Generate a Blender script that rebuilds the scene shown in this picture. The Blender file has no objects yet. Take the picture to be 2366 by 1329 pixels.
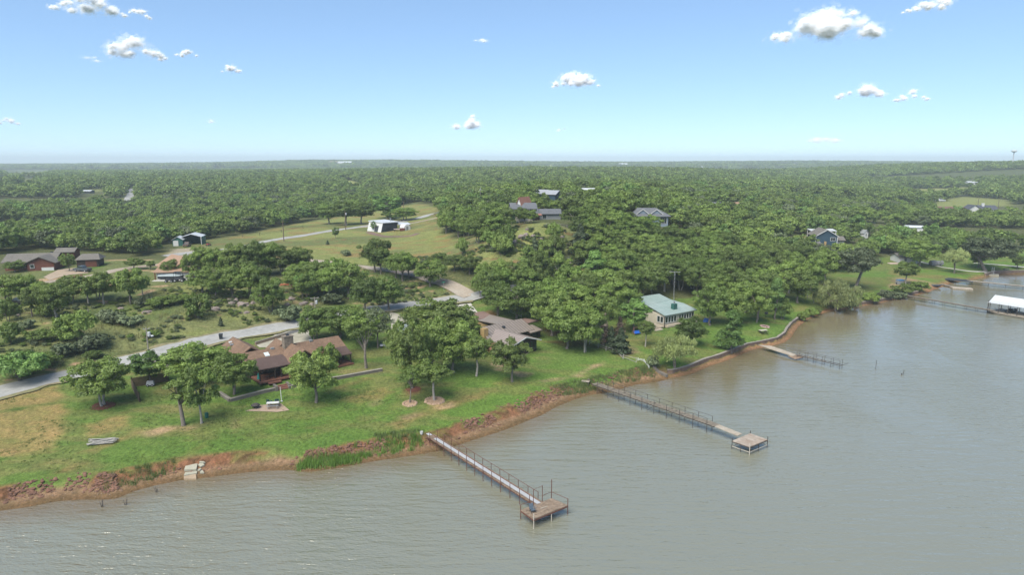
import math, random
import numpy as np
# ---------------------------------------------------------------- camera
CAM_Z, F_PX, CX, CY = 45.0, 1577.0, 1183.0, 664.5
PITCH = math.radians(10.5)
CT, ST = math.cos(PITCH), math.sin(PITCH)
def ray(px, py):
    u = (np.asarray(px, float) - CX) / F_PX
    v = (CY - np.asarray(py, float)) / F_PX
    return u, CT + v * ST, -ST + v * CT          # x, y, z of the direction
def PZ(px, py, z):
    dx, dy, dz = ray(px, py)
    t = (z - CAM_Z) / dz
    return dx * t, dy * t
def project(x, y, z):
    z = z - CAM_Z
    d = y * CT - z * ST
    up = y * ST + z * CT
    return CX + F_PX * x / d, CY - F_PX * up / d, d
# ---------------------------------------------------------------- noise
def _hash(ix, iy, s):
    n = (ix.astype(np.int64) * 374761393 + iy.astype(np.int64) * 668265263 + s * 2147483647) & 0x7fffffff
    n = ((n ^ (n >> 13)) * 1274126177) & 0x7fffffff
    n = n ^ (n >> 16)
    return (n & 0xffff) / 65535.0
def vnoise(x, y, s=0):
    x = np.asarray(x, float); y = np.asarray(y, float)
    ix = np.floor(x); iy = np.floor(y); fx = x - ix; fy = y - iy
    fx = fx * fx * (3 - 2 * fx); fy = fy * fy * (3 - 2 * fy)
    a = _hash(ix, iy, s); b = _hash(ix + 1, iy, s); c = _hash(ix, iy + 1, s); d = _hash(ix + 1, iy + 1, s)
    return (a * (1 - fx) + b * fx) * (1 - fy) + (c * (1 - fx) + d * fx) * fy
def fbm(x, y, s=0, o=4):
    r = 0; a = .5; t = 0
    for k in range(o):
        r = r + a * vnoise(x * 2 ** k + 17.3 * k, y * 2 ** k - 9.1 * k, s + k); t += a; a *= .5
    return r / t
def sstep(a, b, x):
    t = np.clip((x - a) / (b - a), 0, 1)
    return t * t * (3 - 2 * t)
# ---------------------------------------------------------------- shoreline
SHORE_PX = [(-400,1232),(-200,1205),(0,1181.6),(64,1172.6),(128,1160),(184,1155.5),(246,1155.5),(271,1153),(307,1137),(358,1122.7),(422,1110),(455,1107),
 (525,1098),(600,1089),(675,1087),(712,1092),(787,1081),(837,1071.7),(888,1063),(956,1053),(1013,1043),(1054,1031),(1098,1016),(1159,997),
 (1226,970),(1250,961),(1283,942),(1326,924),(1364,912.6),(1392,910),(1438,898.6),(1466,890),(1524,882),(1541,877),(1549,873),(1567,872),
 (1605,862),(1643,845),(1681,833),(1721,816),(1742,808),(1778,801),(1811,793),(1829,780),(1835,768),(1844.5,755.6),(1868.5,737.6),
 (1892.6,728.5),(1916.7,719.5),(1956,716),(1980,709),(2031,701),(2076,691),(2127,680),(2145,676),(2157,670),(2181.5,662),(2193.6,656),
 (2227,650),(2260,644),(2279,640),(2302,634),(2366,633),(2480,632),(2700,628)]
_s = np.array(SHORE_PX)
SHORE = np.stack(PZ(_s[:, 0], _s[:, 1], 0.0), 1)
WATER_POLY = np.vstack([SHORE, [[600, 330], [900, 200], [900, -400], [-500, -400], [-500, 60]]])
def inside(poly, x, y):
    x = np.asarray(x, float); y = np.asarray(y, float)
    r = np.zeros(x.shape, bool); n = len(poly)
    for i in range(n):
        x0, y0 = poly[i]; x1, y1 = poly[(i + 1) % n]
        if y0 == y1: continue
        c = (y0 > y) != (y1 > y)
        r ^= c & (x < (x1 - x0) * (y - y0) / (y1 - y0) + x0)
    return r
def line_dist(pts, x, y, closed=False):
    x = np.asarray(x, float); y = np.asarray(y, float)
    best = np.full(x.shape, 1e12); n = len(pts)
    for i in range(n if closed else n - 1):
        x0, y0 = pts[i]; x1, y1 = pts[(i + 1) % n]
        dx, dy = x1 - x0, y1 - y0; L = dx * dx + dy * dy + 1e-9
        t = np.clip(((x - x0) * dx + (y - y0) * dy) / L, 0, 1)
        best = np.minimum(best, (x - x0 - t * dx) ** 2 + (y - y0 - t * dy) ** 2)
    return np.sqrt(best)
def shore_d(x, y):                                  # + on land, - on water
    d = line_dist(WATER_POLY, x, y, True)
    return np.where(inside(WATER_POLY, x, y), -d, d)
# ---------------------------------------------------------------- terrain height
_cp = [ # seen ground point, its height
 (0,905,4.5),(200,850,4.8),(345,820,5),(500,785,5.2),(690,745,5.5),(900,715,6),(1090,690,6.5),(-200,960,4),
 (0,1100,1.7),(100,1000,2.7),(240,935,3.2),(430,980,2.2),(640,945,2.2),(730,930,2.2),(640,900,3.0),(800,860,3.4),(700,800,4.3),(200,1060,1.8),
 (960,930,2),(1010,925,1.9),(1110,860,2.8),(1180,870,2.4),(1300,860,1.8),(1400,840,1.8),(1000,800,4),(1180,800,3.3),(1540,760,3.0),(1480,800,2.2),
 (1620,830,1.5),(1700,750,2.4),(1760,770,1.6),(1850,710,2),(1900,670,3),(2000,665,2),(2100,650,1.7),(2200,620,2),(2300,610,2.2),(2366,600,2.5),
 (1560,700,4.5),(1700,690,4.5),(1300,740,4.5),(1150,710,6),
 (0,893,4.6),(100,868,4.9),(200,842,5.05),(345,812,5.2),(500,775,5.45),(0,860,5.7),(100,835,6.0),(150,760,8.5),(400,720,9),(330,690,10.3),(550,655,11),(450,660,11),(60,640,11.2),(200,650,11.2),(700,705,8),(850,682,8),(950,680,7.3),
 (0,700,10),(700,600,12),(1000,640,10),(800,640,10),(400,640,11.2),(190,625,11.5),(60,600,11.6),(400,570,11.5),(480,567,11.5),(560,560,12),
 (655,550,12.5),(750,535,13),(850,522,13.5),(960,508,14.5),(1000,492,16),(890,532,13.5),(780,570,12.7),(950,590,13),(860,610,11),(1060,670,8),
 (1060,640,11),(1060,560,14.5),(1000,520,16),(1150,600,14.5),(1200,560,19),(1240,528,23),(1240,513,24),(1300,520,23),(1180,520,23),(1300,640,10),(1400,600,14),
 (1500,505,22),(1500,620,9),(1700,580,10),(1850,565,8),(1910,560,7),(2000,550,6.5),(2200,490,5),(2270,490,5),(2230,465,5),(2150,440,6),(2340,560,3.5),
 (0,500,8),(0,450,12),(300,450,12),(500,500,9),(700,480,10),(1000,440,16),(1100,470,22),(1265,455,25),(1380,455,24),(1500,450,22),(1700,450,16),(1900,450,12),(1900,490,9),(300,540,10),(0,560,10)]
_far = [(900,((0,14),(600,15),(1000,20),(1300,22),(1600,17),(1900,10),(2100,6),(2366,12))),
 (1200,((0,15),(600,18),(1000,24),(1300,26),(1600,25),(1800,13),(2000,15),(2366,30))),
 (1700,((0,14),(600,16),(1000,20),(1300,20),(1600,15),(1800,18),(2000,28),(2200,34),(2366,37))),
 (2300,((0,8),(600,8),(1000,9),(1300,9),(1600,6),(1800,8),(2100,12),(2366,20))),
 (3600,((0,20),(300,22),(560,30),(680,40),(850,42),(1000,41),(1200,36),(1450,31),(1600,32),(1850,37),(2100,33),(2366,30))),
 (5200,((0,14),(1183,14),(2366,14))),(8000,((0,5),(600,8),(1183,32),(1800,36),(2366,24))),(14000,((0,2),(1183,2),(2366,2)))]
_pts = []
for px, py, z in _cp:
    x, y = PZ(px, py, z); _pts.append((float(x), float(y), z))
for dep, row in _far:
    for px, z in row:
        _pts.append(((px - CX) / F_PX * dep, dep, z))
_pts = np.array(_pts)
def _ab(x, y):
    y = np.maximum(y, 45.0)
    return np.clip(x / y, -1.3, 1.3) * 1.4, np.log(y)
_pa, _pb = _ab(_pts[:, 0], _pts[:, 1])
def _phi(r2): return np.sqrt(r2 + 0.05 ** 2)
_A = _phi((_pa[:, None] - _pa[None]) ** 2 + (_pb[:, None] - _pb[None]) ** 2) - np.eye(len(_pa)) * 0.012
_w = np.linalg.solve(_A, _pts[:, 2] - 8.0)
def _rbf(x, y):
    a, b = _ab(x, y); sh = a.shape; a = a.ravel(); b = b.ravel(); out = np.empty(a.shape)
    for i in range(0, len(a), 40000):
        s = slice(i, i + 40000)
        out[s] = _phi((a[s, None] - _pa) ** 2 + (b[s, None] - _pb) ** 2) @ _w
    return np.clip(out.reshape(sh) + 8.0, 1.3, 70)
WALL_X0 = float(SHORE[34][0])                       # the built shore wall starts here, eastwards
def H(x, y, fine=True):
    x = np.asarray(x, float); y = np.asarray(y, float)
    d = shore_d(x, y)
    h = _rbf(x, y)
    nat = np.where(d < 0, np.maximum(0.12 * d, -1.6), 0.13 * d)
    nat = nat + 0.75 * sstep(2.4, 4.2, d + 1.6 * (fbm(x / 5, y / 5, 5, 2) - .5))
    wal = np.where(d < 0, np.maximum(0.16 * d, -1.6), 0.16 * d) + 1.0 * sstep(1.75, 2.0, d)
    k = sstep(WALL_X0 - 1.0, WALL_X0 + 1.0, x)
    bank = nat * (1 - k) + wal * k
    r = bank + (h - bank) * sstep(4.5, 16, d)
    if fine:
        rough = sstep(12, 40, d)
        r = r + (fbm(x / 14, y / 14, 3, 3) - .5) * (0.25 + 0.5 * rough) * sstep(3, 10, d)
        lump = sstep(1.8, 2.8, d) * (1 - sstep(4.6, 6.5, d)) * (1 - k)
        r = r + lump * (fbm(x / 0.9, y / 0.9, 8, 2) - .35) * 0.55
    return r
def P(px, py, n=420):                               # ground point seen along a line of sight
    dx, dy, dz = (float(v) for v in ray(px, py))
    t = np.exp(np.linspace(math.log(55), math.log(9000), n))
    g = H(dx * t, dy * t, False) - (CAM_Z + dz * t)
    k = np.argmax(g > 0)
    if g[k] <= 0: k = n - 1
    a, b = t[max(k - 1, 0)], t[k]
    for _ in range(14):
        m = .5 * (a + b)
        if H(np.array([dx * m]), np.array([dy * m]), False)[0] > CAM_Z + dz * m: b = m
        else: a = m
    x, y = dx * b, dy * b
    return np.array([x, y, float(H(np.array([x]), np.array([y]))[0])])
import bpy, bmesh
from mathutils import Vector, Matrix, Quaternion
R = math.radians
SC = bpy.context.scene
COL = SC.collection
# ---------------------------------------------------------------- render and view
SC.view_settings.view_transform = 'Standard'; SC.view_settings.look = 'None'
SC.view_settings.exposure = 1.38; SC.view_settings.gamma = 1.0
SC.render.engine = 'CYCLES'
try:
    SC.cycles.use_denoising = True
    SC.cycles.max_bounces = 6; SC.cycles.diffuse_bounces = 5; SC.cycles.glossy_bounces = 3
    SC.cycles.transmission_bounces = 3; SC.cycles.transparent_max_bounces = 160; SC.cycles.volume_bounces = 0
except Exception: pass
cam = bpy.data.cameras.new('camera'); camo = bpy.data.objects.new('camera', cam); COL.objects.link(camo)
camo.location = (0, 0, CAM_Z); camo.rotation_euler = (R(90) - PITCH, 0, 0)
cam.sensor_width = 36.0; cam.lens = F_PX * 36.0 / 2366.0; cam.clip_start = 1.0; cam.clip_end = 60000.0
SC.camera = camo
# ---------------------------------------------------------------- light
SUN_EL, SUN_AZ = R(54), R(212)                      # azimuth clockwise from +Y (north)
W = bpy.data.worlds.new('World'); SC.world = W; W.use_nodes = True
nt = W.node_tree; nt.nodes.clear()
sky = nt.nodes.new('ShaderNodeTexSky'); sky.sky_type = 'NISHITA'; sky.sun_disc = False
sky.sun_elevation = SUN_EL; sky.sun_rotation = SUN_AZ; sky.altitude = 300; sky.air_density = 0.65; sky.dust_density = 0.0; sky.ozone_density = 7.0
bg = nt.nodes.new('ShaderNodeBackground'); bg.inputs['Strength'].default_value = 0.15
ow = nt.nodes.new('ShaderNodeOutputWorld')
gm = nt.nodes.new('ShaderNodeGamma'); gm.inputs[1].default_value = .6
tn = nt.nodes.new('ShaderNodeMix'); tn.data_type = 'RGBA'; tn.blend_type = 'MULTIPLY'; tn.inputs[0].default_value = 1; tn.inputs[7].default_value = (.78, .885, .95, 1)
nt.links.new(sky.outputs[0], gm.inputs[0]); nt.links.new(gm.outputs[0], tn.inputs[6]); nt.links.new(tn.outputs[2], bg.inputs[0]); nt.links.new(bg.outputs[0], ow.inputs[0])
sl = bpy.data.lights.new('sun', 'SUN'); sl.energy = 2.5; sl.angle = R(50); sl.color = (1, .95, .85)
so = bpy.data.objects.new('sun', sl); COL.objects.link(so)
sd = Vector((math.sin(SUN_AZ) * math.cos(SUN_EL), math.cos(SUN_AZ) * math.cos(SUN_EL), math.sin(SUN_EL)))
so.rotation_euler = sd.to_track_quat('Z', 'Y').to_euler(); so.location = (0, -60, 160)
# ---------------------------------------------------------------- materials
class NT:
    def __init__(s, m): s.t = m.node_tree; s.n = s.t.nodes; s.l = s.t.links
    def new(s, ty, **k):
        n = s.n.new(ty)
        for a, b in k.items(): setattr(n, a, b)
        return n
    def link(s, a, b): s.l.new(a, b)
    def math(s, op, a, b=None, clamp=False):
        n = s.new('ShaderNodeMath', operation=op, use_clamp=clamp)
        for i, v in enumerate((a, b)):
            if v is None: continue
            if isinstance(v, (int, float)): n.inputs[i].default_value = v
            else: s.link(v, n.inputs[i])
        return n.outputs[0]
    def mix(s, f, a, b, bt='MIX'):
        n = s.new('ShaderNodeMix', data_type='RGBA', blend_type=bt)
        for i, v in ((0, f), (6, a), (7, b)):
            if isinstance(v, (int, float)): n.inputs[i].default_value = v
            elif isinstance(v, tuple): n.inputs[i].default_value = v + (1,) if len(v) == 3 else v
            else: s.link(v, n.inputs[i])
        return n.outputs[2]
    def noise(s, vec, scale, detail=3, rough=.6, dist=0):
        n = s.new('ShaderNodeTexNoise'); n.inputs['Scale'].default_value = scale; n.inputs['Detail'].default_value = detail
        n.inputs['Roughness'].default_value = rough; n.inputs['Distortion'].default_value = dist
        if vec is not None: s.link(vec, n.inputs['Vector'])
        return n
    def ramp(s, f, a, b, lo=0.0, hi=1.0):
        n = s.new('ShaderNodeMapRange'); n.clamp = True
        for i, v in ((1, a), (2, b), (3, lo), (4, hi)): n.inputs[i].default_value = v
        s.link(f, n.inputs[0]); return n.outputs[0]
    def mapping(s, vec, scale=(1, 1, 1), rot=(0, 0, 0)):
        n = s.new('ShaderNodeMapping'); n.inputs['Scale'].default_value = scale; n.inputs['Rotation'].default_value = rot
        s.link(vec, n.inputs['Vector']); return n.outputs[0]
def new_mat(name):
    m = bpy.data.materials.new(name); m.use_nodes = True
    t = NT(m); b = t.n['Principled BSDF']
    return m, t, b
MATS = {}
def surf(name, col, rough=.8, var=.25, scale=3.0, bump=.0, metal=0.0, col2=None, sc2=None, stripe=None, spec=.35):
    """weathered surface: colour, broad blotches, fine grain, optional ribs or courses (axis, spacing, depth, darkening)"""
    if name in MATS: return MATS[name]
    m, t, b = new_mat(name)
    g = t.new('ShaderNodeNewGeometry').outputs['Position']
    o = t.new('ShaderNodeTexCoord').outputs['Object']
    n1 = t.noise(o, scale, 4, .65).outputs['Fac']; n2 = t.noise(o, (sc2 or scale * .17), 3, .6).outputs['Fac']
    c = t.mix(t.ramp(n2, .35, .7), col, col2 or tuple(min(1, v * (1 - var * .6)) for v in col))
    c = t.mix(1.0, c, t.mix(t.ramp(n1, .3, .75), (1 - var,) * 3, (1 + var * .5,) * 3), 'MULTIPLY')
    h = n1
    if stripe:
        ax, sp, dep, dark = stripe
        sx = t.new('ShaderNodeSeparateXYZ'); t.link(o, sx.inputs[0])
        fr = t.math('FRACT', t.math('MULTIPLY', sx.outputs[ax], 1 / sp))
        e = t.ramp(t.math('ABSOLUTE', t.math('SUBTRACT', fr, .5)), .36, .48)
        c = t.mix(t.math('MULTIPLY', e, dark), c, (0.02, 0.018, 0.015))
        h = t.math('ADD', t.math('MULTIPLY', n1, .3), t.math('MULTIPLY', e, -dep))
    t.link(c, b.inputs['Base Color'])
    b.inputs['Roughness'].default_value = rough; b.inputs['Metallic'].default_value = metal
    b.inputs['Specular IOR Level'].default_value = spec
    if bump or stripe:
        bp = t.new('ShaderNodeBump'); bp.inputs['Strength'].default_value = bump or .5; bp.inputs['Distance'].default_value = .05
        t.link(h, bp.inputs['Height']); t.link(bp.outputs[0], b.inputs['Normal'])
    MATS[name] = m
    return m
# ---------------------------------------------------------------- objects
def tag(o, label=None, cat=None, group=None, kind=None):
    if label: o['label'] = label
    if cat: o['category'] = cat
    if group: o['group'] = group
    if kind: o['kind'] = kind
    return o
def empty(name, loc, rz=0.0, label=None, cat=None, group=None, scale=None):
    o = bpy.data.objects.new(name, None); COL.objects.link(o)
    o.location = tuple(float(v) for v in loc); o.rotation_euler = (0, 0, rz); o.empty_display_size = .3
    if scale is not None: o.scale = scale if hasattr(scale, '__len__') else (scale,) * 3
    return tag(o, label, cat, group)
def link_mesh(name, me, parent=None):
    o = bpy.data.objects.new(name, me); COL.objects.link(o)
    if parent is not None: o.parent = parent
    return o
def np_mesh(name, V, Fc, mats, mat_idx=None, smooth=False, attrs=None):
    """mesh from numpy arrays: V (n,3), Fc (m,k) with equal k"""
    me = bpy.data.meshes.new(name); V = np.asarray(V, np.float32); Fc = np.asarray(Fc, np.int32)
    me.vertices.add(len(V)); me.vertices.foreach_set('co', V.ravel())
    k = Fc.shape[1]; me.loops.add(Fc.size); me.loops.foreach_set('vertex_index', Fc.ravel())
    me.polygons.add(len(Fc)); me.polygons.foreach_set('loop_start', np.arange(0, Fc.size, k, dtype=np.int32))
    try: me.polygons.foreach_set('loop_total', np.full(len(Fc), k, np.int32))
    except Exception: pass
    if mat_idx is not None: me.polygons.foreach_set('material_index', np.asarray(mat_idx, np.int32))
    me.polygons.foreach_set('use_smooth', np.full(len(Fc), smooth))
    for m in (mats if isinstance(mats, (list, tuple)) else [mats]): me.materials.append(m)
    for an, (ty, dom, data) in (attrs or {}).items():
        a = me.attributes.new(an, ty, dom); data = np.asarray(data, np.float32)
        a.data.foreach_set('color' if ty == 'FLOAT_COLOR' else ('vector' if ty == 'FLOAT_VECTOR' else 'value'), data.ravel())
    me.update(calc_edges=True); me.validate()
    return me
class MB:
    """collects boxes, prisms, bars and tubes into one mesh"""
    def __init__(s): s.v = []; s.f = []
    def add(s, vs, fs):
        n = len(s.v); s.v += [tuple(map(float, p)) for p in vs]; s.f += [tuple(i + n for i in f) for f in fs]; return s
    def box(s, c, d, rz=0.0, M=None):
        x, y, z = d[0] / 2, d[1] / 2, d[2] / 2; ca, sa = math.cos(rz), math.sin(rz); vs = []
        for k in (-z, z):
            for i, j in ((-x, -y), (x, -y), (x, y), (-x, y)):
                vs.append((c[0] + i * ca - j * sa, c[1] + i * sa + j * ca, c[2] + k))
        return s.add(vs, [(3, 2, 1, 0), (4, 5, 6, 7), (0, 1, 5, 4), (1, 2, 6, 5), (2, 3, 7, 6), (3, 0, 4, 7)])
    def slab(s, pts, t):
        """polygon of 3-D points given a thickness t downwards"""
        n = len(pts); vs = [tuple(p) for p in pts] + [(p[0], p[1], p[2] - t) for p in pts]
        fs = [tuple(range(n)), tuple(range(2 * n - 1, n - 1, -1))] + [(i, n + i, n + (i + 1) % n, (i + 1) % n) for i in range(n)]
        return s.add(vs, fs)
    def hull(s, lo, hi):
        """two stacked polygons with the same number of corners"""
        n = len(lo); fs = [tuple(range(n - 1, -1, -1)), tuple(range(n, 2 * n))] + [(i, (i + 1) % n, n + (i + 1) % n, n + i) for i in range(n)]
        return s.add(list(lo) + list(hi), fs)
    def tube(s, pts, rad, n=6, cap=True):
        pts = [Vector(p) for p in pts]; m = len(pts); rad = rad if hasattr(rad, '__len__') else [rad] * m
        vs = []; ref = None
        for i, p in enumerate(pts):
            t = (pts[min(i + 1, m - 1)] - pts[max(i - 1, 0)]).normalized()
            if ref is None: ref = t.orthogonal().normalized()
            ref = (ref - t * ref.dot(t)); ref = ref.normalized() if ref.length > 1e-6 else t.orthogonal().normalized(); b = t.cross(ref)
            for k in range(n):
                a = 2 * math.pi * k / n; vs.append(p + (ref * math.cos(a) + b * math.sin(a)) * rad[i])
        fs = [(i * n + k, i * n + (k + 1) % n, (i + 1) * n + (k + 1) % n, (i + 1) * n + k) for i in range(m - 1) for k in range(n)]
        if cap: fs += [tuple(range(n - 1, -1, -1)), tuple((m - 1) * n + k for k in range(n))]
        return s.add(vs, fs)
    def bar(s, a, b, w, h=None):
        """square bar from a to b"""
        a, b = Vector(a), Vector(b); t = (b - a).normalized(); h = h or w
        u = t.cross(Vector((0, 0, 1))); u = u.normalized() if u.length > 1e-3 else Vector((1, 0, 0)); q = u.cross(t).normalized()
        o = [(-u * w - q * h) / 2, (u * w - q * h) / 2, (u * w + q * h) / 2, (-u * w + q * h) / 2]
        return s.add([a + k for k in o] + [b + k for k in o], [(3, 2, 1, 0), (4, 5, 6, 7), (0, 1, 5, 4), (1, 2, 6, 5), (2, 3, 7, 6), (3, 0, 4, 7)])
    def lathe(s, prof, n=16, c=(0, 0, 0), cap=True):
        m = len(prof); vs = [(c[0] + r * math.cos(2 * math.pi * k / n), c[1] + r * math.sin(2 * math.pi * k / n), c[2] + z) for r, z in prof for k in range(n)]
        fs = [(i * n + k, i * n + (k + 1) % n, (i + 1) * n + (k + 1) % n, (i + 1) * n + k) for i in range(m - 1) for k in range(n)]
        if cap: fs += [tuple(range(n - 1, -1, -1)), tuple((m - 1) * n + k for k in range(n))]
        return s.add(vs, fs)
    def build(s, name, m, parent=None, smooth=False, bevel=0.0, loc=None, rz=0.0):
        me = bpy.data.meshes.new(name); me.from_pydata(s.v, [], s.f); me.validate()
        bm = bmesh.new(); bm.from_mesh(me)
        if bevel: bmesh.ops.bevel(bm, geom=list(bm.edges), offset=bevel, segments=1, affect='EDGES', clamp_overlap=True)
        bmesh.ops.recalc_face_normals(bm, faces=bm.faces); bm.to_mesh(me); bm.free()
        if smooth:
            for p in me.polygons: p.use_smooth = True
        me.materials.append(m)
        o = link_mesh(name, me, parent)
        if loc is not None: o.location = tuple(float(v) for v in loc); o.rotation_euler = (0, 0, rz)
        return o
def dup(o, parent=None):
    c = o.copy(); COL.objects.link(c); c.parent = parent
    for ch in list(o.children): dup(ch, c)
    return c
# ---------------------------------------------------------------- ground
def geom(a, b, s0, g):
    r = [a]; s = s0
    while r[-1] < b: r.append(r[-1] + s); s *= g
    return r
xs = sorted(set(np.round(list(np.arange(-112, 130, .8)) + geom(130, 9000, 1.0, 1.045) + [-v for v in geom(112, 9000, 1.0, 1.045)], 3)))
ys = sorted(set(np.round(list(np.arange(72, 205, .8)) + geom(205, 9000, .9, 1.022) + [72 - v for v in geom(1, 1200, 2.0, 1.3)], 3)))
xs, ys = np.array(xs), np.array(ys)
GX, GY = np.meshgrid(xs, ys)
gx, gy = GX.ravel(), GY.ravel()
gz = H(gx, gy); gd = shore_d(gx, gy)
def C(r, g, b): return np.array([r, g, b], float)
VIVID, LAWN, DULL, DRYG, FIELD, SCRUB = C(.092,.158,.034), C(.1,.155,.04), C(.125,.145,.058), C(.265,.19,.085), C(.18,.2,.072), C(.15,.165,.07)
RED, MUD, FLOOR, SAND, GRAVEL = C(.19,.095,.055), C(.14,.09,.048), C(.085,.095,.042), C(.36,.25,.16), C(.3,.26,.2)
alb = np.tile(FLOOR, (len(gx), 1))
nA = fbm(gx / 9, gy / 4, 11, 4); nB = fbm(gx / 30, gy / 16, 21, 3); nC = fbm(gx / 3, gy / 1.5, 31, 3); nD = fbm(gx / 1.6, gy / 1.1, 41, 2)
def lay(c, w):
    global alb
    alb += (c - alb) * np.clip(w, 0, 1)[:, None]
def zone(px, soft=2.0, wob=2.0):
    q = np.array([P(*p)[:2] for p in px]); x0, y0 = q.min(0) - 12; x1, y1 = q.max(0) + 12
    k = np.where((gx > x0) & (gx < x1) & (gy > y0) & (gy < y1))[0]; w = np.zeros(len(gx))
    if len(k) == 0: return w
    d = line_dist(q, gx[k], gy[k], True); d = np.where(inside(q, gx[k], gy[k]), d, -d)
    w[k] = sstep(-soft, soft, d + wob * 2 * (nC[k] - .5) + wob * (nA[k] - .5))
    return w
far = sstep(500, 1500, gy)
lay(C(.075,.095,.04), far * .8)
# scrubby slope above the left road
zs = zone([(-420,1010),(0,888),(345,805),(500,772),(690,735),(900,705),(1095,682),(1060,655),(980,636),(800,606),(640,640),(300,645),(0,670),(-420,690)], 2, 3)
lay(SCRUB, zs); lay(FIELD, zs * sstep(.5, .68, nA) * .8); lay(C(.085,.12,.04), zs * sstep(.5, .62, nB) * .7); lay(SAND * .8, zs * sstep(.66, .74, nC) * sstep(.5, .6, nA))
# meadow round the white cabin
zm = zone([(380,585),(470,556),(560,545),(740,506),(800,500),(960,470),(1012,478),(1030,540),(1150,560),(1200,590),(1150,625),(1000,632),(830,612),(640,600),(470,590)], 3, 3)
lay(FIELD, zm); lay(DRYG * .8, zm * sstep(.5, .66, nA) * .8); lay(DULL, zm * sstep(.5, .62, nB)); lay(RED, zm * sstep(.68, .76, nC) * sstep(.52, .6, nB))
zg = zone([(560,650),(830,640),(850,615),(970,640),(1060,672),(1080,686),(900,712),(760,735),(700,700),(560,690)], 2, 2)
lay(DULL * .9, zg * .8); lay(VIVID, zg * sstep(.48, .62, nA) * .6); lay(SAND * .9, zg * sstep(.66, .75, nC) * .9)
zr = zone([(1040,545),(1180,522),(1345,535),(1350,690),(1300,660),(1200,615),(1060,612)], 2, 3)
lay(SCRUB, zr); lay(RED * .8, zr * sstep(.55, .68, nC) * .7); lay(FIELD, zr * sstep(.5, .65, nA) * .8)
# yards of the houses on the left rise
zy = zone([(0,640),(140,615),(260,600),(360,600),(520,640),(560,665),(420,685),(300,680),(120,680),(0,690)], 2, 2)
lay(DULL, zy); lay(SAND, zy * sstep(.62, .72, nA) * .9); lay(VIVID, zone([(125,640),(200,628),(240,615),(245,605),(205,612),(140,628)], .8, .5))
lay(FIELD, zone([(330,680),(470,650),(560,660),(455,682)], 1, 1.2)); lay(SAND, zone([(310,685),(350,668),(368,670),(335,682)], .6, 1))
lay(GRAVEL, zone([(385,600),(400,575),(470,570),(440,585),(410,600)], 1, 1))
# lake lawn
LAWN_PX = [(-500,1120),(-200,985),(0,912),(200,862),(345,832),(500,797),(690,757),(900,722),(1090,694),(1200,690),(1420,690),(1500,690),(1720,680),(1890,655),(1900,640),(1960,615),(2060,590),(2200,585),(2366,575),(2600,575)]
lw = np.array([P(*p)[:2] for p in LAWN_PX] + [tuple(v) for v in SHORE[::-1]])
k = np.where((gx > -260) & (gx < 420) & (gy > 60) & (gy < 420))[0]
d = line_dist(lw, gx[k], gy[k], True); d = np.where(inside(lw, gx[k], gy[k]), d, -d)
zl = np.zeros(len(gx)); zl[k] = sstep(-1, 1.5, d + (nC[k] - .5) * 2)
lay(LAWN, zl)
xr = sstep(-75, -45, gx)
lay(DULL, zl * .7 * sstep(.46, .64, nA) * (1 - .55 * sstep(-20, 20, gx)) )
lay(VIVID, zl * sstep(.47, .62, nB + .18 * (1 - sstep(4, 18, gd))) * .85 * (.55 + .45 * xr))
lay(C(.098,.172,.034), zl * sstep(-30, 0, gx) * (1 - sstep(9, 22, gd)) * .7)
lay(C(.15,.15,.055), zl * sstep(.5, .66, nA) * (.5 + .4 * (1 - xr))); lay(C(.17,.16,.065), zl * (1 - xr) * sstep(.48, .6, fbm(gx / 6, gy / 2.5, 61, 4)) * .4); lay(C(.2,.165,.075), zl * sstep(.6, .72, fbm(gx / 8, gy / 3, 67, 4)) * .4)
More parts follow.
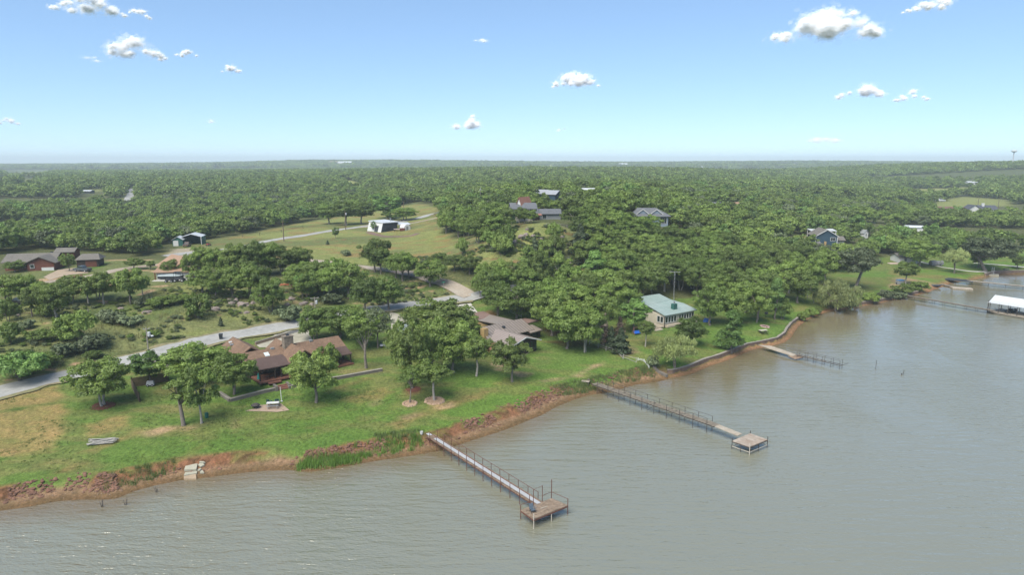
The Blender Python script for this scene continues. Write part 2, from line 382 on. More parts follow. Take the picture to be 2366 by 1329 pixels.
for poly, c, a in [ # unmown or worn patches: (outline, colour, strength)
  ([(-160,965),(0,915),(130,893),(145,915),(145,985),(125,1045),(60,1050),(-160,1080)], DRYG, .8),
  ([(-60,960),(140,925),(143,932),(-60,968)], LAWN * .8, .8), ([(30,975),(45,960),(50,960),(36,978)], LAWN * .8, .6),
  ([(190,985),(290,955),(305,970),(305,985),(210,1005)], DRYG, .75),
  ([(190,1045),(320,995),(330,1005),(270,1022),(215,1050)], DRYG * .9, .7),
  ([(320,1003),(385,988),(400,993),(350,1008)], SAND, .7), ([(100,1000),(140,995),(135,1040),(60,1050)], DRYG * 1.15, .6),
  ([(770,925),(880,895),(920,905),(830,935)], DRYG * .85, .6), ([(900,980),(1000,938),(1120,905),(1130,915),(1010,955),(920,990)], DRYG * .8, .65),
  ([(925,965),(960,955),(975,960),(940,970)], SAND * .8, .7), ([(1000,940),(1045,932),(1050,940),(1010,948)], SAND, .7),
  ([(1190,860),(1235,865),(1200,872),(1190,868)], SAND, .9), ([(1140,842),(1165,838),(1170,850),(1150,856)], SAND, .9),
  ([(1330,868),(1395,835),(1397,838),(1335,873)], SAND * .9, .8), ([(1250,880),(1330,868),(1332,873),(1255,888)], SAND * .8, .6),
  ([(1415,805),(1470,800),(1480,815),(1440,822)], SAND * .8, .6), ([(1490,800),(1520,800),(1515,806),(1490,806)], RED, .6),
  ([(855,930),(875,925),(880,935),(858,940)], SAND * .9, .5), ([(930,900),(965,895),(970,905),(940,912)], RED, .8),
  ([(590,960),(610,955),(600,968)], SAND * .7, .5), ([(535,975),(545,970),(545,1000),(538,1000)], SAND * .8, .5),
  ([(760,905),(800,880),(850,870),(860,878),(800,895)], DRYG * .75, .5), ([(410,985),(470,975),(480,985),(430,995)], SAND * .8, .4),
  ([(1850,650),(1960,640),(2060,640),(2080,655),(1960,690),(1880,700)], C(.13,.13,.05), .6), ([(2070,640),(2160,655),(2150,670),(2050,668)], SAND * .8, .7),
  ([(2060,625),(2200,640),(2160,645),(2050,634)], DRYG * .7, .5),
  ([(200,1075),(150,1090),(110,1100),(160,1078)], RED, .4), ([(425,1045),(470,1025),(480,1030),(440,1055)], RED * .9, .5), ([(560,1050),(610,1042),(612,1050),(560,1058)], RED, .7),
  ([(1100,735),(1130,715),(1150,725),(1130,745)], RED, .7), ([(1255,750),(1300,730),(1330,770),(1270,775)], RED * .6, .7), ([(1260,790),(1340,785),(1400,805),(1300,800)], RED * .55, .6)]:
    lay(c, zone(poly, .9, .9) * a * (.55 + .8 * nD) * (.6 + .8 * nC))
# shore: wet mud, dry beach, eroded red bank
nat = 1 - sstep(WALL_X0 - 1, WALL_X0 + 1, gx)
e = gd + 1.6 * (fbm(gx / 5, gy / 5, 5, 2) - .5)
lay(SAND * .5 + RED * .2, (1 - sstep(2.6, 3.4, e)) * nat)
lay(MUD, (1 - sstep(.6, 2.4, gd)) * nat)
gap = sstep(.38, .55, fbm(gx / 7, gy / 7, 77, 2)) * (1 - .6 * sstep(8, 14, gx) * sstep(120, 125, gy))
lay(RED * (.55 + .9 * 1)[None] if False else RED * 1.05, sstep(2.0, 2.8, e) * (1 - sstep(4.4, 5.6, e)) * nat * gap * (.4 + .6 * sstep(.35, .55, nD)))
lay(C(.09,.05,.03), sstep(2.2, 2.8, e) * (1 - sstep(4.2, 5.2, e)) * nat * gap * sstep(.5, .62, fbm(gx / .8, gy / .8, 91, 2)) * .8)
lay(C(.22,.13,.075), (1 - nat) * (1 - sstep(1.5, 1.9, gd)) * (gy < 330)); lay(MUD * .8, (1 - sstep(-.2, .5, gd)))
# tracks and clearings among the far woods
for poly, c in [([(30,425),(60,414),(86,413),(70,424),(40,428)], FIELD), ([(0,400),(115,395),(135,399),(20,403)], DULL * 1.3),
  ([(288,462),(298,436),(314,436),(306,462)], FIELD), ([(780,417),(812,417),(850,430),(835,434),(800,424)], FIELD * 1.3), ([(185,444),(205,436),(235,437),(240,443)], FIELD),
  ([(2090,432),(2260,432),(2290,438),(2110,450)], FIELD), ([(2140,466),(2220,455),(2330,462),(2330,476),(2160,478)], FIELD), ([(2180,500),(2260,494),(2330,500),(2250,506)], DULL),
  ([(780,378),(815,378),(812,382),(782,382)], FIELD * 1.5), ([(1250,384),(1282,380),(1282,387),(1258,387)], FIELD * 1.5), ([(1215,380),(1232,377),(1230,383),(1216,384)], FIELD * 1.5),
  ([(1300,382),(1310,381),(1312,385),(1302,386)], FIELD * 1.5), ([(1815,379),(1850,379),(1850,383),(1815,383)], FIELD * 1.4),
  ([(1810,560),(1870,545),(1890,558),(1830,570)], RED * .9), ([(1985,560),(2050,545),(2060,555),(2000,570)], RED * .7)]:
    lay(c, zone(poly, 3, 3))
# ---- ground material
m_ground, t, b = new_mat('ground_cover')
at = t.new('ShaderNodeAttribute'); at.attribute_name = 'albedo'
pos = t.new('ShaderNodeNewGeometry').outputs['Position']
n1 = t.noise(t.mapping(pos, (1, .8, 1)), 1.9, 5, .75).outputs['Fac']; n2 = t.noise(pos, .35, 4, .65).outputs['Fac']; n3 = t.noise(pos, 5.5, 3, .7).outputs['Fac']
c = t.mix(1.0, at.outputs['Color'], t.mix(t.ramp(n1, .28, .72), (.48, .5, .45), (1.5, 1.46, 1.4)), 'MULTIPLY')
c = t.mix(1.0, c, t.mix(t.ramp(n2, .3, .7), (.8, .86, .8), (1.2, 1.12, 1.1)), 'MULTIPLY')
c = t.mix(1.0, c, t.mix(t.ramp(n3, .3, .7), (.72, .72, .72), (1.28, 1.28, 1.28)), 'MULTIPLY')
t.link(c, b.inputs['Base Color']); b.inputs['Roughness'].default_value = .95; b.inputs['Specular IOR Level'].default_value = .1
bp = t.new('ShaderNodeBump'); bp.inputs['Strength'].default_value = .7; bp.inputs['Distance'].default_value = .25
t.link(t.math('ADD', n1, t.math('MULTIPLY', n3, .5)), bp.inputs['Height']); t.link(bp.outputs[0], b.inputs['Normal'])
nx, ny = len(xs), len(ys)
ii = (np.arange(ny - 1)[:, None] * nx + np.arange(nx - 1)[None]).ravel()
me = np_mesh('ground', np.stack([gx, gy, gz], 1), np.stack([ii, ii + 1, ii + 1 + nx, ii + nx], 1), m_ground, smooth=True,
             attrs={'albedo': ('FLOAT_COLOR', 'POINT', np.concatenate([alb, np.ones((len(alb), 1))], 1))})
tag(link_mesh('ground', me), kind='structure')
# ---------------------------------------------------------------- lake
m_water, t, b = new_mat('lake_water')
pos = t.new('ShaderNodeNewGeometry').outputs['Position']
at = t.new('ShaderNodeAttribute'); at.attribute_name = 'shallow_and_reflection'; calm = t.new('ShaderNodeAttribute'); calm.attribute_name = 'calm'
patch = t.ramp(t.noise(t.mapping(pos, (1, .6, 1), (0, 0, .5)), .03, 3, .6, .6).outputs['Fac'], .38, .62)
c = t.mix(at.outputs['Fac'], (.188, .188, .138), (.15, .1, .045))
t.link(c, b.inputs['Base Color']); b.inputs['Roughness'].default_value = .06; b.inputs['IOR'].default_value = 2.25; b.inputs['Specular IOR Level'].default_value = .5; b.inputs['Specular Tint'].default_value = (1, .96, .88, 1)
w1 = t.noise(t.mapping(pos, (.16, .75, 1), (0, 0, R(12))), 1.0, 2, .5, .6).outputs['Fac']      # long crests coming ashore
w2 = t.noise(t.mapping(pos, (.5, 1.6, 1), (0, 0, R(-38))), 1.0, 3, .6, .4).outputs['Fac']      # wind chop
w3 = t.noise(t.mapping(pos, (1.0, 1.7, 1), (0, 0, R(25))), 2.0, 2, .6).outputs['Fac']
hgt = t.math('ADD', t.math('MULTIPLY', w1, .6), t.math('ADD', t.math('MULTIPLY', w2, t.ramp(patch, 0, 1, .2, .5)), t.math('MULTIPLY', w3, t.ramp(patch, 0, 1, .1, .26))))
bp = t.new('ShaderNodeBump'); bp.inputs['Strength'].default_value = 1.0; bp.inputs['Distance'].default_value = .26
hgt = t.math('MULTIPLY', hgt, t.math('ADD', t.math('MULTIPLY', calm.outputs['Fac'], -.62), 1.0)); t.link(hgt, bp.inputs['Height']); t.link(bp.outputs[0], b.inputs['Normal'])
wx = np.array(geom(-150, -700, -6, 1.2)[::-1][:-1] + list(np.arange(-150, 330, 2.0)) + geom(330, 1200, 6, 1.15)); wy = np.array(geom(20, -700, -8, 1.3)[::-1][:-1] + list(np.arange(20, 330, 2.0)) + geom(330, 520, 6, 1.2))
WXg, WYg = np.meshgrid(wx, wy); wxf, wyf = WXg.ravel(), WYg.ravel(); wd = -shore_d(wxf, wyf)
sh = .55 * (1 - sstep(4, 20, wd + 8 * (fbm(wxf / 14, wyf / 14, 6, 2) - .5))) * sstep(24, 40, wxf); sh = np.maximum(sh, (1 - sstep(0, 7, wd + 3 * (fbm(wxf / 8, wyf / 8, 4, 2) - .5))) * .75)  # brown shallows along every shore; wider right-hand band paints in tree reflections
ii = (np.arange(len(wy) - 1)[:, None] * len(wx) + np.arange(len(wx) - 1)[None]).ravel(); nx = len(wx)
me = np_mesh('water', np.stack([wxf, wyf, np.zeros(len(wxf))], 1), np.stack([ii, ii + 1, ii + 1 + nx, ii + nx], 1), m_water, smooth=True, attrs={'shallow_and_reflection': ('FLOAT', 'POINT', sh), 'calm': ('FLOAT', 'POINT', (1 - sstep(6, 34, wd)) * sstep(20, 50, wxf) - .9 * (1 - sstep(-25, 25, wxf)))})
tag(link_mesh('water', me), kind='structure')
# ---------------------------------------------------------------- roads and paved areas
M_ROAD = surf('worn_chipseal', (.34, .335, .315), .9, .22, .9, .3, col2=(.27, .265, .245), sc2=.12)
M_GRAV = surf('gravel_track', (.36, .31, .25), .95, .25, 1.2, .4, col2=(.28, .22, .16), sc2=.15)
M_CONC = surf('old_concrete', (.37, .345, .28), .9, .2, .8, .2, col2=(.29, .27, .2), sc2=.25)
M_CONCW = surf('new_concrete', (.43, .41, .36), .85, .1, .8, .1)
def smooth_line(q, n=400, it=2):
    q = np.array(q, float)
    for _ in range(it):
        q = np.vstack([q[:1], np.stack([.75 * q[:-1] + .25 * q[1:], .25 * q[:-1] + .75 * q[1:]], 1).reshape(-1, 2), q[-1:]])
    s = np.r_[0, np.cumsum(np.hypot(*np.diff(q, axis=0).T))]; u = np.linspace(0, s[-1], max(3, int(s[-1] / 1.0)))
    return np.stack([np.interp(u, s, q[:, 0]), np.interp(u, s, q[:, 1])], 1)
def ribbon(name, px, width, m, lift=.1, wob=.45, it=2):
    q = smooth_line([P(*p)[:2] if len(p) == 2 else p[:2] for p in px], it=it)
    tg = np.gradient(q, axis=0); tg /= np.linalg.norm(tg, axis=1)[:, None] + 1e-9; nn = np.stack([-tg[:, 1], tg[:, 0]], 1)
    us = np.linspace(-.5, .5, 9); V = []
    for j, u in enumerate(us):
        w = width + (wob * 2 * (vnoise(np.arange(len(q)) / 2.5, np.full(len(q), j * 3.1), 9) - .5) * 2 if j in (0, 8) else 0)
        p = q + nn * (u * w)[:, None] if np.ndim(w) else q + nn * u * w
        V.append(np.c_[p, H(p[:, 0], p[:, 1])])
    V = np.array(V)                                  # (9, n, 3)
    zc = V[:, :, 2].mean(0); V[:, :, 2] = np.maximum(V[:, :, 2] * .5 + zc * .5, V[:, :, 2]) + lift; V[(0, 8), :, 2] -= lift * .75
    n = len(q); V = V.reshape(-1, 3); ii = (np.arange(8)[:, None] * n + np.arange(n - 1)[None]).ravel()
    o = link_mesh(name, np_mesh(name, V, np.stack([ii, ii + 1, ii + 1 + n, ii + n], 1), m, smooth=True)); tag(o, kind='structure'); return o
def patch_sheet(name, px, m, lift=.09, step=.8):
    q = np.array([P(*p)[:2] for p in px]); x0, y0 = q.min(0); x1, y1 = q.max(0)
    bm = bmesh.new(); vs = [bm.verts.new((x, y, 0)) for x, y in q]; bm.faces.new(vs)
    for ax, a, b_ in ((0, x0, x1), (1, y0, y1)):
        for v in np.arange(a + step, b_, step):
            co = (v, 0, 0) if ax == 0 else (0, v, 0); no = (1, 0, 0) if ax == 0 else (0, 1, 0)
            bmesh.ops.bisect_plane(bm, geom=list(bm.verts) + list(bm.edges) + list(bm.faces), plane_co=co, plane_no=no)
    X = np.array([v.co[:2] for v in bm.verts]); Z = H(X[:, 0], X[:, 1]) + lift
    for v, z in zip(bm.verts, Z): v.co.z = z
    bmesh.ops.recalc_face_normals(bm, faces=bm.faces)
    me = bpy.data.meshes.new(name); bm.to_mesh(me); bm.free(); me.materials.append(m)
    if me.polygons and me.polygons[0].normal.z < 0: me.flip_normals()
    o = link_mesh(name, me); tag(o, kind='structure'); return o
M_VERGE = surf('dry_verge', (.17, .17, .075), .95, .35, 1.5, .4, col2=(.26, .21, .12), sc2=.5)
ribbon('road_verge', [(-420,1030),(-200,962),(0,905),(150,868),(300,833),(400,808),(500,783),(600,765),(690,747),(800,727),(900,711),(1000,697),(1085,687)], 7.4, M_VERGE, .035, .9)
ribbon('lakeside_road', [(-420,1030),(-200,962),(0,905),(150,868),(300,833),(400,808),(500,783),(600,765),(690,747),(800,727),(900,711),(1000,697),(1100,685),(1190,668),(1260,650)], 5.6, M_ROAD)
ribbon('gravel_road', [(1085,686),(1060,670),(1020,654),(980,640),(900,622),(800,611),(700,600),(600,600),(500,606),(380,610),(300,618),(255,628),(200,640),(60,660),(-60,668)], 4.6, M_GRAV)
ribbon('hill_road', [(380,592),(470,580),(560,572),(600,560),(700,544),(800,529),(850,522),(900,516),(960,506),(985,499),(1000,494),(1020,491),(1050,489)], 5.5, M_ROAD)
ribbon('cabin_drive', [(830,526),(862,524),(920,519),(965,515),(1010,502),(1060,500)], 3.2, M_GRAV, .12)
ribbon('far_lane', [(296,470),(297,458),(304,446),(306,436)], 7.0, M_ROAD, .25)
patch_sheet('tar_patch', [(604,788),(640,774),(692,760),(706,760),(700,764),(645,779),(608,792)], surf('dark_tar', (.12, .12, .115), .9, .3, 1.5, .3), .13)
patch_sheet('house_driveway', [(650,762),(705,748),(715,770),(722,790),(700,800),(600,803),(592,797),(632,775)], M_CONC)
patch_sheet('side_drive', [(345,832),(420,808),(470,815),(440,840),(390,850),(350,850)], M_CONC, .08)
patch_sheet('white_parking_slab', [(1045,705),(1088,701),(1108,727),(1100,735),(1078,735)], M_CONCW)
patch_sheet('carport_drive', [(900,722),(925,728),(940,740),(930,760),(905,765)], M_CONC, .07)
patch_sheet('picnic_slab', [(566,951),(590,945),(600,937),(650,934),(669,949),(640,953)], surf('tan_slab', (.36, .27, .2), .9, .2, 1.5), .06)
patch_sheet('brick_driveway', [(100,640),(135,622),(170,618),(190,618),(205,630),(160,634),(130,643),(115,648)], surf('tan_pavers', (.36, .28, .2), .9, .2, 2), .08)
patch_sheet('far_parking', [(1985,565),(2005,553),(2050,545),(2060,552),(2020,562),(1995,575)], M_CONC, .15)
# ---------------------------------------------------------------- foliage
def leaf_mat(name, col, col2, trans=.42, obj_var=.36):
    m, t, b = new_mat(name); t.n.remove(b); out = t.n['Material Output']
    oi = t.new('ShaderNodeObjectInfo'); at = t.new('ShaderNodeAttribute'); at.attribute_name = 'tint'
    pos = t.new('ShaderNodeNewGeometry').outputs['Position']
    n = t.noise(pos, .45, 3, .6).outputs['Fac']; big = t.noise(pos, .012, 3, .6).outputs['Fac']
    f = t.math('ADD', t.math('MULTIPLY', oi.outputs['Random'], .5), t.math('MULTIPLY', t.ramp(n, .3, .7), .2)); f = t.math('ADD', f, t.math('MULTIPLY', t.ramp(big, .38, .62), .3))
    c = t.mix(f, col, col2)
    k = t.math('MULTIPLY', at.outputs['Fac'], t.ramp(t.math('FRACT', t.math('MULTIPLY', oi.outputs['Random'], 7.31)), 0, 1, 1 - obj_var, 1 + obj_var))
    hs = t.new('ShaderNodeVectorMath', operation='SCALE'); t.link(c, hs.inputs[0]); t.link(k, hs.inputs['Scale'])
    d = t.new('ShaderNodeBsdfDiffuse'); tr = t.new('ShaderNodeBsdfTranslucent'); mx = t.new('ShaderNodeMixShader'); mx.inputs[0].default_value = trans
    gl = t.new('ShaderNodeBsdfGlossy'); gl.inputs['Roughness'].default_value = .55; gl.inputs['Color'].default_value = (.8, .85, .8, 1); m2 = t.new('ShaderNodeMixShader'); m2.inputs[0].default_value = .035
    t.link(hs.outputs[0], d.inputs[0]); t.link(t.mix(.5, hs.outputs[0], (.13, .18, .03)), tr.inputs[0])
    t.link(d.outputs[0], mx.inputs[1]); t.link(tr.outputs[0], mx.inputs[2]); t.link(mx.outputs[0], m2.inputs[1]); t.link(gl.outputs[0], m2.inputs[2]); t.link(m2.outputs[0], out.inputs[0])
    return m
L_OAK = leaf_mat('oak_leaves', (.135, .214, .036), (.205, .268, .06))
L_BRIGHT = leaf_mat('bright_leaves', (.115, .21, .04), (.15, .24, .06), .3)
L_WILLOW = leaf_mat('willow_leaves', (.23, .28, .09), (.27, .3, .12), .3)
L_CEDAR = leaf_mat('cedar_needles', (.045, .072, .028), (.068, .092, .04), .1)
L_DRY = leaf_mat('dead_needles', (.17, .12, .085), (.2, .15, .11), .1)
L_SAGE = leaf_mat('grey_green_leaves', (.105, .14, .062), (.15, .175, .09), .2)
BARK = surf('oak_bark', (.17, .145, .12), .95, .35, 3, .6, col2=(.24, .21, .18))
BARKW = surf('pale_bark', (.36, .33, .29), .95, .25, 3, .5, col2=(.28, .25, .21))
def leaf_quads(rng, pts, nrm, size, tint, squash=1.0, droop=0.0):
    n = len(pts)
    nn = nrm + rng.normal(0, .45, (n, 3)); nn[:, 2] += .25; nn /= np.linalg.norm(nn, axis=1)[:, None]
    a = np.cross(nn, rng.normal(0, 1, (n, 3))); 
    if droop: a = a * (1 - droop) + np.array([0, 0, -1.0]) * droop
    a /= np.linalg.norm(a, axis=1)[:, None] + 1e-9; b = np.cross(nn, a); b /= np.linalg.norm(b, axis=1)[:, None] + 1e-9
    s = size * rng.uniform(.6, 1.35, n)[:, None]
    k = rng.uniform(.35, .7, (n, 1)) * squash
    V = np.stack([pts - a * s, pts + b * s * k - a * s * .1, pts + a * s * rng.uniform(.7, 1.1, (n, 1)) , pts - b * s * k * rng.uniform(.7, 1.2, (n, 1))], 1).reshape(-1, 3)
    F = np.arange(4 * n).reshape(-1, 4)
    return V, F, np.repeat(tint, 4)
def lobes_oak(rng, w, h, z0, n, flat=.62):
    """lobe centres and radii filling a broad domed crown, z0 crown base, h tree height"""
    c = []; rad = []
    cr = w / 2; cz = z0 + (h - z0) * .45; hz = (h - z0) * .55
    tries = 0
    while len(c) < n and tries < 4000:
        tries += 1
        d = rng.normal(0, 1, 3); d /= np.linalg.norm(d); d[2] = d[2] * .8 + .15
        q = rng.uniform(.35, 1.18) ** .5
        r = rng.uniform(.11, .29) * w * .75
        p = np.array([d[0] * (cr - r * .75) * q, d[1] * (cr - r * .75) * q, cz + d[2] * (hz - r * .4) * q])
        if all(np.linalg.norm((p - e) / (1, 1, .8)) > .5 * (r + f) for e, f in zip(c, rad)):
            c.append(p); rad.append(r)
    return np.array(c), np.array(rad)
def crown_mesh(name, kind, seed, w=9.0, h=8.0, z0=2.2, n_lobes=26, n_leaf=5200, leaf=.36, m=None):
    rng = np.random.default_rng(seed)
    if kind == 'cedar':
        n = n_leaf; z = rng.uniform(0, 1, n) ** .8; r = (w / 2) * (1 - z ** 1.25) * (.75 + .3 * np.sin(z * 23 + seed)) * rng.uniform(.55, 1.05, n) + .1
        a = rng.uniform(0, 2 * np.pi, n); r *= .85 + .25 * np.sin(a * 5 + z * 9)
        p = np.stack([r * np.cos(a), r * np.sin(a), z0 + z * (h - z0)], 1); nr = np.stack([np.cos(a), np.sin(a), np.full(n, .5)], 1)
        V, F, T = leaf_quads(rng, p, nr, leaf, rng.uniform(.75, 1.2, n)); C_ = None
    elif kind == 'feather':                           # tall plumes, bald cypress and cottonwood
        c = []; rad = []
        for k in range(n_lobes):
            z = rng.uniform(.06, 1); rr = (w / 2) * (1 - z ** 1.6) * rng.uniform(.2, .85); a = rng.uniform(0, 6.28)
            c.append((rr * math.cos(a), rr * math.sin(a), z0 + z * (h - z0) * .93)); rad.append(w * rng.uniform(.1, .19))
        C_, rad = np.array(c), np.array(rad)
    elif kind == 'willow':
        C_, rad = lobes_oak(rng, w, h, z0, n_lobes)
    else:
        C_, rad = lobes_oak(rng, w, h, z0, n_lobes)
    if kind != 'cedar':
        per = (rad ** 2) / (rad ** 2).sum(); Vs = []; Fs = []; Ts = []; off = 0
        for c, r, q in zip(C_, rad, per):
            n = max(12, int(n_leaf * q))
            d = rng.normal(0, 1, (n, 3)); d /= np.linalg.norm(d, axis=1)[:, None]
            d[:, 2] = np.where(d[:, 2] < -.35, -d[:, 2] * .6, d[:, 2]); d /= np.linalg.norm(d, axis=1)[:, None]
            lump = .82 + .3 * np.sin(d[:, 0] * 5 + c[1] * 3) * np.sin(d[:, 1] * 5 + c[0] * 3) + .1 * np.sin(d[:, 2] * 7 + c[2])
            rr = r * lump * rng.uniform(.62, 1.08, n) ** .6
            p = c + d * rr[:, None] * (1, 1, .8)
            if kind == 'willow':
                p[:, 2] -= rng.uniform(0, 1, n) ** 2 * r * 1.3 * (np.hypot(p[:, 0], p[:, 1]) / (w / 2))
            V, F, T = leaf_quads(rng, p, d * .9, leaf, np.full(n, rng.uniform(.82, 1.2)) * rng.uniform(.82, 1.18, n), .55 if kind == 'willow' else 1.0, .7 if kind == 'willow' else 0)
            Vs.append(V); Fs.append(F + off); Ts.append(T); off += len(V)
        V, F, T = np.vstack(Vs), np.vstack(Fs), np.concatenate(Ts)
    me = np_mesh(name, V, F, m, attrs={'tint': ('FLOAT', 'POINT', T)})
    return me, C_
def trunk_mb(rng, lobes, h, z0, r=.26, stems=1, lean=0.0, spread=.8):
    b = MB(); tops = []
    for s in range(stems):
        a = rng.uniform(0, 6.28); o = (spread * .35 * math.cos(a) if stems > 1 else 0, spread * .35 * math.sin(a) if stems > 1 else 0)
        top = Vector((o[0] * 3 + rng.uniform(-.4, .4) + lean, o[1] * 3 + rng.uniform(-.4, .4), z0 + (h - z0) * .35)); rs = r * (1 if stems == 1 else .68)
        mid = Vector((o[0] * 1.6 + rng.uniform(-.2, .2) + lean * .4, o[1] * 1.6 + rng.uniform(-.2, .2), z0 * .6))
        b.tube([(o[0], o[1], -.5), (o[0], o[1], .15), mid, top], [rs * 1.5, rs * 1.1, rs * .9, rs * .6], 7); tops.append((mid, top))
    if lobes is not None:
        for i in rng.permutation(len(lobes))[:11]:
            c = Vector(lobes[i]); mid, top = tops[int(i) % len(tops)]; s0 = mid.lerp(top, float(rng.uniform(.35, 1)))
            k = s0.lerp(c, .5) + Vector((rng.uniform(-.3, .3), rng.uniform(-.3, .3), rng.uniform(-.3, .2)))
            b.tube([s0, k, c], [r * .42, r * .28, r * .1], 5, False)
    return b
def mesh_of(mb, name, m):
    me = bpy.data.meshes.new(name); me.from_pydata(mb.v, [], mb.f); me.materials.append(m)
    for p in me.polygons: p.use_smooth = True
    return me
TREE = {}
def variant(key, kind, seed, m, bark=None, w=9.0, h=8.0, z0=2.4, n_lobes=26, n_leaf=15000, leaf=.175, r=.26, stems=1, lean=0.0):
    cm, lob = crown_mesh('crown', kind, seed, w, h, z0, n_lobes, n_leaf, leaf, m)
    tm = mesh_of(trunk_mb(np.random.default_rng(seed + 99), lob, h, z0, r, stems, lean), 'trunk', bark or BARK)
    TREE[key] = (cm, tm, w, h)
for k in range(7): variant('oak%d' % k, 'oak', 10 + k, L_OAK, z0=(1.5, 1.2, 2.1, .8, 1.6, 1.7, .5)[k], n_lobes=(27, 32, 21, 34, 29, 23, 32)[k], stems=(1, 2, 1, 1, 3, 1, 2)[k], bark=BARKW if k in (2, 4) else BARK)
variant('lolly', 'oak', 31, L_OAK, BARKW, 6.5, 7.5, 3.2, 22, 9000, .16, .2)
variant('lolly2', 'oak', 32, L_OAK, BARKW, 7, 8, 3.0, 24, 9500, .16, .22)
variant('sparse', 'oak', 33, L_OAK, BARK, 7.5, 9, 2.6, 13, 5200, .17, .2, lean=.8)
variant('airy', 'oak', 34, L_SAGE, BARK, 7.5, 8.5, 2.2, 22, 4600, .17, .17)
variant('knobby', 'oak', 35, L_OAK, BARK, 5, 8, 3.0, 10, 4600, .16, .24, lean=.6)
variant('bright', 'oak', 36, L_BRIGHT, BARK, 7.5, 9, 1.6, 28, 11000, .2, .22)
variant('bright2', 'feather', 37, L_BRIGHT, BARK, 8, 10, 1.0, 30, 11000, .2, .24)
variant('cypress', 'feather', 38, L_BRIGHT, BARK, 7.5, 9.5, .5, 34, 11000, .19, .3)
variant('willow', 'willow', 39, L_WILLOW, BARK, 9.5, 8, 3.0, 24, 12000, .24, .26, stems=2)
variant('willow2', 'willow', 40, L_WILLOW, BARK, 10, 7.0, 1.0, 26, 12000, .26, .3, stems=2)
variant('leaning', 'oak', 41, L_SAGE, BARK, 9, 9, 2.6, 26, 11000, .2, .32, lean=1.6)
variant('cedar', 'cedar', 42, L_CEDAR, BARK, 4.5, 6.5, .3, 0, 2200, .34, .16)
variant('cedar2', 'cedar', 43, L_CEDAR, BARK, 5.5, 6, .2, 0, 2400, .36, .16)
variant('deadcedar', 'cedar', 44, L_DRY, BARK, 4, 7, .5, 0, 900, .34, .14)
for k in range(3): variant('bush%d' % k, 'oak', 50 + k, L_OAK, BARK, 6, 3.6, .1, 22, 6000, .19, .1, 3)
variant('brightbush', 'oak', 54, L_BRIGHT, BARK, 7, 4, .1, 26, 8000, .2, .1, 3)
for k in range(2): variant('sage%d' % k, 'oak', 55 + k, L_SAGE, BARK, 5, 2.6, .0, 18, 1700, .28, .08, 3)
rngT = random.Random(4)
TREE_AT = []                                        # (x, y, radius) already planted
PLANTED = {}
def plant(key, base, width, height, name, label, cat, group=None, rz=None, lean_to=None):
    cm, tm, w, h = TREE[key]
    o = empty(name, base, rngT.uniform(0, 6.28) if rz is None else rz, label, cat, group, (width / w, width / w, height / h))
    link_mesh('trunk', tm, o); link_mesh('crown', cm, o)
    TREE_AT.append((base[0], base[1], width / 2)); return o
def T(key, px, py, wpx, top, label, name='oak_tree', cat='tree', group=None, rz=None):
    """tree whose trunk meets the ground at photo point (px, py)"""
    p = P(px, py); d = project(*p)[2] / F_PX
    hh = (py - top) * d / math.cos(math.atan2(CAM_Z - p[2], p[1]))
    return plant(key, p, wpx * d * 1.12, hh * 1.03, name, label, cat, group, rz)
# ---------------------------------------------------------------- trees that stand apart
T('oak4', 238, 937, 128, 838, 'round oak with several trunks in a red mulch ring beside the mown field')
T('bright', 346, 886, 74, 812, 'small bright green leaning tree behind the wooden privacy fence', 'young_tree')
T('knobby', 424, 984, 88, 872, 'slim dark oak with one bare trunk, next to the three-trunked oak')
T('oak2', 466, 979, 86, 862, 'dark oak splitting into three grey trunks on the lower lawn')
T('oak0', 448, 884, 140, 797, 'wide grey-green oak at the left end of the log house')
T('oak1', 541, 915, 108, 818, 'forked oak inside the corner of the low stone wall')
T('oak5', 731, 931, 116, 818, 'oak with a straight single trunk standing alone below the log house')
T('bush0', 757, 848, 56, 795, 'small round tree tight against the lake side of the log house', 'small_tree')
T('knobby', 846, 850, 62, 745, 'gnarled thin oak inside the right end of the stone wall')
T('oak6', 727, 787, 80, 710, 'low bushy oak where the driveway meets the log house roof')
T('oak3', 786, 782, 104, 708, 'broad oak shading the far side of the log house')
T('oak1', 838, 806, 92, 712, 'tall dark oak behind the gnarled thin oak')
T('airy', 873, 804, 76, 714, 'pale airy tree with thin leaves beside the flat trailer', 'airy_tree')
T('oak3', 1015, 795, 160, 700, 'largest spreading oak in front of the white parking slab')
T('oak0', 1075, 800, 80, 730, 'oak pressed against the chimney side of the brown metal-roofed house')
T('oak5', 952, 898, 104, 748, 'tall oak with a long bare trunk in the red mulch bed')
T('oak1', 1000, 866, 110, 742, 'dense oak in the middle of the lawn grove')
T('oak3', 1048, 862, 108, 752, 'dense oak at the right edge of the lawn grove')
T('sparse', 947, 932, 60, 850, 'stunted leaning oak with stubby limbs in a ring of sandstone', 'stunted_oak')
T('lolly', 1003, 926, 84, 838, 'small lollipop oak in a wide ring of sandstone')
T('lolly2', 1101, 870, 76, 780, 'oak with a whitewashed trunk in front of the brown house')
T('oak5', 1183, 883, 88, 790, 'round oak near the bare patch nearest the brown house windows')
for i, (k, x, y, w, t) in enumerate([('oak3',1195,742,112,655),('oak0',1258,738,100,648),('oak1',1150,728,78,655),('oak6',1310,735,92,652),('oak3',1275,775,100,672),('oak5',1340,742,90,662)]):
    T(k, x, y, w, t, 'dense oak in the clump behind the right wing of the brown metal-roofed house', group='oaks behind the brown house')
T('oak3', 1310, 805, 104, 702, 'big oak overhanging the right end of the brown house')
T('oak4', 1352, 813, 96, 718, 'oak with a pale forked trunk at the edge of the open lawn')
T('oak0', 1385, 775, 84, 680, 'dark oak left of the bright green tree by the green roof')
T('deadcedar', 1396, 798, 36, 728, 'dead brown cedar in the hedge line between the two lawns', 'dead_cedar')
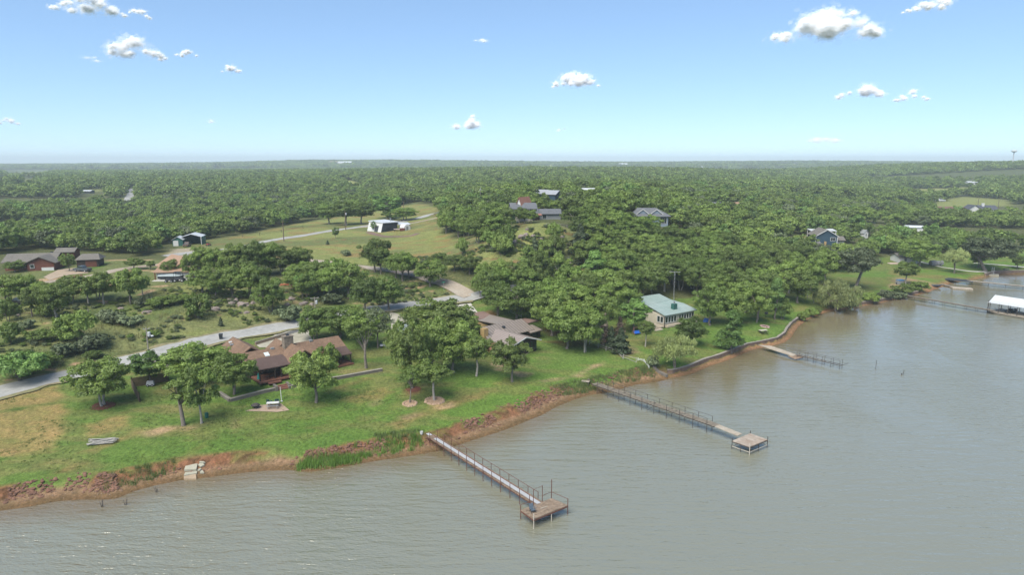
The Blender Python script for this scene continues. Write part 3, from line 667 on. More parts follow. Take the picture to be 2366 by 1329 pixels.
T('cedar2', 1434, 817, 52, 762, 'dark cedar at the bend of the broken rail fence', 'cedar_tree')
T('cedar', 1412, 806, 36, 758, 'narrow dark cedar behind the rail fence', 'cedar_tree')
T('deadcedar', 1432, 780, 34, 734, 'thin half-dead cedar tip above the dark cedar', 'dead_cedar')
T('bright', 1464, 766, 72, 694, 'bright green tree leaning on the left side of the green-roofed house', 'bright_tree')
T('bright2', 1372, 668, 84, 580, 'tall lime green tree rising from the hillside wood', 'bright_tree')
T('lolly', 1491, 802, 44, 745, 'small tree with a pale trunk left of the porch steps', 'small_tree')
T('oak6', 1593, 798, 72, 735, 'two-tiered bushy oak in front of the row of porch windows')
T('willow', 1562, 858, 96, 782, 'yellow-green willow at the corner of the shore wall', 'willow_tree')
T('cypress', 1688, 813, 78, 718, 'feathery light green cypress beside the shore wall', 'cypress_tree')
T('sage0', 1509, 850, 32, 826, 'small grey-green shrub at the end of the rail fence', 'shrub', 'shrub')
for x, y, w, t in [(1370,722,84,640),(1412,738,80,655),(1440,705,80,625),(1400,702,84,622),(1345,702,80,625),(1318,694,70,620),(1452,735,60,668),(1484,694,70,622),(1505,684,70,612),(1535,674,74,602),(1572,670,74,600),(1610,684,74,612),(1600,668,70,596)]:
    T('oak%d' % (x % 7), x, y, w, t, 'oak in the dense stand filling the ground between the brown roofs and the green roof', group='stand between the two lake houses')
for x, y, w, t in [(1660,704,76,632),(1700,702,76,630),(1722,722,70,650),(1765,702,76,630),(1795,692,76,618),(1682,684,70,612),(1822,678,70,606),(1742,694,76,622),(1755,715,60,655)]:
    T('oak%d' % (x % 7), x, y, w, t, 'oak in the close row hiding the pale grey roof', group='oaks around the pale grey roof')
T('oak3', 1640, 752, 80, 660, 'oak covering the right end of the green-roofed house')
T('oak0', 1695, 752, 76, 668, 'oak behind the cypress on the right lawn')
T('oak1', 1745, 745, 84, 658, 'oak with several stems behind the fire ring')
T('bright2', 1790, 738, 56, 645, 'upright bright green tree behind the picnic table lawn', 'bright_tree')
T('oak6', 1808, 738, 40, 690, 'small dark oak at the right edge of the fire ring lawn')
T('oak3', 1842, 700, 76, 622, 'broad oak left of the shore willow')
T('oak5', 1872, 678, 60, 600, 'oak with a clear trunk behind the shore willow')
T('oak0', 1905, 660, 70, 575, 'dark oak beside the leaning cottonwood')
T('willow2', 1934, 722, 92, 652, 'low willow hanging over the water', 'willow_tree')
T('leaning', 1976, 668, 92, 576, 'big leaning cottonwood on the far lawn', 'cottonwood_tree', rz=0.3)
T('oak2', 2092, 656, 52, 608, 'small leaning tree by the beach with the blue box', 'small_tree')
T('oak3', 2124, 616, 84, 556, 'round oak in front of the small white lake house')
T('willow', 2206, 632, 54, 578, 'light green round tree alone on the far lawn', 'willow_tree')
T('leaning', 2276, 626, 108, 552, 'large pale tree leaning over the far shore', 'cottonwood_tree', rz=2.8)
T('oak6', 2260, 618, 40, 568, 'dark oak half hidden behind the large pale leaning tree')
T('oak5', 2350, 622, 30, 590, 'small slim tree near the right edge of the far lawn', 'small_tree')
T('bush1', 2010, 700, 46, 678, 'dark round shrub above the shore wall right of the low willow', 'shrub', 'shrub')
for x, y, w, t in [(1965,712,34,690),(2045,692,38,672),(2075,690,40,676)]:
    T('sage1', x, y, w, t, 'pale green shrub along the top of the shore wall beyond the low willow', 'shrub', 'shrub', 'shrubs on the far shore wall')
for x, y, w, t in [(2120,672,46,652),(2085,678,52,656)]:
    T('bush0', x, y, w, t, 'dark shrub on the bank where the long footbridge begins', 'shrub', 'shrub', 'shrubs at the footbridge')
for x, y, w, t in [(1855,742,26,722),(1875,733,30,712),(1887,727,26,710)]:
    T('bush2', x, y, w, t, 'grey-green shrub growing out of the shore wall at its sharp bend', 'shrub', 'shrub', 'shrubs on the shore wall bend')
# --- slope above the left road
T('brightbush', 52, 876, 112, 815, 'rounded bright green bush beside the left road', 'bush', 'bush')
T('bush1', 176, 790, 92, 724, 'big dark green bush halfway up the slope', 'bush', 'bush')
T('bush0', 455, 737, 66, 684, 'yellowish dark bush near the grey boulders', 'bush', 'bush')
T('oak6', 626, 722, 72, 645, 'conical oak among the boulders on the slope')
T('sage0', 668, 742, 60, 708, 'light green bush at the road edge opposite the driveway', 'bush', 'bush')
T('bush2', 26, 795, 62, 748, 'dark bush at the left edge of the slope', 'bush', 'bush')
T('sage1', 768, 700, 54, 680, 'silvery spreading bush beside the slope power pole', 'bush', 'bush')
T('cedar', 511, 756, 14, 736, 'tiny round cedar by the far road edge', 'cedar_tree')
T('bush0', 555, 690, 30, 672, 'dark bush under the boulder row', 'bush', 'bush')
for x, y, w, t in [(110,735,50,705),(262,745,56,722),(300,750,60,728),(330,705,44,686),(365,712,54,690),(395,705,50,684),(425,700,36,682),(240,735,40,716),(220,805,70,778),(150,822,60,795),(95,790,60,765),(60,760,40,740),(215,830,40,812),(350,780,36,766),(20,730,44,700),(110,845,60,815),(180,815,60,790)]:
    T(('sage0', 'sage1', 'bush2')[int(x) % 3], x, y, w, t, 'low scrubby bush scattered in the rough grass above the left road', 'scrub_bush', 'bush', 'scrub on the roadside slope')
# --- belt of trees along the top of that slope
for x, y, w, t in [(15,705,80,640),(60,700,60,640),(105,712,70,650),(130,738,72,662),(75,735,50,668),(20,745,44,690)]:
    T('oak%d' % (x % 7), x, y, w, t, 'oak in the ragged belt at the left end of the slope top', group='oaks at the left slope top')
for x, y, w, t in [(165,700,70,642),(205,705,64,640),(240,702,66,632),(228,690,50,640)]:
    T('oak%d' % (x % 7), x, y, w, t, 'oak in the belt below the pickup house', group='oaks below the pickup house')
T('oak5', 302, 702, 74, 622, 'oak with a clear trunk between the two rise houses')
T('oak2', 330, 683, 40, 640, 'small oak left of the tan-roofed house lawn')
for x, y, w, t in [(470,680,70,620),(500,690,60,625),(540,690,70,615),(575,688,70,612),(600,690,56,618)]:
    T('oak%d' % (x % 7), x, y, w, t, 'oak in the dense row at the foot of the tan-roofed house lawn', group='oaks below the tan roof lawn')
for x, y, w, t in [(470,638,64,570),(505,642,60,575),(545,640,70,566),(582,640,76,560),(620,636,70,565),(650,634,74,570),(690,630,70,575),(560,622,60,562)]:
    T('oak%d' % (x % 7), x, y, w, t, 'oak in the grove right of the tan-roofed house', group='oaks right of the tan roof')
for x, y, w, t in [(700,668,76,605),(735,678,80,602),(770,672,76,596),(805,690,86,606),(760,690,60,622),(710,690,60,628),(680,672,50,625)]:
    T('oak%d' % (x % 7), x, y, w, t, 'oak in the clump above the boulder slope, left of the green clearing', group='oaks left of the clearing')
T('bright', 698, 690, 34, 635, 'small bright tree at the front of the clump above the boulders', 'small_tree')
for x, y, w, t in [(866,628,74,552),(880,632,60,570)]:
    T('oak%d' % (x % 7), x, y, w, t, 'tall oak in the pair standing on the middle gravel road', group='pair of oaks on the gravel road')
for x, y, w, t in [(915,642,56,585),(930,650,66,582),(945,644,52,588)]:
    T('oak%d' % (x % 5), x, y, w, t, 'oak in the row of dark trunks along the gravel road', group='row of oaks on the gravel road')
T('oak3', 994, 662, 72, 600, 'rounded oak at the bend of the gravel road')
T('bush2', 1068, 588, 32, 550, 'lone oval bush on the meadow below the hill', 'bush', 'bush')
T('cedar', 757, 566, 10, 556, 'tiny round bush in the middle of the meadow', 'bush', 'bush')
T('sage1', 800, 590, 24, 578, 'flat grey bush in the meadow hollow', 'bush', 'bush')
T('bright', 776, 550, 16, 526, 'small bright sapling on the meadow left of the white cabin', 'sapling')
T('bright', 865, 535, 16, 512, 'thin sapling against the white cabin wall', 'sapling')
for x, y, w, t in [(1105,560,60,500),(1140,552,60,498),(1060,548,60,482),(1030,540,44,488),(1085,540,60,482),(1170,535,50,480)]:
    T('oak%d' % (x % 7), x, y, w, t, 'oak in the thicket on the left shoulder of the hill', group='oaks on the hill shoulder')
for x, y, w, t in [(1160,590,52,545),(1135,572,46,535),(1260,600,44,555),(1285,592,48,545),(1220,600,30,570),(1172,575,36,520),(1280,560,40,515)]:
    T('bush%d' % (x % 3), x, y, w, t, 'leafy bush on the rocky bluff below the hill house', 'bush', 'bush', 'bushes on the bluff')
T('cedar', 1236, 585, 26, 548, 'dark cedar on the rocky bluff', 'cedar_tree')
T('oak5', 1200, 514, 34, 478, 'oak in front of the white A-frame gable', group=None)
for x, y, w, t in [(1168,517,36,480),(1212,516,34,482),(1228,515,32,484)]:
    T('oak%d' % (x % 3), x, y, w, t, 'oak on the lawn edge below the grey roof of the hill house', group='oaks before the hill house')
T('cedar2', 1340, 588, 64, 522, 'huge dark cedar right of the rocky bluff', 'cedar_tree')
T('bright', 1352, 548, 36, 508, 'pale green tree behind the huge dark cedar', 'bright_tree')
for x, y, w, t in [(1120,655,44,606),(1050,628,50,590),(1085,635,50,590),(1015,615,44,585)]:
    T('oak%d' % (x % 7), x, y, w, t, 'oak in the low thicket between the meadow and the road junction', group='thicket above the junction')
for x, y, w, t in [(1130,700,60,622),(1108,688,44,636),(1160,690,60,620),(1200,672,64,596),(1245,672,70,582),(1290,668,60,588),(1215,690,60,625),(1160,660,50,600),(1275,690,60,640)]:
    T('oak%d' % (x % 7), x, y, w, t, 'dark oak in the wood right of the road junction', group='wood at the junction')
for x, y, w, t in [(1325,530,54,480),(1350,534,56,482),(1378,532,56,484),(1340,554,50,507),(1370,552,54,502),(1402,547,54,500)]:
    T('oak%d' % (x % 7), x, y, w, t, 'oak in the thick stand right beside the hill house', group='oaks right of the hill house')
T('cedar', 1332, 668, 22, 628, 'small dark cedar on the bare strip below the bluff', 'cedar_tree')
T('bright', 895, 505, 64, 455, 'bright green round tree behind the white cabin', 'bright_tree')
T('bright2', 1026, 507, 38, 460, 'bright tree beside the loop of the hill road', 'bright_tree')
for x, y, w, t in [(935,510,60,482),(905,508,46,490)]:
    T('oak%d' % (x % 7), x, y, w, t, 'low oak beside the bright round tree behind the cabin', group='low oaks behind the cabin')
for x, y, w, t in [(800,520,80,468),(760,518,60,475),(835,518,60,472)]:
    T('oak%d' % (x % 7), x, y, w, t, 'oak in the clump across the hill road from the white cabin', group='oaks across the hill road')
T('oak5', 160, 625, 34, 585, 'small tree on the round grass bed by the pickup', 'small_tree')
T('oak3', 35, 628, 44, 602, 'low tree in front of the grey-shingled house', 'small_tree')
T('oak1', 395, 642, 46, 600, 'oak in front of the covered boat', group=None)
T('oak2', 440, 648, 36, 592, 'thin oak at the right corner of the tan-roofed house')
for x, y, w, t in [(310,622,46,598),(348,622,22,602)]:
    T('oak%d' % (x % 7), x, y, w, t, 'small tree beside the drive left of the tan roof', 'small_tree', 'tree', 'small trees by the drive')
# ---------------------------------------------------------------- woods
def poly_w(px): return np.array([P(*p)[:2] for p in px])
OPEN = [poly_w(q) for q in [
 [(380,592),(470,552),(560,540),(740,503),(800,497),(960,466),(1012,472),(1030,540),(1100,560),(1160,530),(1345,540),(1350,690),(1100,690),(900,715),(690,745),(500,785),(0,905),(-420,1020),(-420,600),(0,590),(60,575),(240,585),(380,600)],
 [(28,442),(60,416),(92,411),(76,432),(50,446)],[(0,412),(0,397),(115,395),(139,401),(100,408)],
 [(276,484),(296,434),(322,434),(316,484)],[(776,420),(812,416),(856,434),(838,446),(800,434)],[(178,458),(205,437),(240,437),(248,458)],
 [(2085,436),(2260,431),(2290,442),(2110,460)],[(2140,474),(2220,454),(2335,461),(2335,486),(2160,488)],[(2170,504),(2260,492),(2335,500),(2250,510)],
 [(1800,566),(1870,545),(1890,558),(1830,572)],[(1980,570),(2000,548),(2052,543),(2065,556),(2010,578)],
 [(780,378),(815,377),(812,383),(782,383)],[(1250,384),(1284,379),(1284,388),(1256,388)],[(1213,380),(1234,376),(1232,384),(1214,385)],[(1815,379),(1850,378),(1850,384),(1815,384)]]]
OPEN.append(lw)
CLEAR = []                                           # (x0, y0, half width, front, back): around buildings, open towards the lake
def clear(px, py, half, front, back): p = P(px, py); CLEAR.append((p[0], p[1], half, front, back))
clear(1240,515,20,2,34); clear(1265,462,9,72,12); clear(1365,455,8,70,8); clear(1512,520,13,12,10); clear(1900,572,16,26,24); clear(1998,552,5,36,5); clear(2033,500,9,60,8)
clear(2200,494,14,42,12); clear(2275,494,22,42,14); clear(2105,545,8,30,6); clear(1165,425,14,90,10); clear(1032,440,12,90,10); clear(210,446,10,70,10); clear(362,446,10,70,8); clear(2090,605,12,20,8)
clear(407,566,7,46,8); clear(443,562,9,40,8); clear(1735,668,10,10,8); clear(640,1000,1,1,1); clear(1345,660,4,10,4); clear(1540,715,16,5,12); clear(1110,478,3,4,4); clear(2338,378,14,140,20)
clear(2310,492,14,90,10); clear(1690,478,8,50,6); clear(1655,482,5,50,5); clear(2250,420,10,80,8)
def free(x, y, pad=0.0):
    ok = np.ones(x.shape, bool)
    for q in OPEN: ok &= ~inside(q, x, y)
    for cx, cy, hw, fr, bk in CLEAR:
        L = math.hypot(cx, cy); ux, uy = cx / L, cy / L
        al = (x - cx) * ux + (y - cy) * uy; la = -(x - cx) * uy + (y - cy) * ux
        ok &= ~((np.abs(la) < hw) & (al > -fr) & (al < bk))
    ok &= shore_d(x, y) > 6
    return ok
rs = np.random.default_rng(77)
def jitter_grid(y0, y1, sp, edge=.9):
    ny = int((y1 - y0) / sp); xm = y1 * edge
    X, Y = np.meshgrid(np.arange(-xm, xm, sp), y0 + sp * np.arange(ny + 1))
    X = X + sp * .5 * (np.arange(ny + 1) % 2)[:, None]
    X = X + rs.uniform(-.36, .36, X.shape) * sp; Y = Y + rs.uniform(-.36, .36, Y.shape) * sp
    X, Y = X.ravel(), Y.ravel(); dist = np.hypot(X, Y); k = (dist >= y0) & (dist < y1) & (np.abs(X) < Y * edge + 25)
    return X[k], Y[k]
# the nearer hillside wood, tree by tree
NEAR_MAX = 100
x, y = jitter_grid(175, 420, 6.3)
kk = free(x, y); x, y = x[kk], y[kk]
ta = np.array(TREE_AT); far_enough = np.array([np.all(np.hypot(ta[:, 0] - a, ta[:, 1] - b) > 2.2 + ta[:, 2] * .55) for a, b in zip(x, y)])
x, y = x[far_enough], y[far_enough]; z = H(x, y)
order = np.argsort(np.hypot(x, y)); near = order[:NEAR_MAX]; rest0 = order[NEAR_MAX:]
def where_label(px, py):
    if px < 1100: return 'oak in the flat woods beyond the left houses', 'woods beyond the left houses'
    if px < 1420: return 'oak in the wood on the bank between the bluff and the green-roofed house', 'wood below the bluff'
    if px < 1640: return 'oak in the close wood behind the green-roofed house and its tall antenna', 'wood behind the green roof'
    if px < 1900: return 'oak in the close wood between the green-roofed house and the blue two-storey house', 'wood before the blue house'
    return 'oak in the wood behind the far lawn at the right', 'wood behind the far lawn'
for i in near:
    px, py, _ = project(x[i], y[i], z[i]); lb, gr = where_label(px, py)
    wd = rs.uniform(7.2, 10.2); plant('oak%d' % rs.integers(0, 7), (x[i], y[i], z[i]), wd, wd * rs.uniform(.8, 1.02), 'oak_tree', lb, 'tree', gr)
# everything farther off: one mass of forest
SRC = bpy.data.collections.new('forest_sources')
def src(i, kind, seed, w, h, z0, nl, nf, leaf, m):
    me, _ = crown_mesh('s%02d' % i, kind, seed, w, h, z0, nl, nf, leaf, m); o = bpy.data.objects.new('s%02d' % i, me); SRC.objects.link(o)
for i in range(6): src(i, 'oak', 200 + i, 9, 7.5, .8, 20, 2600, .38, L_OAK)
src(6, 'oak', 206, 9, 8, .8, 20, 2600, .38, L_BRIGHT); src(7, 'oak', 207, 9, 7, .8, 20, 2400, .38, L_SAGE)
for i in range(4): src(8 + i, 'oak', 220 + i, 9, 7.5, .5, 16, 800, .68, L_OAK)
def clump(i, seed, span, n):
    rng = np.random.default_rng(seed); Vs = []; Fs = []; Ts = []; off = 0
    for k in range(n):
        w = rng.uniform(7, 12); c = np.array([rng.uniform(-span / 2, span / 2), rng.uniform(-span / 2, span / 2), 0]); hh = rng.uniform(5.5, 9.5)
        nq = 130; d = rng.normal(0, 1, (nq, 3)); d[:, 2] = np.abs(d[:, 2]) * 1.1; d /= np.linalg.norm(d, axis=1)[:, None]
        p = c + d * np.array([w / 2, w / 2, hh * .55]) * (.8 + .25 * np.sin(d[:, :1] * 6 + k) * np.sin(d[:, 1:2] * 6)) + (0, 0, hh * .42)
        V, F, T_ = leaf_quads(rng, p, d, 1.25, np.full(nq, rng.uniform(.75, 1.2)) * rng.uniform(.85, 1.15, nq)); Vs.append(V); Fs.append(F + off); Ts.append(T_); off += len(V)
    o = bpy.data.objects.new('s%02d' % i, np_mesh('s%02d' % i, np.vstack(Vs), np.vstack(Fs), L_OAK, attrs={'tint': ('FLOAT', 'POINT', np.concatenate(Ts))})); SRC.objects.link(o)
for i in range(4): clump(12 + i, 300 + i, 20, 6)
PX, PY, IDX, SCL = [x[rest0]], [y[rest0]], [], []
def add_pts(X, Y, lo, hi, s0, s1, special=False):
    k = free(X, Y); X, Y = X[k], Y[k]; PX.append(X); PY.append(Y); tags(len(X), lo, hi, s0, s1, special)
def tags(n, lo, hi, s0, s1, special):
    i = rs.integers(lo, hi, n)
    if special: u = rs.uniform(0, 1, n); i = np.where(u < .06, 6, np.where(u < .16, 7, i))
    s = rs.uniform(s0, s1, n); IDX.append(i); SCL.append(np.stack([s, s, s * rs.uniform(.85, 1.15, n)], 1))
tags(len(rest0), 0, 6, .75, 1.2, True)
add_pts(*jitter_grid(420, 640, 6.6), 0, 6, .65, 1.3, True)
add_pts(*jitter_grid(640, 1250, 7.6), 8, 12, .7, 1.45)
add_pts(*jitter_grid(1250, 2700, 19), 12, 16, .9, 1.2)
add_pts(*jitter_grid(2700, 7000, 42), 12, 16, 1.7, 2.4)
fx, fy = np.concatenate(PX), np.concatenate(PY); fz = H(fx, fy); idx = np.concatenate(IDX); scl = np.vstack(SCL)
thin = (fy > 2700); scl[thin, 2] *= .62
me = bpy.data.meshes.new('forest'); me.vertices.add(len(fx)); me.vertices.foreach_set('co', np.stack([fx, fy, fz - .3], 1).astype(np.float32).ravel())
for an, ty, dt, fld in (('idx', 'INT', idx.astype(np.int32), 'value'), ('scl', 'FLOAT_VECTOR', scl.astype(np.float32), 'vector'), ('rot', 'FLOAT_VECTOR', np.stack([np.zeros(len(fx)), np.zeros(len(fx)), rs.uniform(0, 6.28, len(fx))], 1).astype(np.float32), 'vector')):
    a = me.attributes.new(an, ty, 'POINT'); a.data.foreach_set(fld, dt.ravel())
fo = tag(link_mesh('forest', me), kind='stuff')
g = bpy.data.node_groups.new('forest_scatter', 'GeometryNodeTree')
g.interface.new_socket('Geometry', in_out='INPUT', socket_type='NodeSocketGeometry'); g.interface.new_socket('Geometry', in_out='OUTPUT', socket_type='NodeSocketGeometry')
gi, go = g.nodes.new('NodeGroupInput'), g.nodes.new('NodeGroupOutput'); iop = g.nodes.new('GeometryNodeInstanceOnPoints'); ci = g.nodes.new('GeometryNodeCollectionInfo')
ci.inputs['Collection'].default_value = SRC; ci.inputs['Separate Children'].default_value = True; ci.inputs['Reset Children'].default_value = True
def named(n, ty): q = g.nodes.new('GeometryNodeInputNamedAttribute'); q.data_type = ty; q.inputs['Name'].default_value = n; return [o_ for o_ in q.outputs if o_.enabled and o_.name == 'Attribute'][0]
g.links.new(gi.outputs[0], iop.inputs['Points']); g.links.new(ci.outputs[0], iop.inputs['Instance']); iop.inputs['Pick Instance'].default_value = True
g.links.new(named('idx', 'INT'), iop.inputs['Instance Index']); g.links.new(named('scl', 'FLOAT_VECTOR'), iop.inputs['Scale'])
g.links.new(named('rot', 'FLOAT_VECTOR'), iop.inputs['Rotation']); g.links.new(iop.outputs[0], go.inputs[0])
md = fo.modifiers.new('scatter', 'NODES'); md.node_group = g
def scatter(name, X, Y, I, S, dz=-.05):
    Z = H(X, Y); m_ = bpy.data.meshes.new(name); m_.vertices.add(len(X)); m_.vertices.foreach_set('co', np.stack([X, Y, Z + dz], 1).astype(np.float32).ravel()); n_ = len(X)
    for an, ty, dt, fld in (('idx', 'INT', I.astype(np.int32), 'value'), ('scl', 'FLOAT_VECTOR', S.astype(np.float32), 'vector'), ('rot', 'FLOAT_VECTOR', np.stack([np.zeros(n_), np.zeros(n_), rs.uniform(0, 6.28, n_)], 1).astype(np.float32), 'vector')):
        a = m_.attributes.new(an, ty, 'POINT'); a.data.foreach_set(fld, dt.ravel())
    o = tag(link_mesh(name, m_), kind='stuff'); o.modifiers.new('scatter', 'NODES').node_group = g; return o
ux, uy = [], []
for q, n_, th in ((poly_w([(0,882),(345,800),(500,770),(690,732),(760,716),(720,690),(600,668),(460,665),(300,668),(0,690)]), 700, .5), (poly_w([(1100,600),(1180,530),(1340,540),(1350,680),(1300,650),(1200,612)]), 700, .45), (poly_w([(560,660),(830,645),(860,625),(980,650),(1050,680),(900,704),(760,720)]), 500, .55), (poly_w([(1000,640),(1150,625),(1200,600),(1080,570),(960,600)]), 260, .5)):
    a = rs.uniform(q[:, 0].min(), q[:, 0].max(), n_ * 3); b = rs.uniform(q[:, 1].min(), q[:, 1].max(), n_ * 3); k = inside(q, a, b) & (fbm(a / 7, b / 7, 33, 3) > th); ux.append(a[k][:n_]); uy.append(b[k][:n_])
ux, uy = np.concatenate(ux), np.concatenate(uy); n_ = len(ux); s_ = rs.uniform(.06, .19, n_)
scatter('undergrowth', ux, uy, np.where(rs.uniform(0, 1, n_) < .55, 7, rs.integers(0, 6, n_)), np.stack([s_, s_, s_ * rs.uniform(.5, .9, n_)], 1))
print('undergrowth', n_)
print('forest points', len(fx), 'near', len(near), 'trees planted', len(TREE_AT))
# ---------------------------------------------------------------- clouds and haze
def cloud_mat(name, alpha):
    m, t, b = new_mat(name); t.n.remove(b); out = t.n['Material Output']; at = t.new('ShaderNodeAttribute'); at.attribute_name = 'opacity'
    d = t.new('ShaderNodeBsdfDiffuse'); d.inputs[0].default_value = (1, 1, 1, 1); tr = t.new('ShaderNodeBsdfTranslucent'); tr.inputs[0].default_value = (1, 1, 1, 1)
    mx = t.new('ShaderNodeMixShader'); mx.inputs[0].default_value = .5; tp = t.new('ShaderNodeBsdfTransparent'); m2 = t.new('ShaderNodeMixShader'); t.link(t.math('MULTIPLY', at.outputs['Fac'], alpha), m2.inputs[0])
    t.link(d.outputs[0], mx.inputs[1]); t.link(tr.outputs[0], mx.inputs[2]); t.link(tp.outputs[0], m2.inputs[1]); t.link(mx.outputs[0], m2.inputs[2]); t.link(m2.outputs[0], out.inputs[0])
    return m
CL = [cloud_mat('cloud_vapour', .2), cloud_mat('thin_cloud_vapour', .035)]
def cloud(x0, y0, x1, y1, seed, label, thin=0, lobes=9, alt=1300.0):
    rng = np.random.default_rng(seed); cx, cy = (x0 + x1) / 2, y1
    dx, dy, dz = (float(v) for v in ray(cx, cy)); t_ = min((alt - CAM_Z) / max(dz, .02), 26000); c = np.array([dx * t_, dy * t_, CAM_Z + dz * t_])
    mpp = project(*c)[2] / F_PX; w, h = (x1 - x0) * mpp, (y1 - y0) * mpp
    P_ = []; D_ = []; S_ = []; lobes = int(lobes * 1.6) if not thin else 4
    for k in range(lobes):
        u = rng.uniform(-.44, .44) * (.7 if thin else 1); r = (max(h, w * .5) if thin else h) * rng.uniform(.16, .34) * (1.15 - abs(u) * 1.3); top = (1 - (abs(u) / .5) ** 1.6)
        ctr = np.array([u * w, rng.uniform(-.15, .15) * w, r * .6 + rng.uniform(0, 1) ** 1.3 * max(0, h * top - 1.6 * r)])
        n = int(80 + 150 * r / (h * .36)); n = n // 2 if thin else n; d = rng.normal(0, 1, (n, 3)); d /= np.linalg.norm(d, axis=1)[:, None]
        f = np.abs(rng.normal(0, .62, n)); lump = 1 + .35 * np.sin(d[:, 0] * 4 + k) * np.sin(d[:, 2] * 5 + k * 2) + .2 * np.sin(d[:, 0] * 11) * np.sin(d[:, 1] * 9 + k)
        q = ctr + d * (r * lump * f)[:, None] * ((1.5, 1.1, .9) if not thin else (2.4, 1.5, .35)); q[:, 2] = np.where(q[:, 2] < 0, q[:, 2] * .3, q[:, 2])
        P_.append(q); D_.append(np.exp(-f ** 2 * 1.1)); S_.append(r * rng.uniform(.14, .4, n) * (1.1 - .35 * np.minimum(f, 1.6)))
    p = np.vstack(P_); n = len(p); den = np.concatenate(D_); s = np.concatenate(S_)[:, None] * (1.0 if not thin else 1.4)
    sn = np.array(sd) * .8 + np.array([0, -.5, .1]) + rng.normal(0, .4, (n, 3)); a = np.cross(sn, rng.normal(0, 1, (n, 3))); a /= np.linalg.norm(a, axis=1)[:, None]; b_ = np.cross(a, sn); b_ /= np.linalg.norm(b_, axis=1)[:, None]
    V = np.stack([p + (a * math.cos(q) + b_ * math.sin(q)) * s for q in (0, 1.05, 2.1, 3.14, 4.19, 5.24)], 1).reshape(-1, 3)
    o = link_mesh('cloud', np_mesh('cloud', V, np.arange(6 * n).reshape(-1, 6), CL[thin], attrs={'opacity': ('FLOAT', 'POINT', np.repeat(den, 6))})); o.location = c; o.rotation_euler = (0, 0, -math.atan2(dx, dy)); tag(o, label, 'cloud')
cloud(228, 76, 384, 136, 1, 'broad puffy white cloud low over the left, second largest', 0, 14)
cloud(402, 106, 468, 132, 2, 'small flat white cloud just right of the broad puffy one', 0, 6)
cloud(508, 142, 562, 170, 3, 'small round white cloud, rightmost of the left-hand clouds', 0, 5)
cloud(284, 10, 350, 42, 4, 'small white cloud above the broad puffy one on the left', 0, 7)
cloud(120, -26, 292, 34, 5, 'white cloud cut by the top left edge of the picture', 0, 13)
cloud(1266, 152, 1392, 203, 6, 'white cloud with a trailing right end near the middle of the sky', 0, 11)
cloud(1040, 258, 1126, 299, 7, 'low white peaked cloud above the wind turbine', 0, 9)
cloud(1780, 4, 2034, 92, 8, 'largest white cloud, high on the right', 0, 20)
cloud(1930, 184, 2046, 228, 9, 'flat-based white cloud, larger of the low pair on the right', 0, 11)
cloud(2068, 198, 2142, 234, 10, 'small white cloud, right one of the low pair on the right', 0, 7)
cloud(2086, -20, 2212, 25, 11, 'white cloud cut by the top edge at the right', 0, 9)
cloud(-20, 268, 66, 289, 12, 'thin low white cloud at the left edge', 0, 6)
cloud(1846, 306, 1958, 334, 13, 'faint wisp of cloud low over the right woods', 1, 8)
cloud(1280, 288, 1314, 306, 14, 'tiny faint cloud low in the middle', 1, 4)
cloud(460, 268, 502, 286, 15, 'tiny faint cloud low on the left', 1, 4)
cloud(1082, 84, 1142, 98, 16, 'faint streak of cloud high in the middle', 1, 5)
cloud(172, 112, 240, 146, 17, 'faint wisp left of the broad puffy cloud', 1, 6)
HZ = MB().box((0, 4100, 48.0), (19400, 11000, 102.0))
mh = bpy.data.materials.new('haze_air'); mh.use_nodes = True; ntt = mh.node_tree; ntt.nodes.clear()
pv = ntt.nodes.new('ShaderNodeVolumePrincipled'); pv.inputs['Color'].default_value = (.82, .94, .98, 1); pv.inputs['Density'].default_value = 1.9e-4; pv.inputs['Anisotropy'].default_value = .0
oo = ntt.nodes.new('ShaderNodeOutputMaterial'); ntt.links.new(pv.outputs[0], oo.inputs['Volume'])
tag(HZ.build('haze', mh), kind='stuff')
# ---------------------------------------------------------------- building kit
M_SHING = surf('tan_shingles', (.205, .13, .085), .95, .35, 2.5, .3, col2=(.15, .095, .062), sc2=.5)
M_PORCHR = surf('brown_shingles', (.1, .066, .056), .95, .25, 2.5, .2)
M_DKWOOD = surf('dark_stained_wood', (.045, .032, .024), .8, .3, 2, .2)
M_DECK = surf('red_stained_deck', (.2, .085, .055), .8, .3, 2, .2, stripe=(0, .3, .6, .5))
M_STONE = surf('field_stone', (.27, .225, .17), .9, .45, 2.2, .6, col2=(.17, .14, .11), sc2=1.5)
M_STONEW = surf('grey_wall_stone', (.19, .17, .145), .95, .4, 1.6, .6, col2=(.14, .12, .1), sc2=.8)
M_BRMETAL = surf('brown_metal_roof', (.24, .2, .17), .5, .15, 1.2, .2, stripe=(0, .85, .9, .75), spec=.4)
M_BRMETAL2 = surf('brown_metal_roof_smooth', (.25, .21, .18), .5, .15, 1.0, .1, spec=.4)
M_BRMETALV = surf('brown_metal_roof_lake', (.27, .22, .19), .5, .12, 1.2, .2, stripe=(1, .85, .6, .4), spec=.4)
M_GRMETAL = surf('green_metal_roof', (.25, .32, .29), .5, .12, .8, .1, stripe=(0, .9, .4, .25), col2=(.29, .35, .325), sc2=.2, spec=.35)
M_CREAM = surf('cream_siding', (.47, .43, .34), .8, .12, 1.5, .1)
M_WHITE = surf('white_paint', (.55, .55, .53), .7, .08, 1.5)
M_WHITER = surf('white_metal_roof', (.5, .52, .53), .45, .08, 1, .1)
M_GREYR = surf('grey_shingles', (.16, .145, .125), .95, .25, 2, .2, col2=(.13, .12, .105))
M_SLATER = surf('slate_shingles', (.125, .13, .14), .95, .2, 2, .2)
M_BRICKR = surf('red_brown_brick', (.16, .06, .04), .9, .3, 3, .3)
M_REDTILE = surf('rust_roof', (.3, .14, .095), .9, .2, 2)
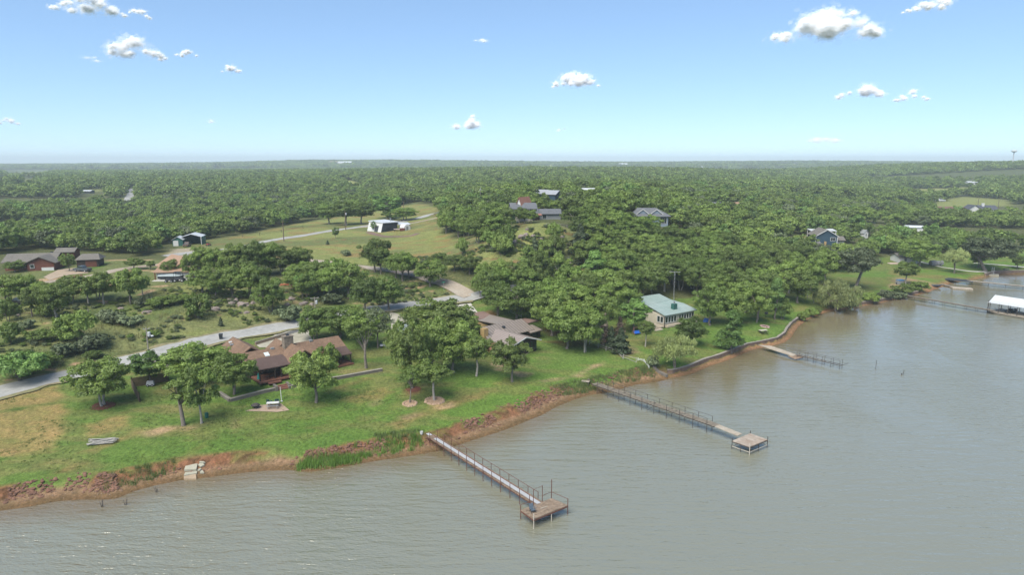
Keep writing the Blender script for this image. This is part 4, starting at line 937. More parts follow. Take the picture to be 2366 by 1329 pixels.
M_TANR = surf('tan_roof', (.31, .2, .135), .95, .18, 2, .2)
M_NAVY = surf('dark_blue_siding', (.03, .065, .095), .75, .15, 2, .1, stripe=(2, .22, .5, .35))
M_CHAR = surf('charcoal_siding', (.035, .042, .05), .75, .15, 2)
M_GREYS = surf('grey_siding', (.22, .23, .23), .8, .15, 2)
M_TEAL = surf('green_steel', (.03, .11, .09), .6, .15, 2)
M_STEEL = surf('galvanised_steel', (.38, .39, .4), .45, .15, 2, 0, .5)
M_TANB = surf('tan_brick', (.36, .25, .11), .9, .25, 3, .3)
M_REDB = surf('red_brick', (.3, .15, .1), .9, .25, 3, .3)
def glass_mat(name, col):
    m, t, b = new_mat(name); b.inputs['Base Color'].default_value = col + (1,); b.inputs['Roughness'].default_value = .08; b.inputs['Specular IOR Level'].default_value = .7; return m
M_GLASS = glass_mat('window_glass', (.02, .03, .03)); M_SCREEN = surf('dark_screen', (.02, .02, .02), .6, .1, 3)
def roof_u(mb, u0, u1, v0, v1, ze, zr, t=.2, vm=None):
    vm = (v0 + v1) / 2 if vm is None else vm
    mb.slab([(u0, v0, ze), (u1, v0, ze), (u1, vm, zr), (u0, vm, zr)], t); mb.slab([(u0, vm, zr), (u1, vm, zr), (u1, v1, ze), (u0, v1, ze)], t); return mb
def roof_v(mb, u0, u1, v0, v1, ze, zr, t=.2):
    um = (u0 + u1) / 2
    mb.slab([(u0, v0, ze), (um, v0, zr), (um, v1, zr), (u0, v1, ze)], t); mb.slab([(um, v0, zr), (u1, v0, ze), (u1, v1, ze), (um, v1, zr)], t); return mb
def body_u(mb, u0, u1, v0, v1, ze, zr, z0=-.6, vm=None):
    vm = (v0 + v1) / 2 if vm is None else vm
    return mb.hull([(u0, v0, z0), (u0, v1, z0), (u0, v1, ze), (u0, vm, zr), (u0, v0, ze)], [(u1, v0, z0), (u1, v1, z0), (u1, v1, ze), (u1, vm, zr), (u1, v0, ze)])
def body_v(mb, u0, u1, v0, v1, ze, zr, z0=-.6):
    um = (u0 + u1) / 2
    return mb.hull([(u0, v0, z0), (u1, v0, z0), (u1, v0, ze), (um, v0, zr), (u0, v0, ze)], [(u0, v1, z0), (u1, v1, z0), (u1, v1, ze), (um, v1, zr), (u0, v1, ze)])
def window(root, c, w, h, face='-v', frame=None, name='window', bars=1):
    """framed opening: face says which way it looks in the house's own axes"""
    fr, pa = MB(), MB(); d = .07
    def bx(mb, du, dz, sw, sh, th, out):
        if face[1] == 'v': mb.box((c[0] + du, c[1] + (out if face[0] == '+' else -out), c[2] + dz), (sw, th, sh))
        else: mb.box((c[0] + (out if face[0] == '+' else -out), c[1] + du, c[2] + dz), (th, sw, sh))
    f = .1
    bx(fr, 0, h / 2 + f / 2, w + 2 * f, f, .12, d); bx(fr, 0, -h / 2 - f / 2, w + 2 * f, f, .16, d)
    bx(fr, -w / 2 - f / 2, 0, f, h, .12, d); bx(fr, w / 2 + f / 2, 0, f, h, .12, d)
    for k in range(1, bars): bx(fr, -w / 2 + w * k / bars, 0, .06, h, .1, d)
    bx(pa, 0, 0, w, h, .04, .04)
    o = fr.build(name, frame or M_WHITE, root); pa.build('pane', M_GLASS, o); return o
def house(name, pt, ang, label, cat='house', group=None): return empty(name, pt, R(ang), label, cat, group)
# ---------------------------------------------------------------- 1 log house with the tan shingle roof
h = house('log_house', (-48.8, 126.4, 3.4), 40, 'sprawling dark log house with tan shingle gables and a stone chimney')
w = MB(); body_u(w, -1.2, 8.2, 1.6, 9.6, 2.9, 4.3); body_v(w, 5.7, 10.6, -2.3, 5.2, 3.0, 4.95); body_u(w, 8.0, 18.3, .9, 7.6, 2.9, 4.6); body_v(w, -1.3, 3.9, 7.9, 17.4, 2.8, 4.5); body_v(w, 6.2, 10.0, 7, 11.2, 2.7, 4.4)
w.build('wall', M_DKWOOD, h)
r = MB(); roof_u(r, -1.7, 7.8, 1.1, 10.2, 3.05, 4.5, vm=5.0); roof_v(r, 5.25, 11.0, -3.1, 5.4, 2.95, 5.2); roof_u(r, 8.1, 18.8, .3, 8.2, 2.98, 4.83, vm=4.4); roof_v(r, -1.9, 4.4, 7.2, 18.1, 2.85, 4.8); roof_v(r, 5.7, 10.5, 7.5, 11.8, 2.75, 4.6)
ro = r.build('roof', M_SHING, h)
c = MB(); c.box((7.6, 4.1, 5.4), (1.9, 1.3, 2.5)); c.box((7.6, 4.1, 6.69), (2.1, 1.5, .14)); ch = c.build('chimney', M_STONE, ro); MB().box((7.6, 4.1, 6.9), (.5, .5, .35)).build('chimney_cap', M_CHAR, ch)
s = MB(); s.slab([(2.4, 2.6, 3.75), (3.3, 2.6, 3.75), (3.3, 3.6, 4.2), (2.4, 3.6, 4.2)], .12); s.build('skylight', surf('skylight_glass', (.55, .62, .62), .2, .05), ro)
for p in ((4.6, 4.7, 4.45), (12.5, 4.1, 4.85)): MB().box(p, (.7, .5, .35)).build('roof_vent', M_GREYS, ro)
for p in ((-.2, 14.5, 4.05), (.1, 16.2, 4.15)): MB().box(p, (.6, .7, .25)).build('roof_vent', M_WHITE if p[1] > 15 else M_GREYS, ro)
MB().slab([(-.9, -2.7, 2.8), (5.7, -2.7, 2.8), (5.7, 2.9, 3.62), (-.9, 2.9, 3.62)], .2).build('porch_roof', M_PORCHR, h)
MB().slab([(15.4, -2.4, 2.45), (18.5, -2.4, 2.45), (18.7, 1.0, 3.3), (15.4, 1.0, 3.3)], .2).build('porch_roof', M_PORCHR, h)
d = MB(); d.box((2.4, -.8, .32), (6.9, 5.0, .3)); d.box((1.6, -3.7, .12), (2.4, .9, .22)); d.box((16.9, -1.0, .3), (3.4, 3.6, .3)); d.build('deck', M_DECK, h)
for u in (-.7, 2.2, 3.4, 5.4): MB().box((u, -2.5, 1.5), (.22, .22, 2.6)).build('porch_post', M_DKWOOD, h)
for u in (15.7, 18.2): MB().box((u, -2.2, 1.3), (.22, .22, 2.2)).build('porch_post', M_DKWOOD, h)
rl = MB()
for u0, u1 in ((-.7, 1.0), (3.4, 5.3)):
    rl.bar((u0, -2.5, 1.25), (u1, -2.5, 1.25), .08)
    for u in np.arange(u0 + .15, u1, .25): rl.bar((u, -2.5, .47), (u, -2.5, 1.25), .04)
rl.build('porch_railing', M_DKWOOD, h)
gt = MB()
for u in (6.2, 7.3, 8.9, 10.0): gt.box((u, -2.36, 1.4), (.1, .08, 2.6))
gt.build('gable_window_frame', M_WHITE, h); gp = MB(); gp.add([(6.3, -2.34, 2.9), (10.0, -2.34, 2.9), (10.0, -2.34, 3.2), (8.15, -2.34, 4.6), (6.3, -2.34, 3.2)], [(0, 1, 2, 3, 4)]); gp.box((8.15, -2.33, 1.5), (3.9, .02, 2.2)); gp.build('gable_window', M_GLASS, h)
for u in (.9, 2.9, 4.7): window(h, (u, 1.55, 1.7), 1.1, 1.2, frame=surf('log_trim', (.3, .22, .14), .8))
for u in (12.0, 14.0): window(h, (u, .88, 1.7), 1.2, 1.2, frame=surf('log_trim', (.3, .22, .14), .8))
# ---------------------------------------------------------------- 2 brown metal-roofed house
h = house('metal_roofed_house', (3.45, 150.25, 3.05), 43, 'low dark house with brown ribbed metal roofs and a tan brick chimney')
w = MB(); body_v(w, -7.2, .4, -2.4, 6, 2.55, 3.75); body_u(w, -7.4, 5.4, 4.2, 12.4, 2.6, 4.3); body_u(w, 3.6, 8.2, 3.9, 13, 2.3, 3.0); w.build('wall', M_DKWOOD, h)
r = MB(); roof_u(r, -8.2, 6.0, 3.6, 13.0, 2.75, 4.62, .18, vm=8.1); r.build('roof', M_BRMETAL, h)
r = MB(); roof_v(r, -8.4, .95, -3.6, 7.4, 2.62, 4.0, .18); r.build('gable_roof', M_BRMETALV, h)
MB().slab([(-1.6, 8.2, 4.5), (3.8, 8.2, 4.5), (7.8, 22.2, 3.1), (1.8, 19.6, 2.95)], .2).build('breezeway_roof', M_BRMETAL2, h)
MB().slab([(1.2, 19.4, 3.2), (6.6, 18.6, 3.2), (9.0, 25.6, 3.2), (3.0, 26.2, 3.2)], .3).build('carport_roof', surf('brown_flat_roof', (.2, .13, .105), .85, .15, 1.5), h)
MB().slab([(5.6, 6.8, 3.6), (11, 7.2, 3.5), (11, 12, 3.3), (5.6, 12, 3.4)], .2).build('wing_roof', surf('brown_flat_roof', (.2, .13, .105)), h)
MB().slab([(3.8, 2.7, 2.5), (7.9, 2.9, 2.5), (8.1, 6.6, 3.1), (4.6, 6.6, 3.1)], .2).build('porch_roof', M_BRMETAL2, h)
for p in ((2.0, 19.6), (3.2, 25.8), (8.6, 25.2)): MB().box((p[0], p[1], 1.4), (.15, .15, 3.2)).build('carport_post', M_DKWOOD, h)
MB().box((3.6, 16.5, 1.1), (4.5, 6.5, 2.8)).build('breezeway_wall', M_TANB, h)
c = MB(); c.box((-8.0, 5.6, 2.2), (1.3, 1.3, 5.6)); c.box((-8.0, 5.6, 5.02), (1.1, 1.1, .1)); c.build('chimney', M_TANB, h)
MB().box((-8.6, 2.2, 1.0), (1.0, 2.6, 3.0)).build('brick_pier', M_REDB, h); MB().box((-1.5, 6.3, 4.2), (.6, .6, .3)).build('roof_vent', M_CHAR, h)
for u in (-1.9, -.7, .0): window(h, (u - .1, -2.42, 1.3), .95, 2.0, frame=M_DKWOOD)
window(h, (.42, -.8, 1.3), 1.8, 2.0, '+u', M_DKWOOD, bars=2); window(h, (-7.22, -.5, 1.3), 2.2, 1.8, '-u', M_DKWOOD, bars=3); window(h, (5.9, 3.88, 1.2), 2.6, 1.7, '-v', M_DKWOOD, bars=3); window(h, (-4.6, -2.42, 1.3), 1.6, 1.8, frame=M_DKWOOD, bars=2)
e = MB(); e.bar((-8.3, -3.62, 2.52), (-3.75, -3.62, 3.9), .1, .2); e.bar((-3.7, -3.62, 3.9), (.9, -3.62, 2.52), .1, .2); e.build('barge_board', M_WHITE, h)
# ---------------------------------------------------------------- 3 green-roofed lake house
h = house('green_roofed_house', (38.78, 169.42, 3.1), 35, 'cream lake house with a pale green metal roof and a long row of windows')
w = MB(); w.box((6.0, 4.0, 1.25), (11.2, 7.4, 4.0)); body_u(w, 1.8, 12.5, 7.6, 19.6, 3.3, 4.6); w.build('wall', M_CREAM, h)
r = MB(); r.slab([(-.4, -.5, 3.35), (12.0, -.5, 3.35), (12.2, 4.4, 4.25), (10.6, 7.8, 4.9), (1.5, 7.9, 4.55)], .18); r.slab([(1.3, 7.4, 4.52), (10.6, 7.4, 4.88), (12.6, 13.6, 5.3), (2.0, 13.6, 5.3)], .18); r.slab([(2.0, 13.6, 5.3), (12.6, 13.6, 5.3), (13.4, 20.4, 3.6), (4.5, 20.8, 3.6)], .18)
ro = r.build('roof', M_GRMETAL, h); c = MB(); c.box((6.2, 2.4, 4.4), (1.3, 1.0, 1.5)); ch = c.build('chimney', M_TEAL, ro); MB().lathe([(.16, 0), (.16, .55), (.3, .56), (.3, .7)], 10, (6.2, 2.4, 5.14)).build('chimney_cap', M_STEEL, ch)
for k in range(4): window(h, (1.1 + k * 1.05, .28, 1.9), .82, 1.5)
for k in range(6): window(h, (6.1 + k * .98, .28, 1.95), .7, 1.25)
for k in range(2): window(h, (.38, 1.1 + k * 1.1, 1.9), .85, 1.5, '-u')
d = MB(); d.box((6.2, -.25, .35), (11.4, 1.0, .5)); d.box((-1.6, 2.2, .3), (3.6, 4.4, .3)); d.box((-2.6, -.4, -.05), (2.6, 1.2, .3)); d.build('deck', surf('pale_deck_boards', (.5, .42, .32), .85, .2, 2), h)
rl = MB(); rl.bar((-3.3, .2, 1.25), (.1, .1, 1.25), .08); 
for u in np.arange(-3.3, .2, .35): rl.bar((u, .15, .4), (u, .15, 1.25), .05)
rl.build('porch_railing', surf('pale_deck_boards', (.5, .42, .32)), h); MB().box((-.15, -.3, 1.6), (.16, .16, 3.6)).build('corner_post', M_DKWOOD, h)
# ---------------------------------------------------------------- 4 leaning white and charcoal cabin
p = P(880, 537); h = house('slanted_cabin', p, 45, 'box-like white cabin leaning to one side with charcoal end wall')
sh = 1.3; lo = [(0, 0, -.3), (8.2, 0, -.3), (8.2, 11, -.3), (0, 11, -.3)]; hi = [(sh, 0, 4.0), (8.2 + sh, 0, 4.0), (8.2 + sh, 11, 4.0), (sh, 11, 4.0)]
MB().hull(lo, hi).build('wall', M_CHAR, h)
def skin(a, b, z0, z1): k = sh / 4.3; return [(-.06 + k * (z0 + .3), a, z0), (-.06 + k * (z0 + .3), b, z0), (-.06 + k * (z1 + .3), b, z1), (-.06 + k * (z1 + .3), a, z1)]
q = MB(); q.add(skin(0, 2.6, -.2, 4), [(0, 1, 2, 3)]); q.add(skin(2.6, 5.4, 2.7, 4), [(0, 1, 2, 3)]); q.add(skin(5.4, 11, -.2, 4), [(0, 1, 2, 3)]); q.build('white_cladding', M_WHITE, h)
MB().hull([(-.3 + sh, -.5, 4.0), (8.9 + sh, -.5, 4.0), (8.9 + sh, 11.5, 4.3), (-.3 + sh, 11.5, 4.3)], [(-.3 + sh, -.5, 4.3), (8.9 + sh, -.5, 4.3), (8.9 + sh, 11.5, 4.6), (-.3 + sh, 11.5, 4.6)]).build('roof', M_WHITER, h)
MB().lathe([(.18, 0), (.18, 1.2), (.34, 1.2), (.34, 1.4)], 10, (7.5, 3, 4.4)).build('flue', M_STEEL, h)
window(h, (4.2, -.02, 1.5), 2.6, .25, '-v', M_CHAR); window(h, (4.0, -.02, 2.2), 2.0, .2, '-v', M_CHAR); MB().box((1.0, 4.0, 1.0), (.12, 1.1, 2.1)).build('door', M_DKWOOD, h)
p = P(922, 533); h = house('patio_cover', (p[0] + 1, p[1] + 6, p[2]), 20, 'flat white-roofed patio cover beside the leaning cabin', 'pergola')
MB().slab([(-2.6, -3, 2.6), (2.8, -3, 2.6), (2.8, 3, 3.0), (-2.6, 3, 3.0)], .2).build('roof', M_WHITER, h)
for a in (-2.3, 0, 2.5):
    for b in (-2.7, 2.7): MB().box((a, b, 1.2), (.16, .16, 2.7)).build('post', M_DKWOOD, h)
p = P(936, 532); h = house('barrel_shed', p, 38, 'small white shed with a rounded barrel roof beside the patio cover', 'shed')
q = MB(); arc = [(1.6 * math.cos(a), 1.5 * max(0, math.sin(a)) + 1.2) for a in np.linspace(0, math.pi, 9)]; prof = [(1.6, -.2)] + arc + [(-1.6, -.2)]
q.hull([(a, -2, z) for a, z in prof], [(a, 2, z) for a, z in prof]); q.build('shell', M_WHITE, h); MB().box((0, -2.03, .95), (1.0, .06, 1.9)).build('door', M_GREYS, h)
# ---------------------------------------------------------------- 5 houses on the left rise
p = P(134, 622); h = house('brick_house', p, 14, 'long low house with grey shingles and a red-brown brick gable')
w = MB(); body_u(w, -15.5, -2, 2.5, 11.5, 2.5, 4.4); body_v(w, -8.0, -.6, -1.0, 8, 2.4, 4.2); w.build('wall', M_BRICKR, h); r = MB(); roof_u(r, -16.3, -1.2, 1.9, 12.1, 2.55, 4.65); roof_v(r, -8.8, .2, -1.7, 8, 2.5, 4.5); ro = r.build('roof', M_GREYR, h)
MB().box((-4, 7.6, 4.7), (.6, .6, .4)).build('roof_vent', M_CHAR, ro); MB().box((-2.4, -1.06, .35), (3.4, .12, 1.3)).build('white_skirt', M_WHITE, h)
for u in (-13.5, -10.5): window(h, (u, 2.45, 1.4), 1.3, 1.2)
window(h, (-6.6, -1.05, 1.5), 1.0, 1.1)
p = P(118, 607); h = house('barn', (p[0], p[1] + 9, p[2]), 10, 'dark red-brown shed behind the brick-gabled house', 'shed'); body_v(MB(), 0, 1, 0, 1, 1, 1)
w = MB(); body_u(w, -3, 3, -2.2, 2.2, 3.0, 3.9); w.build('wall', M_BRICKR, h); r = MB(); roof_u(r, -3.3, 3.3, -2.7, 2.7, 2.95, 4.15); r.build('roof', M_GREYR, h)
p = P(203, 616); h = house('garage', p, 16, 'dark garage with a grey hipped roof behind the parked pickup', 'garage')
w = MB(); w.box((0, 3.2, 1.1), (6.2, 6.2, 2.9)); w.build('wall', M_DKWOOD, h); MB().hull([(-3.6, -.5, 2.45), (3.8, -.5, 2.45), (3.8, 6.9, 2.45), (-3.6, 6.9, 2.45)], [(-2.2, 3.0, 4.0), (2.6, 3.0, 4.0), (2.6, 3.4, 4.0), (-2.2, 3.4, 4.0)]).build('roof', M_GREYR, h)
MB().box((-3.14, 1.2, 1.2), (.08, 1.4, 2.2)).build('side_door', M_WHITE, h); MB().box((1.0, .06, 1.1), (3.2, .06, 2.1)).build('garage_door', M_BRICKR, h)
p = P(404, 646); h = house('tan_roofed_house', p, 8, 'pale house with a tan shingle roof and a covered boat in front')
w = MB(); w.box((0, 2.2, 1.0), (10.0, 4.0, 3.0)); w.build('wall', M_WHITE, h)
w2 = MB(); a = math.radians(-50); ca, sa = math.cos(a), math.sin(a)
def rt(u, v): return (-.8 + u * ca - v * sa, 8.6 + u * sa + v * ca)
def rq(mb, f, *args):
    t_ = MB(); f(t_, *args); mb.add([rt(x_, y_) + (z_,) for x_, y_, z_ in t_.v], t_.f); return mb
rq(w2, body_u, -5.5, 5.2, -4.2, 4.2, 3.0, 5.6); w2.build('upper_wall', M_WHITE, h); r = MB(); rq(r, roof_u, -6, 5.7, -5.0, 5.0, 2.95, 5.95); ro = r.build('roof', M_TANR, h); MB().box((1.2, 9.2, 6.0), (.3, .3, .6)).build('roof_vent', M_WHITE, ro)
MB().slab([(-5.6, -.5, 2.45), (5.6, -.5, 2.45), (5.6, 4.6, 3.6), (-5.6, 4.6, 3.6)], .2).build('porch_roof', M_TANR, h); MB().box((0, -1.2, .04), (11, 2.6, .3)).build('patio', M_CONCW, h)
for u in (-5.2, 5.2): MB().box((u, -.3, 1.2), (.25, .25, 2.5)).build('porch_post', M_BRICKR, h)
p = P(411, 568); h = house('small_carport', p, 12, 'smaller green and white gabled metal shed of the pair', 'carport')
w = MB(); body_v(w, -1.9, 1.9, 0, 5, 2.6, 3.6); w.build('wall', M_TEAL, h); r = MB(); roof_v(r, -2.2, 2.2, -.3, 5.3, 2.5, 3.8, .12); r.build('roof', M_WHITER, h); MB().box((-.7, -.05, 1.1), (1.9, .06, 2.2)).build('roller_door', M_WHITE, h)
p = P(443, 566); h = house('big_carport', p, 12, 'larger open carport with a white metal roof and green sides', 'carport')
r = MB(); roof_v(r, -3.9, 3.9, 0, 8, 3.3, 4.5, .12); r.build('roof', M_WHITER, h); w = MB(); w.box((-3.75, 4, 1.6), (.1, 7.6, 3.4)); w.box((3.75, 4, 1.6), (.1, 7.6, 3.4)); w.box((0, 7.8, 1.6), (7.4, .1, 3.4)); w.build('wall', M_TEAL, h)
for a_ in (-3.7, 3.7): MB().box((a_, .1, 1.6), (.2, .2, 3.4)).build('post', M_WHITE, h)
# ---------------------------------------------------------------- 6 hilltop houses
p = P(1238, 509); zz = p[2]; h = house('hill_house', (p[0] - 4.6, p[1] + 5, zz), 6, 'tall grey-roofed house on top of the rocky hill'); h.scale = (1, 1, .76)
w = MB(); body_u(w, -4.2, 4.8, 0, 8, 5.2, 7.4); w.box((-.5, -1.6, 1.2), (7.2, 3.4, 3.4)); w.build('wall', M_CREAM, h)
r = MB(); roof_u(r, -4.6, 5.1, -.6, 8.6, 5.2, 7.8); r.slab([(-4.8, -3.6, 2.5), (3.4, -3.6, 2.5), (3.6, 0, 4.3), (-4.8, 0, 4.3)], .2); r.slab([(3.8, -1.5, 2.8), (5.3, -1.5, 2.8), (5.3, 4.2, 7.75), (4.8, 4.2, 7.75)], .2); ro = r.build('roof', M_SLATER, h)
MB().hull([(5.0, -1.2, -.5), (6.4, -1.2, -.5), (6.4, 6, -.5), (5.0, 6, -.5)], [(5.0, 3.8, 7.4), (5.5, 3.8, 7.4), (5.5, 4.6, 7.4), (5.0, 4.6, 7.4)]).build('steep_gable', M_GREYS, h)
w = MB(); body_u(w, 6.2, 14.2, 1.0, 7, 2.6, 4.4); w.build('wing_wall', M_GREYS, h); r = MB(); roof_u(r, 6.0, 14.7, .3, 7.6, 2.6, 4.75); r.build('wing_roof', M_SLATER, h)
window(h, (8.2, .96, 1.2), 1.5, 1.8); window(h, (3.2, -.05, 4.6), 1.2, .9); MB().slab([(3.4, -3.8, 2.5), (6.6, -3.8, 2.5), (6.6, -1.0, 2.9), (3.4, -1.0, 2.9)], .2).build('porch_roof', M_REDTILE, h); MB().box((5.2, -1.4, .9), (1.6, .3, 2.2)).build('red_door', M_BRICKR, h)
h = house('a_frame_house', (2.6, 254.0, 22.7), -32, 'steep A-frame with a white gable and rust-brown roof on the hill')
MB().hull([(-3.4, 0, -.5), (3.4, 0, -.5), (0, 0, 8.8)], [(-3.4, 7, -.5), (3.4, 7, -.5), (0, 7, 8.8)]).build('wall', M_WHITE, h)
r = MB(); r.slab([(-3.9, -.4, -.3), (0, -.4, 9.2), (0, 7.4, 9.2), (-3.9, 7.4, -.3)], .25); r.slab([(0, -.4, 9.2), (3.9, -.4, -.3), (3.9, 7.4, -.3), (0, 7.4, 9.2)], .25); r.build('roof', M_REDTILE, h)
for u in (-.55, .55): window(h, (u, 0, 5.4), .6, 1.1)
p = P(1265, 462); h = house('grey_barn', p, -14, 'pale grey gabled metal building with dark blue ends behind the hill house', 'barn'); h.scale = (1, 1, .8); h.location.z += .4; h.rotation_euler.z = R(-28)
w = MB(); body_u(w, -7, 0, -3, 5, 4.0, 6.0); body_u(w, 0, 6.5, -4.5, 3.5, 3.8, 5.8); w.build('wall', M_NAVY, h); r = MB(); roof_u(r, -7.6, .2, -3.7, 5.6, 3.9, 6.4); roof_u(r, .1, 7.2, -5.2, 4.2, 3.7, 6.2); r.build('roof', surf('pale_metal_roof', (.3, .31, .33), .5, .1, 1), h)
p = P(1360, 455); h = house('far_white_building', p, 5, 'white-roofed building half sunk in the trees right of the grey barn', 'building')
w = MB(); body_u(w, -6, 6, -3, 3, 3.6, 4.6); w.build('wall', M_WHITE, h); r = MB(); roof_u(r, -6.5, 6.5, -3.6, 3.6, 3.6, 5.2); r.build('roof', M_WHITER, h)
p = P(1508, 522); h = house('hipped_house', (p[0], p[1] + 3, p[2]), -8, 'blue-grey house with two gabled dormers in the hillside wood')
w = MB(); w.box((0, 4, 1.7), (13, 9, 4.6)); w.build('wall', surf('blue_grey_siding', (.2, .25, .3), .8, .15, 2), h); r = MB(); r.hull([(-8, -1.5, 3.6), (7.6, -1.5, 3.6), (7.6, 9.5, 3.6), (-8, 9.5, 3.6)], [(-5.5, 4.2, 6.6), (2.0, 4.2, 6.6), (2.0, 4.6, 6.6), (-5.5, 4.6, 6.6)]); r.build('roof', M_SLATER, h)
for u in (-3.4, 2.0):
    dm = MB(); body_v(dm, u - 1.9, u + 1.9, .2, 4, 4.6, 6.0, 3.8); do = dm.build('dormer', surf('blue_grey_siding', (.2, .25, .3)), h); r = MB(); roof_v(r, u - 2.5, u + 2.5, -.2, 4.2, 4.35, 6.35, .16); r.build('dormer_roof', M_SLATER, do); e = MB(); e.bar((u - 2.5, -.24, 4.33), (u, -.24, 6.3), .08, .22); e.bar((u, -.24, 6.3), (u + 2.5, -.24, 4.33), .08, .22); e.build('trim', M_WHITE, do)
window(h, (4.6, -.5, 2.0), 2.6, 2.4, bars=3); window(h, (-1, -.5, 2.0), 3.0, 1.8, bars=3)
# ---------------------------------------------------------------- 7 right-hand houses
p = P(1908, 574); h = house('blue_house', p, -6, 'tall dark blue house with white corner boards and a paired window')
w = MB(); body_v(w, -4.6, 4.6, 0, 11, 5.6, 8.2); w.build('wall', M_NAVY, h); r = MB(); roof_v(r, -5.1, 5.1, -.5, 11.5, 5.5, 8.55); r.build('roof', M_GREYR, h)
e = MB(); e.bar((-5.1, -.54, 5.4), (0, -.54, 8.45), .1, .26); e.bar((0, -.54, 8.45), (5.1, -.54, 5.4), .1, .26); e.box((-4.6, -.03, 2.8), (.3, .1, 5.5)); e.box((4.6, -.03, 2.8), (.3, .1, 5.5)); e.build('trim', M_WHITE, h)
window(h, (2.7, 0, 4.2), 2.0, 1.4, bars=2); window(h, (-3.2, 0, 2.6), .9, .8); w = MB(); body_u(w, 4.6, 8.4, 2, 8, 3.6, 4.8); w.build('wing_wall', M_GREYS, h); r = MB(); roof_u(r, 4.5, 8.9, 1.4, 8.6, 3.6, 5.1); r.build('wing_roof', M_GREYR, h)
p = P(1910, 560); h = house('white_canopy', (p[0], p[1] + 4, p[2]), -6, 'long white-roofed open canopy behind the blue house', 'canopy')
MB().slab([(-6, 0, 5.2), (6, 0, 5.2), (6, 6, 5.6), (-6, 6, 5.6)], .3).build('roof', M_WHITER, h)
for u in (-5.7, 5.7):
    for v in (.3, 5.7): MB().box((u, v, 2.4), (.3, .3, 5.4)).build('post', M_WHITE, h)
p = P(1893, 592); h = house('grey_roofed_house', p, -20, 'low house with broad grey gables in front of the blue house')
w = MB(); body_v(w, -5.5, 5.5, 0, 10, 2.6, 4.8); body_u(w, -12, -3, -1, 6, 2.4, 3.8); w.build('wall', surf('beige_siding', (.42, .37, .32), .8, .12, 2), h); r = MB(); roof_v(r, -6.3, 6.3, -.6, 10.6, 2.5, 5.1); roof_u(r, -12.6, -1, -1.7, 6.7, 2.3, 4.1); r.build('roof', M_GREYR, h); window(h, (0, 0, 2.6), .7, .7); MB().box((2.2, 4.5, 5.0), (.9, .9, 1.6)).build('chimney', M_TANB, h)
p = P(1845, 567); h = house('grey_shed', p, -20, 'small grey-roofed shed by the lumber stacks', 'shed'); w = MB(); body_u(w, -3, 3, -2, 2, 2.3, 3.0); w.build('wall', M_WHITE, h); r = MB(); roof_u(r, -3.4, 3.4, -2.5, 2.5, 2.3, 3.4); r.build('roof', M_SLATER, h)
for i, (a_, b_, n_) in enumerate(((1826, 560, 5), (1838, 556, 4), (1850, 552, 4))):
    p = P(a_, b_); q = MB()
    for k in range(n_):
        for j in range(4 - k % 2): q.box((j * .75 - 1.2 + .05 * k, .1 * j, .15 + k * .24), (.6, 4.6 - .3 * k, .2), .05 * (j - 1))
    tag(q.build('lumber_stack', surf('fresh_lumber', (.55, .33, .16), .85, .2, 2), loc=p, rz=R(-65)), ('stack of orange lumber nearest the grey shed', 'middle stack of orange lumber left of the blue house', 'farthest stack of orange lumber left of the blue house')[i], 'lumber')
p = P(2000, 552); h = house('white_shed', p, 25, 'tall narrow white shed by the red dirt yard', 'shed'); w = MB(); body_v(w, -1.6, 1.6, 0, 4, 2.8, 4.2); w.build('wall', M_WHITE, h); r = MB(); roof_v(r, -2, 2, -.3, 4.3, 2.7, 4.5); r.build('roof', M_GREYS, h); window(h, (0, 0, 2), .7, .8)
p = P(2088, 608); h = house('lake_cottage', p, 6, 'small white lake house behind the round oak on the far lawn'); w = MB(); body_u(w, -2, 7, 0, 6, 2.6, 3.6); w.build('wall', M_WHITE, h); r = MB(); roof_u(r, -2.6, 7.6, -.5, 6.5, 2.55, 3.9); r.build('roof', M_GREYR, h); window(h, (.6, 0, 1.5), .9, 1.3, frame=M_GREYS); MB().box((-2.5, -1.6, .1), (11, 2.6, .4)).build('patio', surf('pink_slab', (.5, .38, .32), .85, .15, 2), h)
def simple_house(px, py, L, Wd, ze, zr, ang, wall, roof, label, name='house', cat='house', v=False, win=2):
    p = P(px, py); h = house(name, p, ang, label, cat); w = MB(); r = MB()
    if v: body_v(w, -L / 2, L / 2, 0, Wd, ze, zr - .3); roof_v(r, -L / 2 - .5, L / 2 + .5, -.5, Wd + .5, ze - .1, zr)
    else: body_u(w, -L / 2, L / 2, 0, Wd, ze, zr - .3); roof_u(r, -L / 2 - .5, L / 2 + .5, -.5, Wd + .5, ze - .1, zr)
    w.build('wall', wall, h); r.build('roof', roof, h)
    for k in range(win): window(h, (-L / 2 + L * (k + .7) / (win + .4), 0, ze * .55), L * .09, ze * .35)
    return h
h = simple_house(2198, 494, 16, 11, 3.0, 5.2, 8, M_BRICKR, surf('red_brown_roof', (.17, .085, .075), .9, .2, 2), 'long red-brown house on the far right flat', 'ranch_house'); w = MB(); body_v(w, 4, 11, -3, 4, 2.9, 4.9); w.build('gable_wing', M_BRICKR, h); r = MB(); roof_v(r, 3.2, 11.8, -3.6, 5, 2.8, 5.3); r.build('gable_roof', surf('red_brown_roof', (.17, .085, .075)), h)
h = simple_house(2278, 494, 17, 11, 3.0, 6.2, -6, M_WHITE, surf('navy_shingles', (.07, .075, .09), .9, .2, 2), 'white house with a dark hipped roof and white chimney on the right flat', 'white_house'); w = MB(); body_v(w, -13.5, -4.5, -1, 9, 3.0, 6.2); w.build('gable_wing', M_WHITE, h); r = MB(); roof_v(r, -14.2, -3.8, -1.6, 9.4, 2.9, 6.6); r.build('gable_roof', surf('navy_shingles', (.07, .075, .09)), h); MB().box((-.5, 4.6, 6.2), (1.6, 1.4, 3.0)).build('chimney', M_WHITE, h)
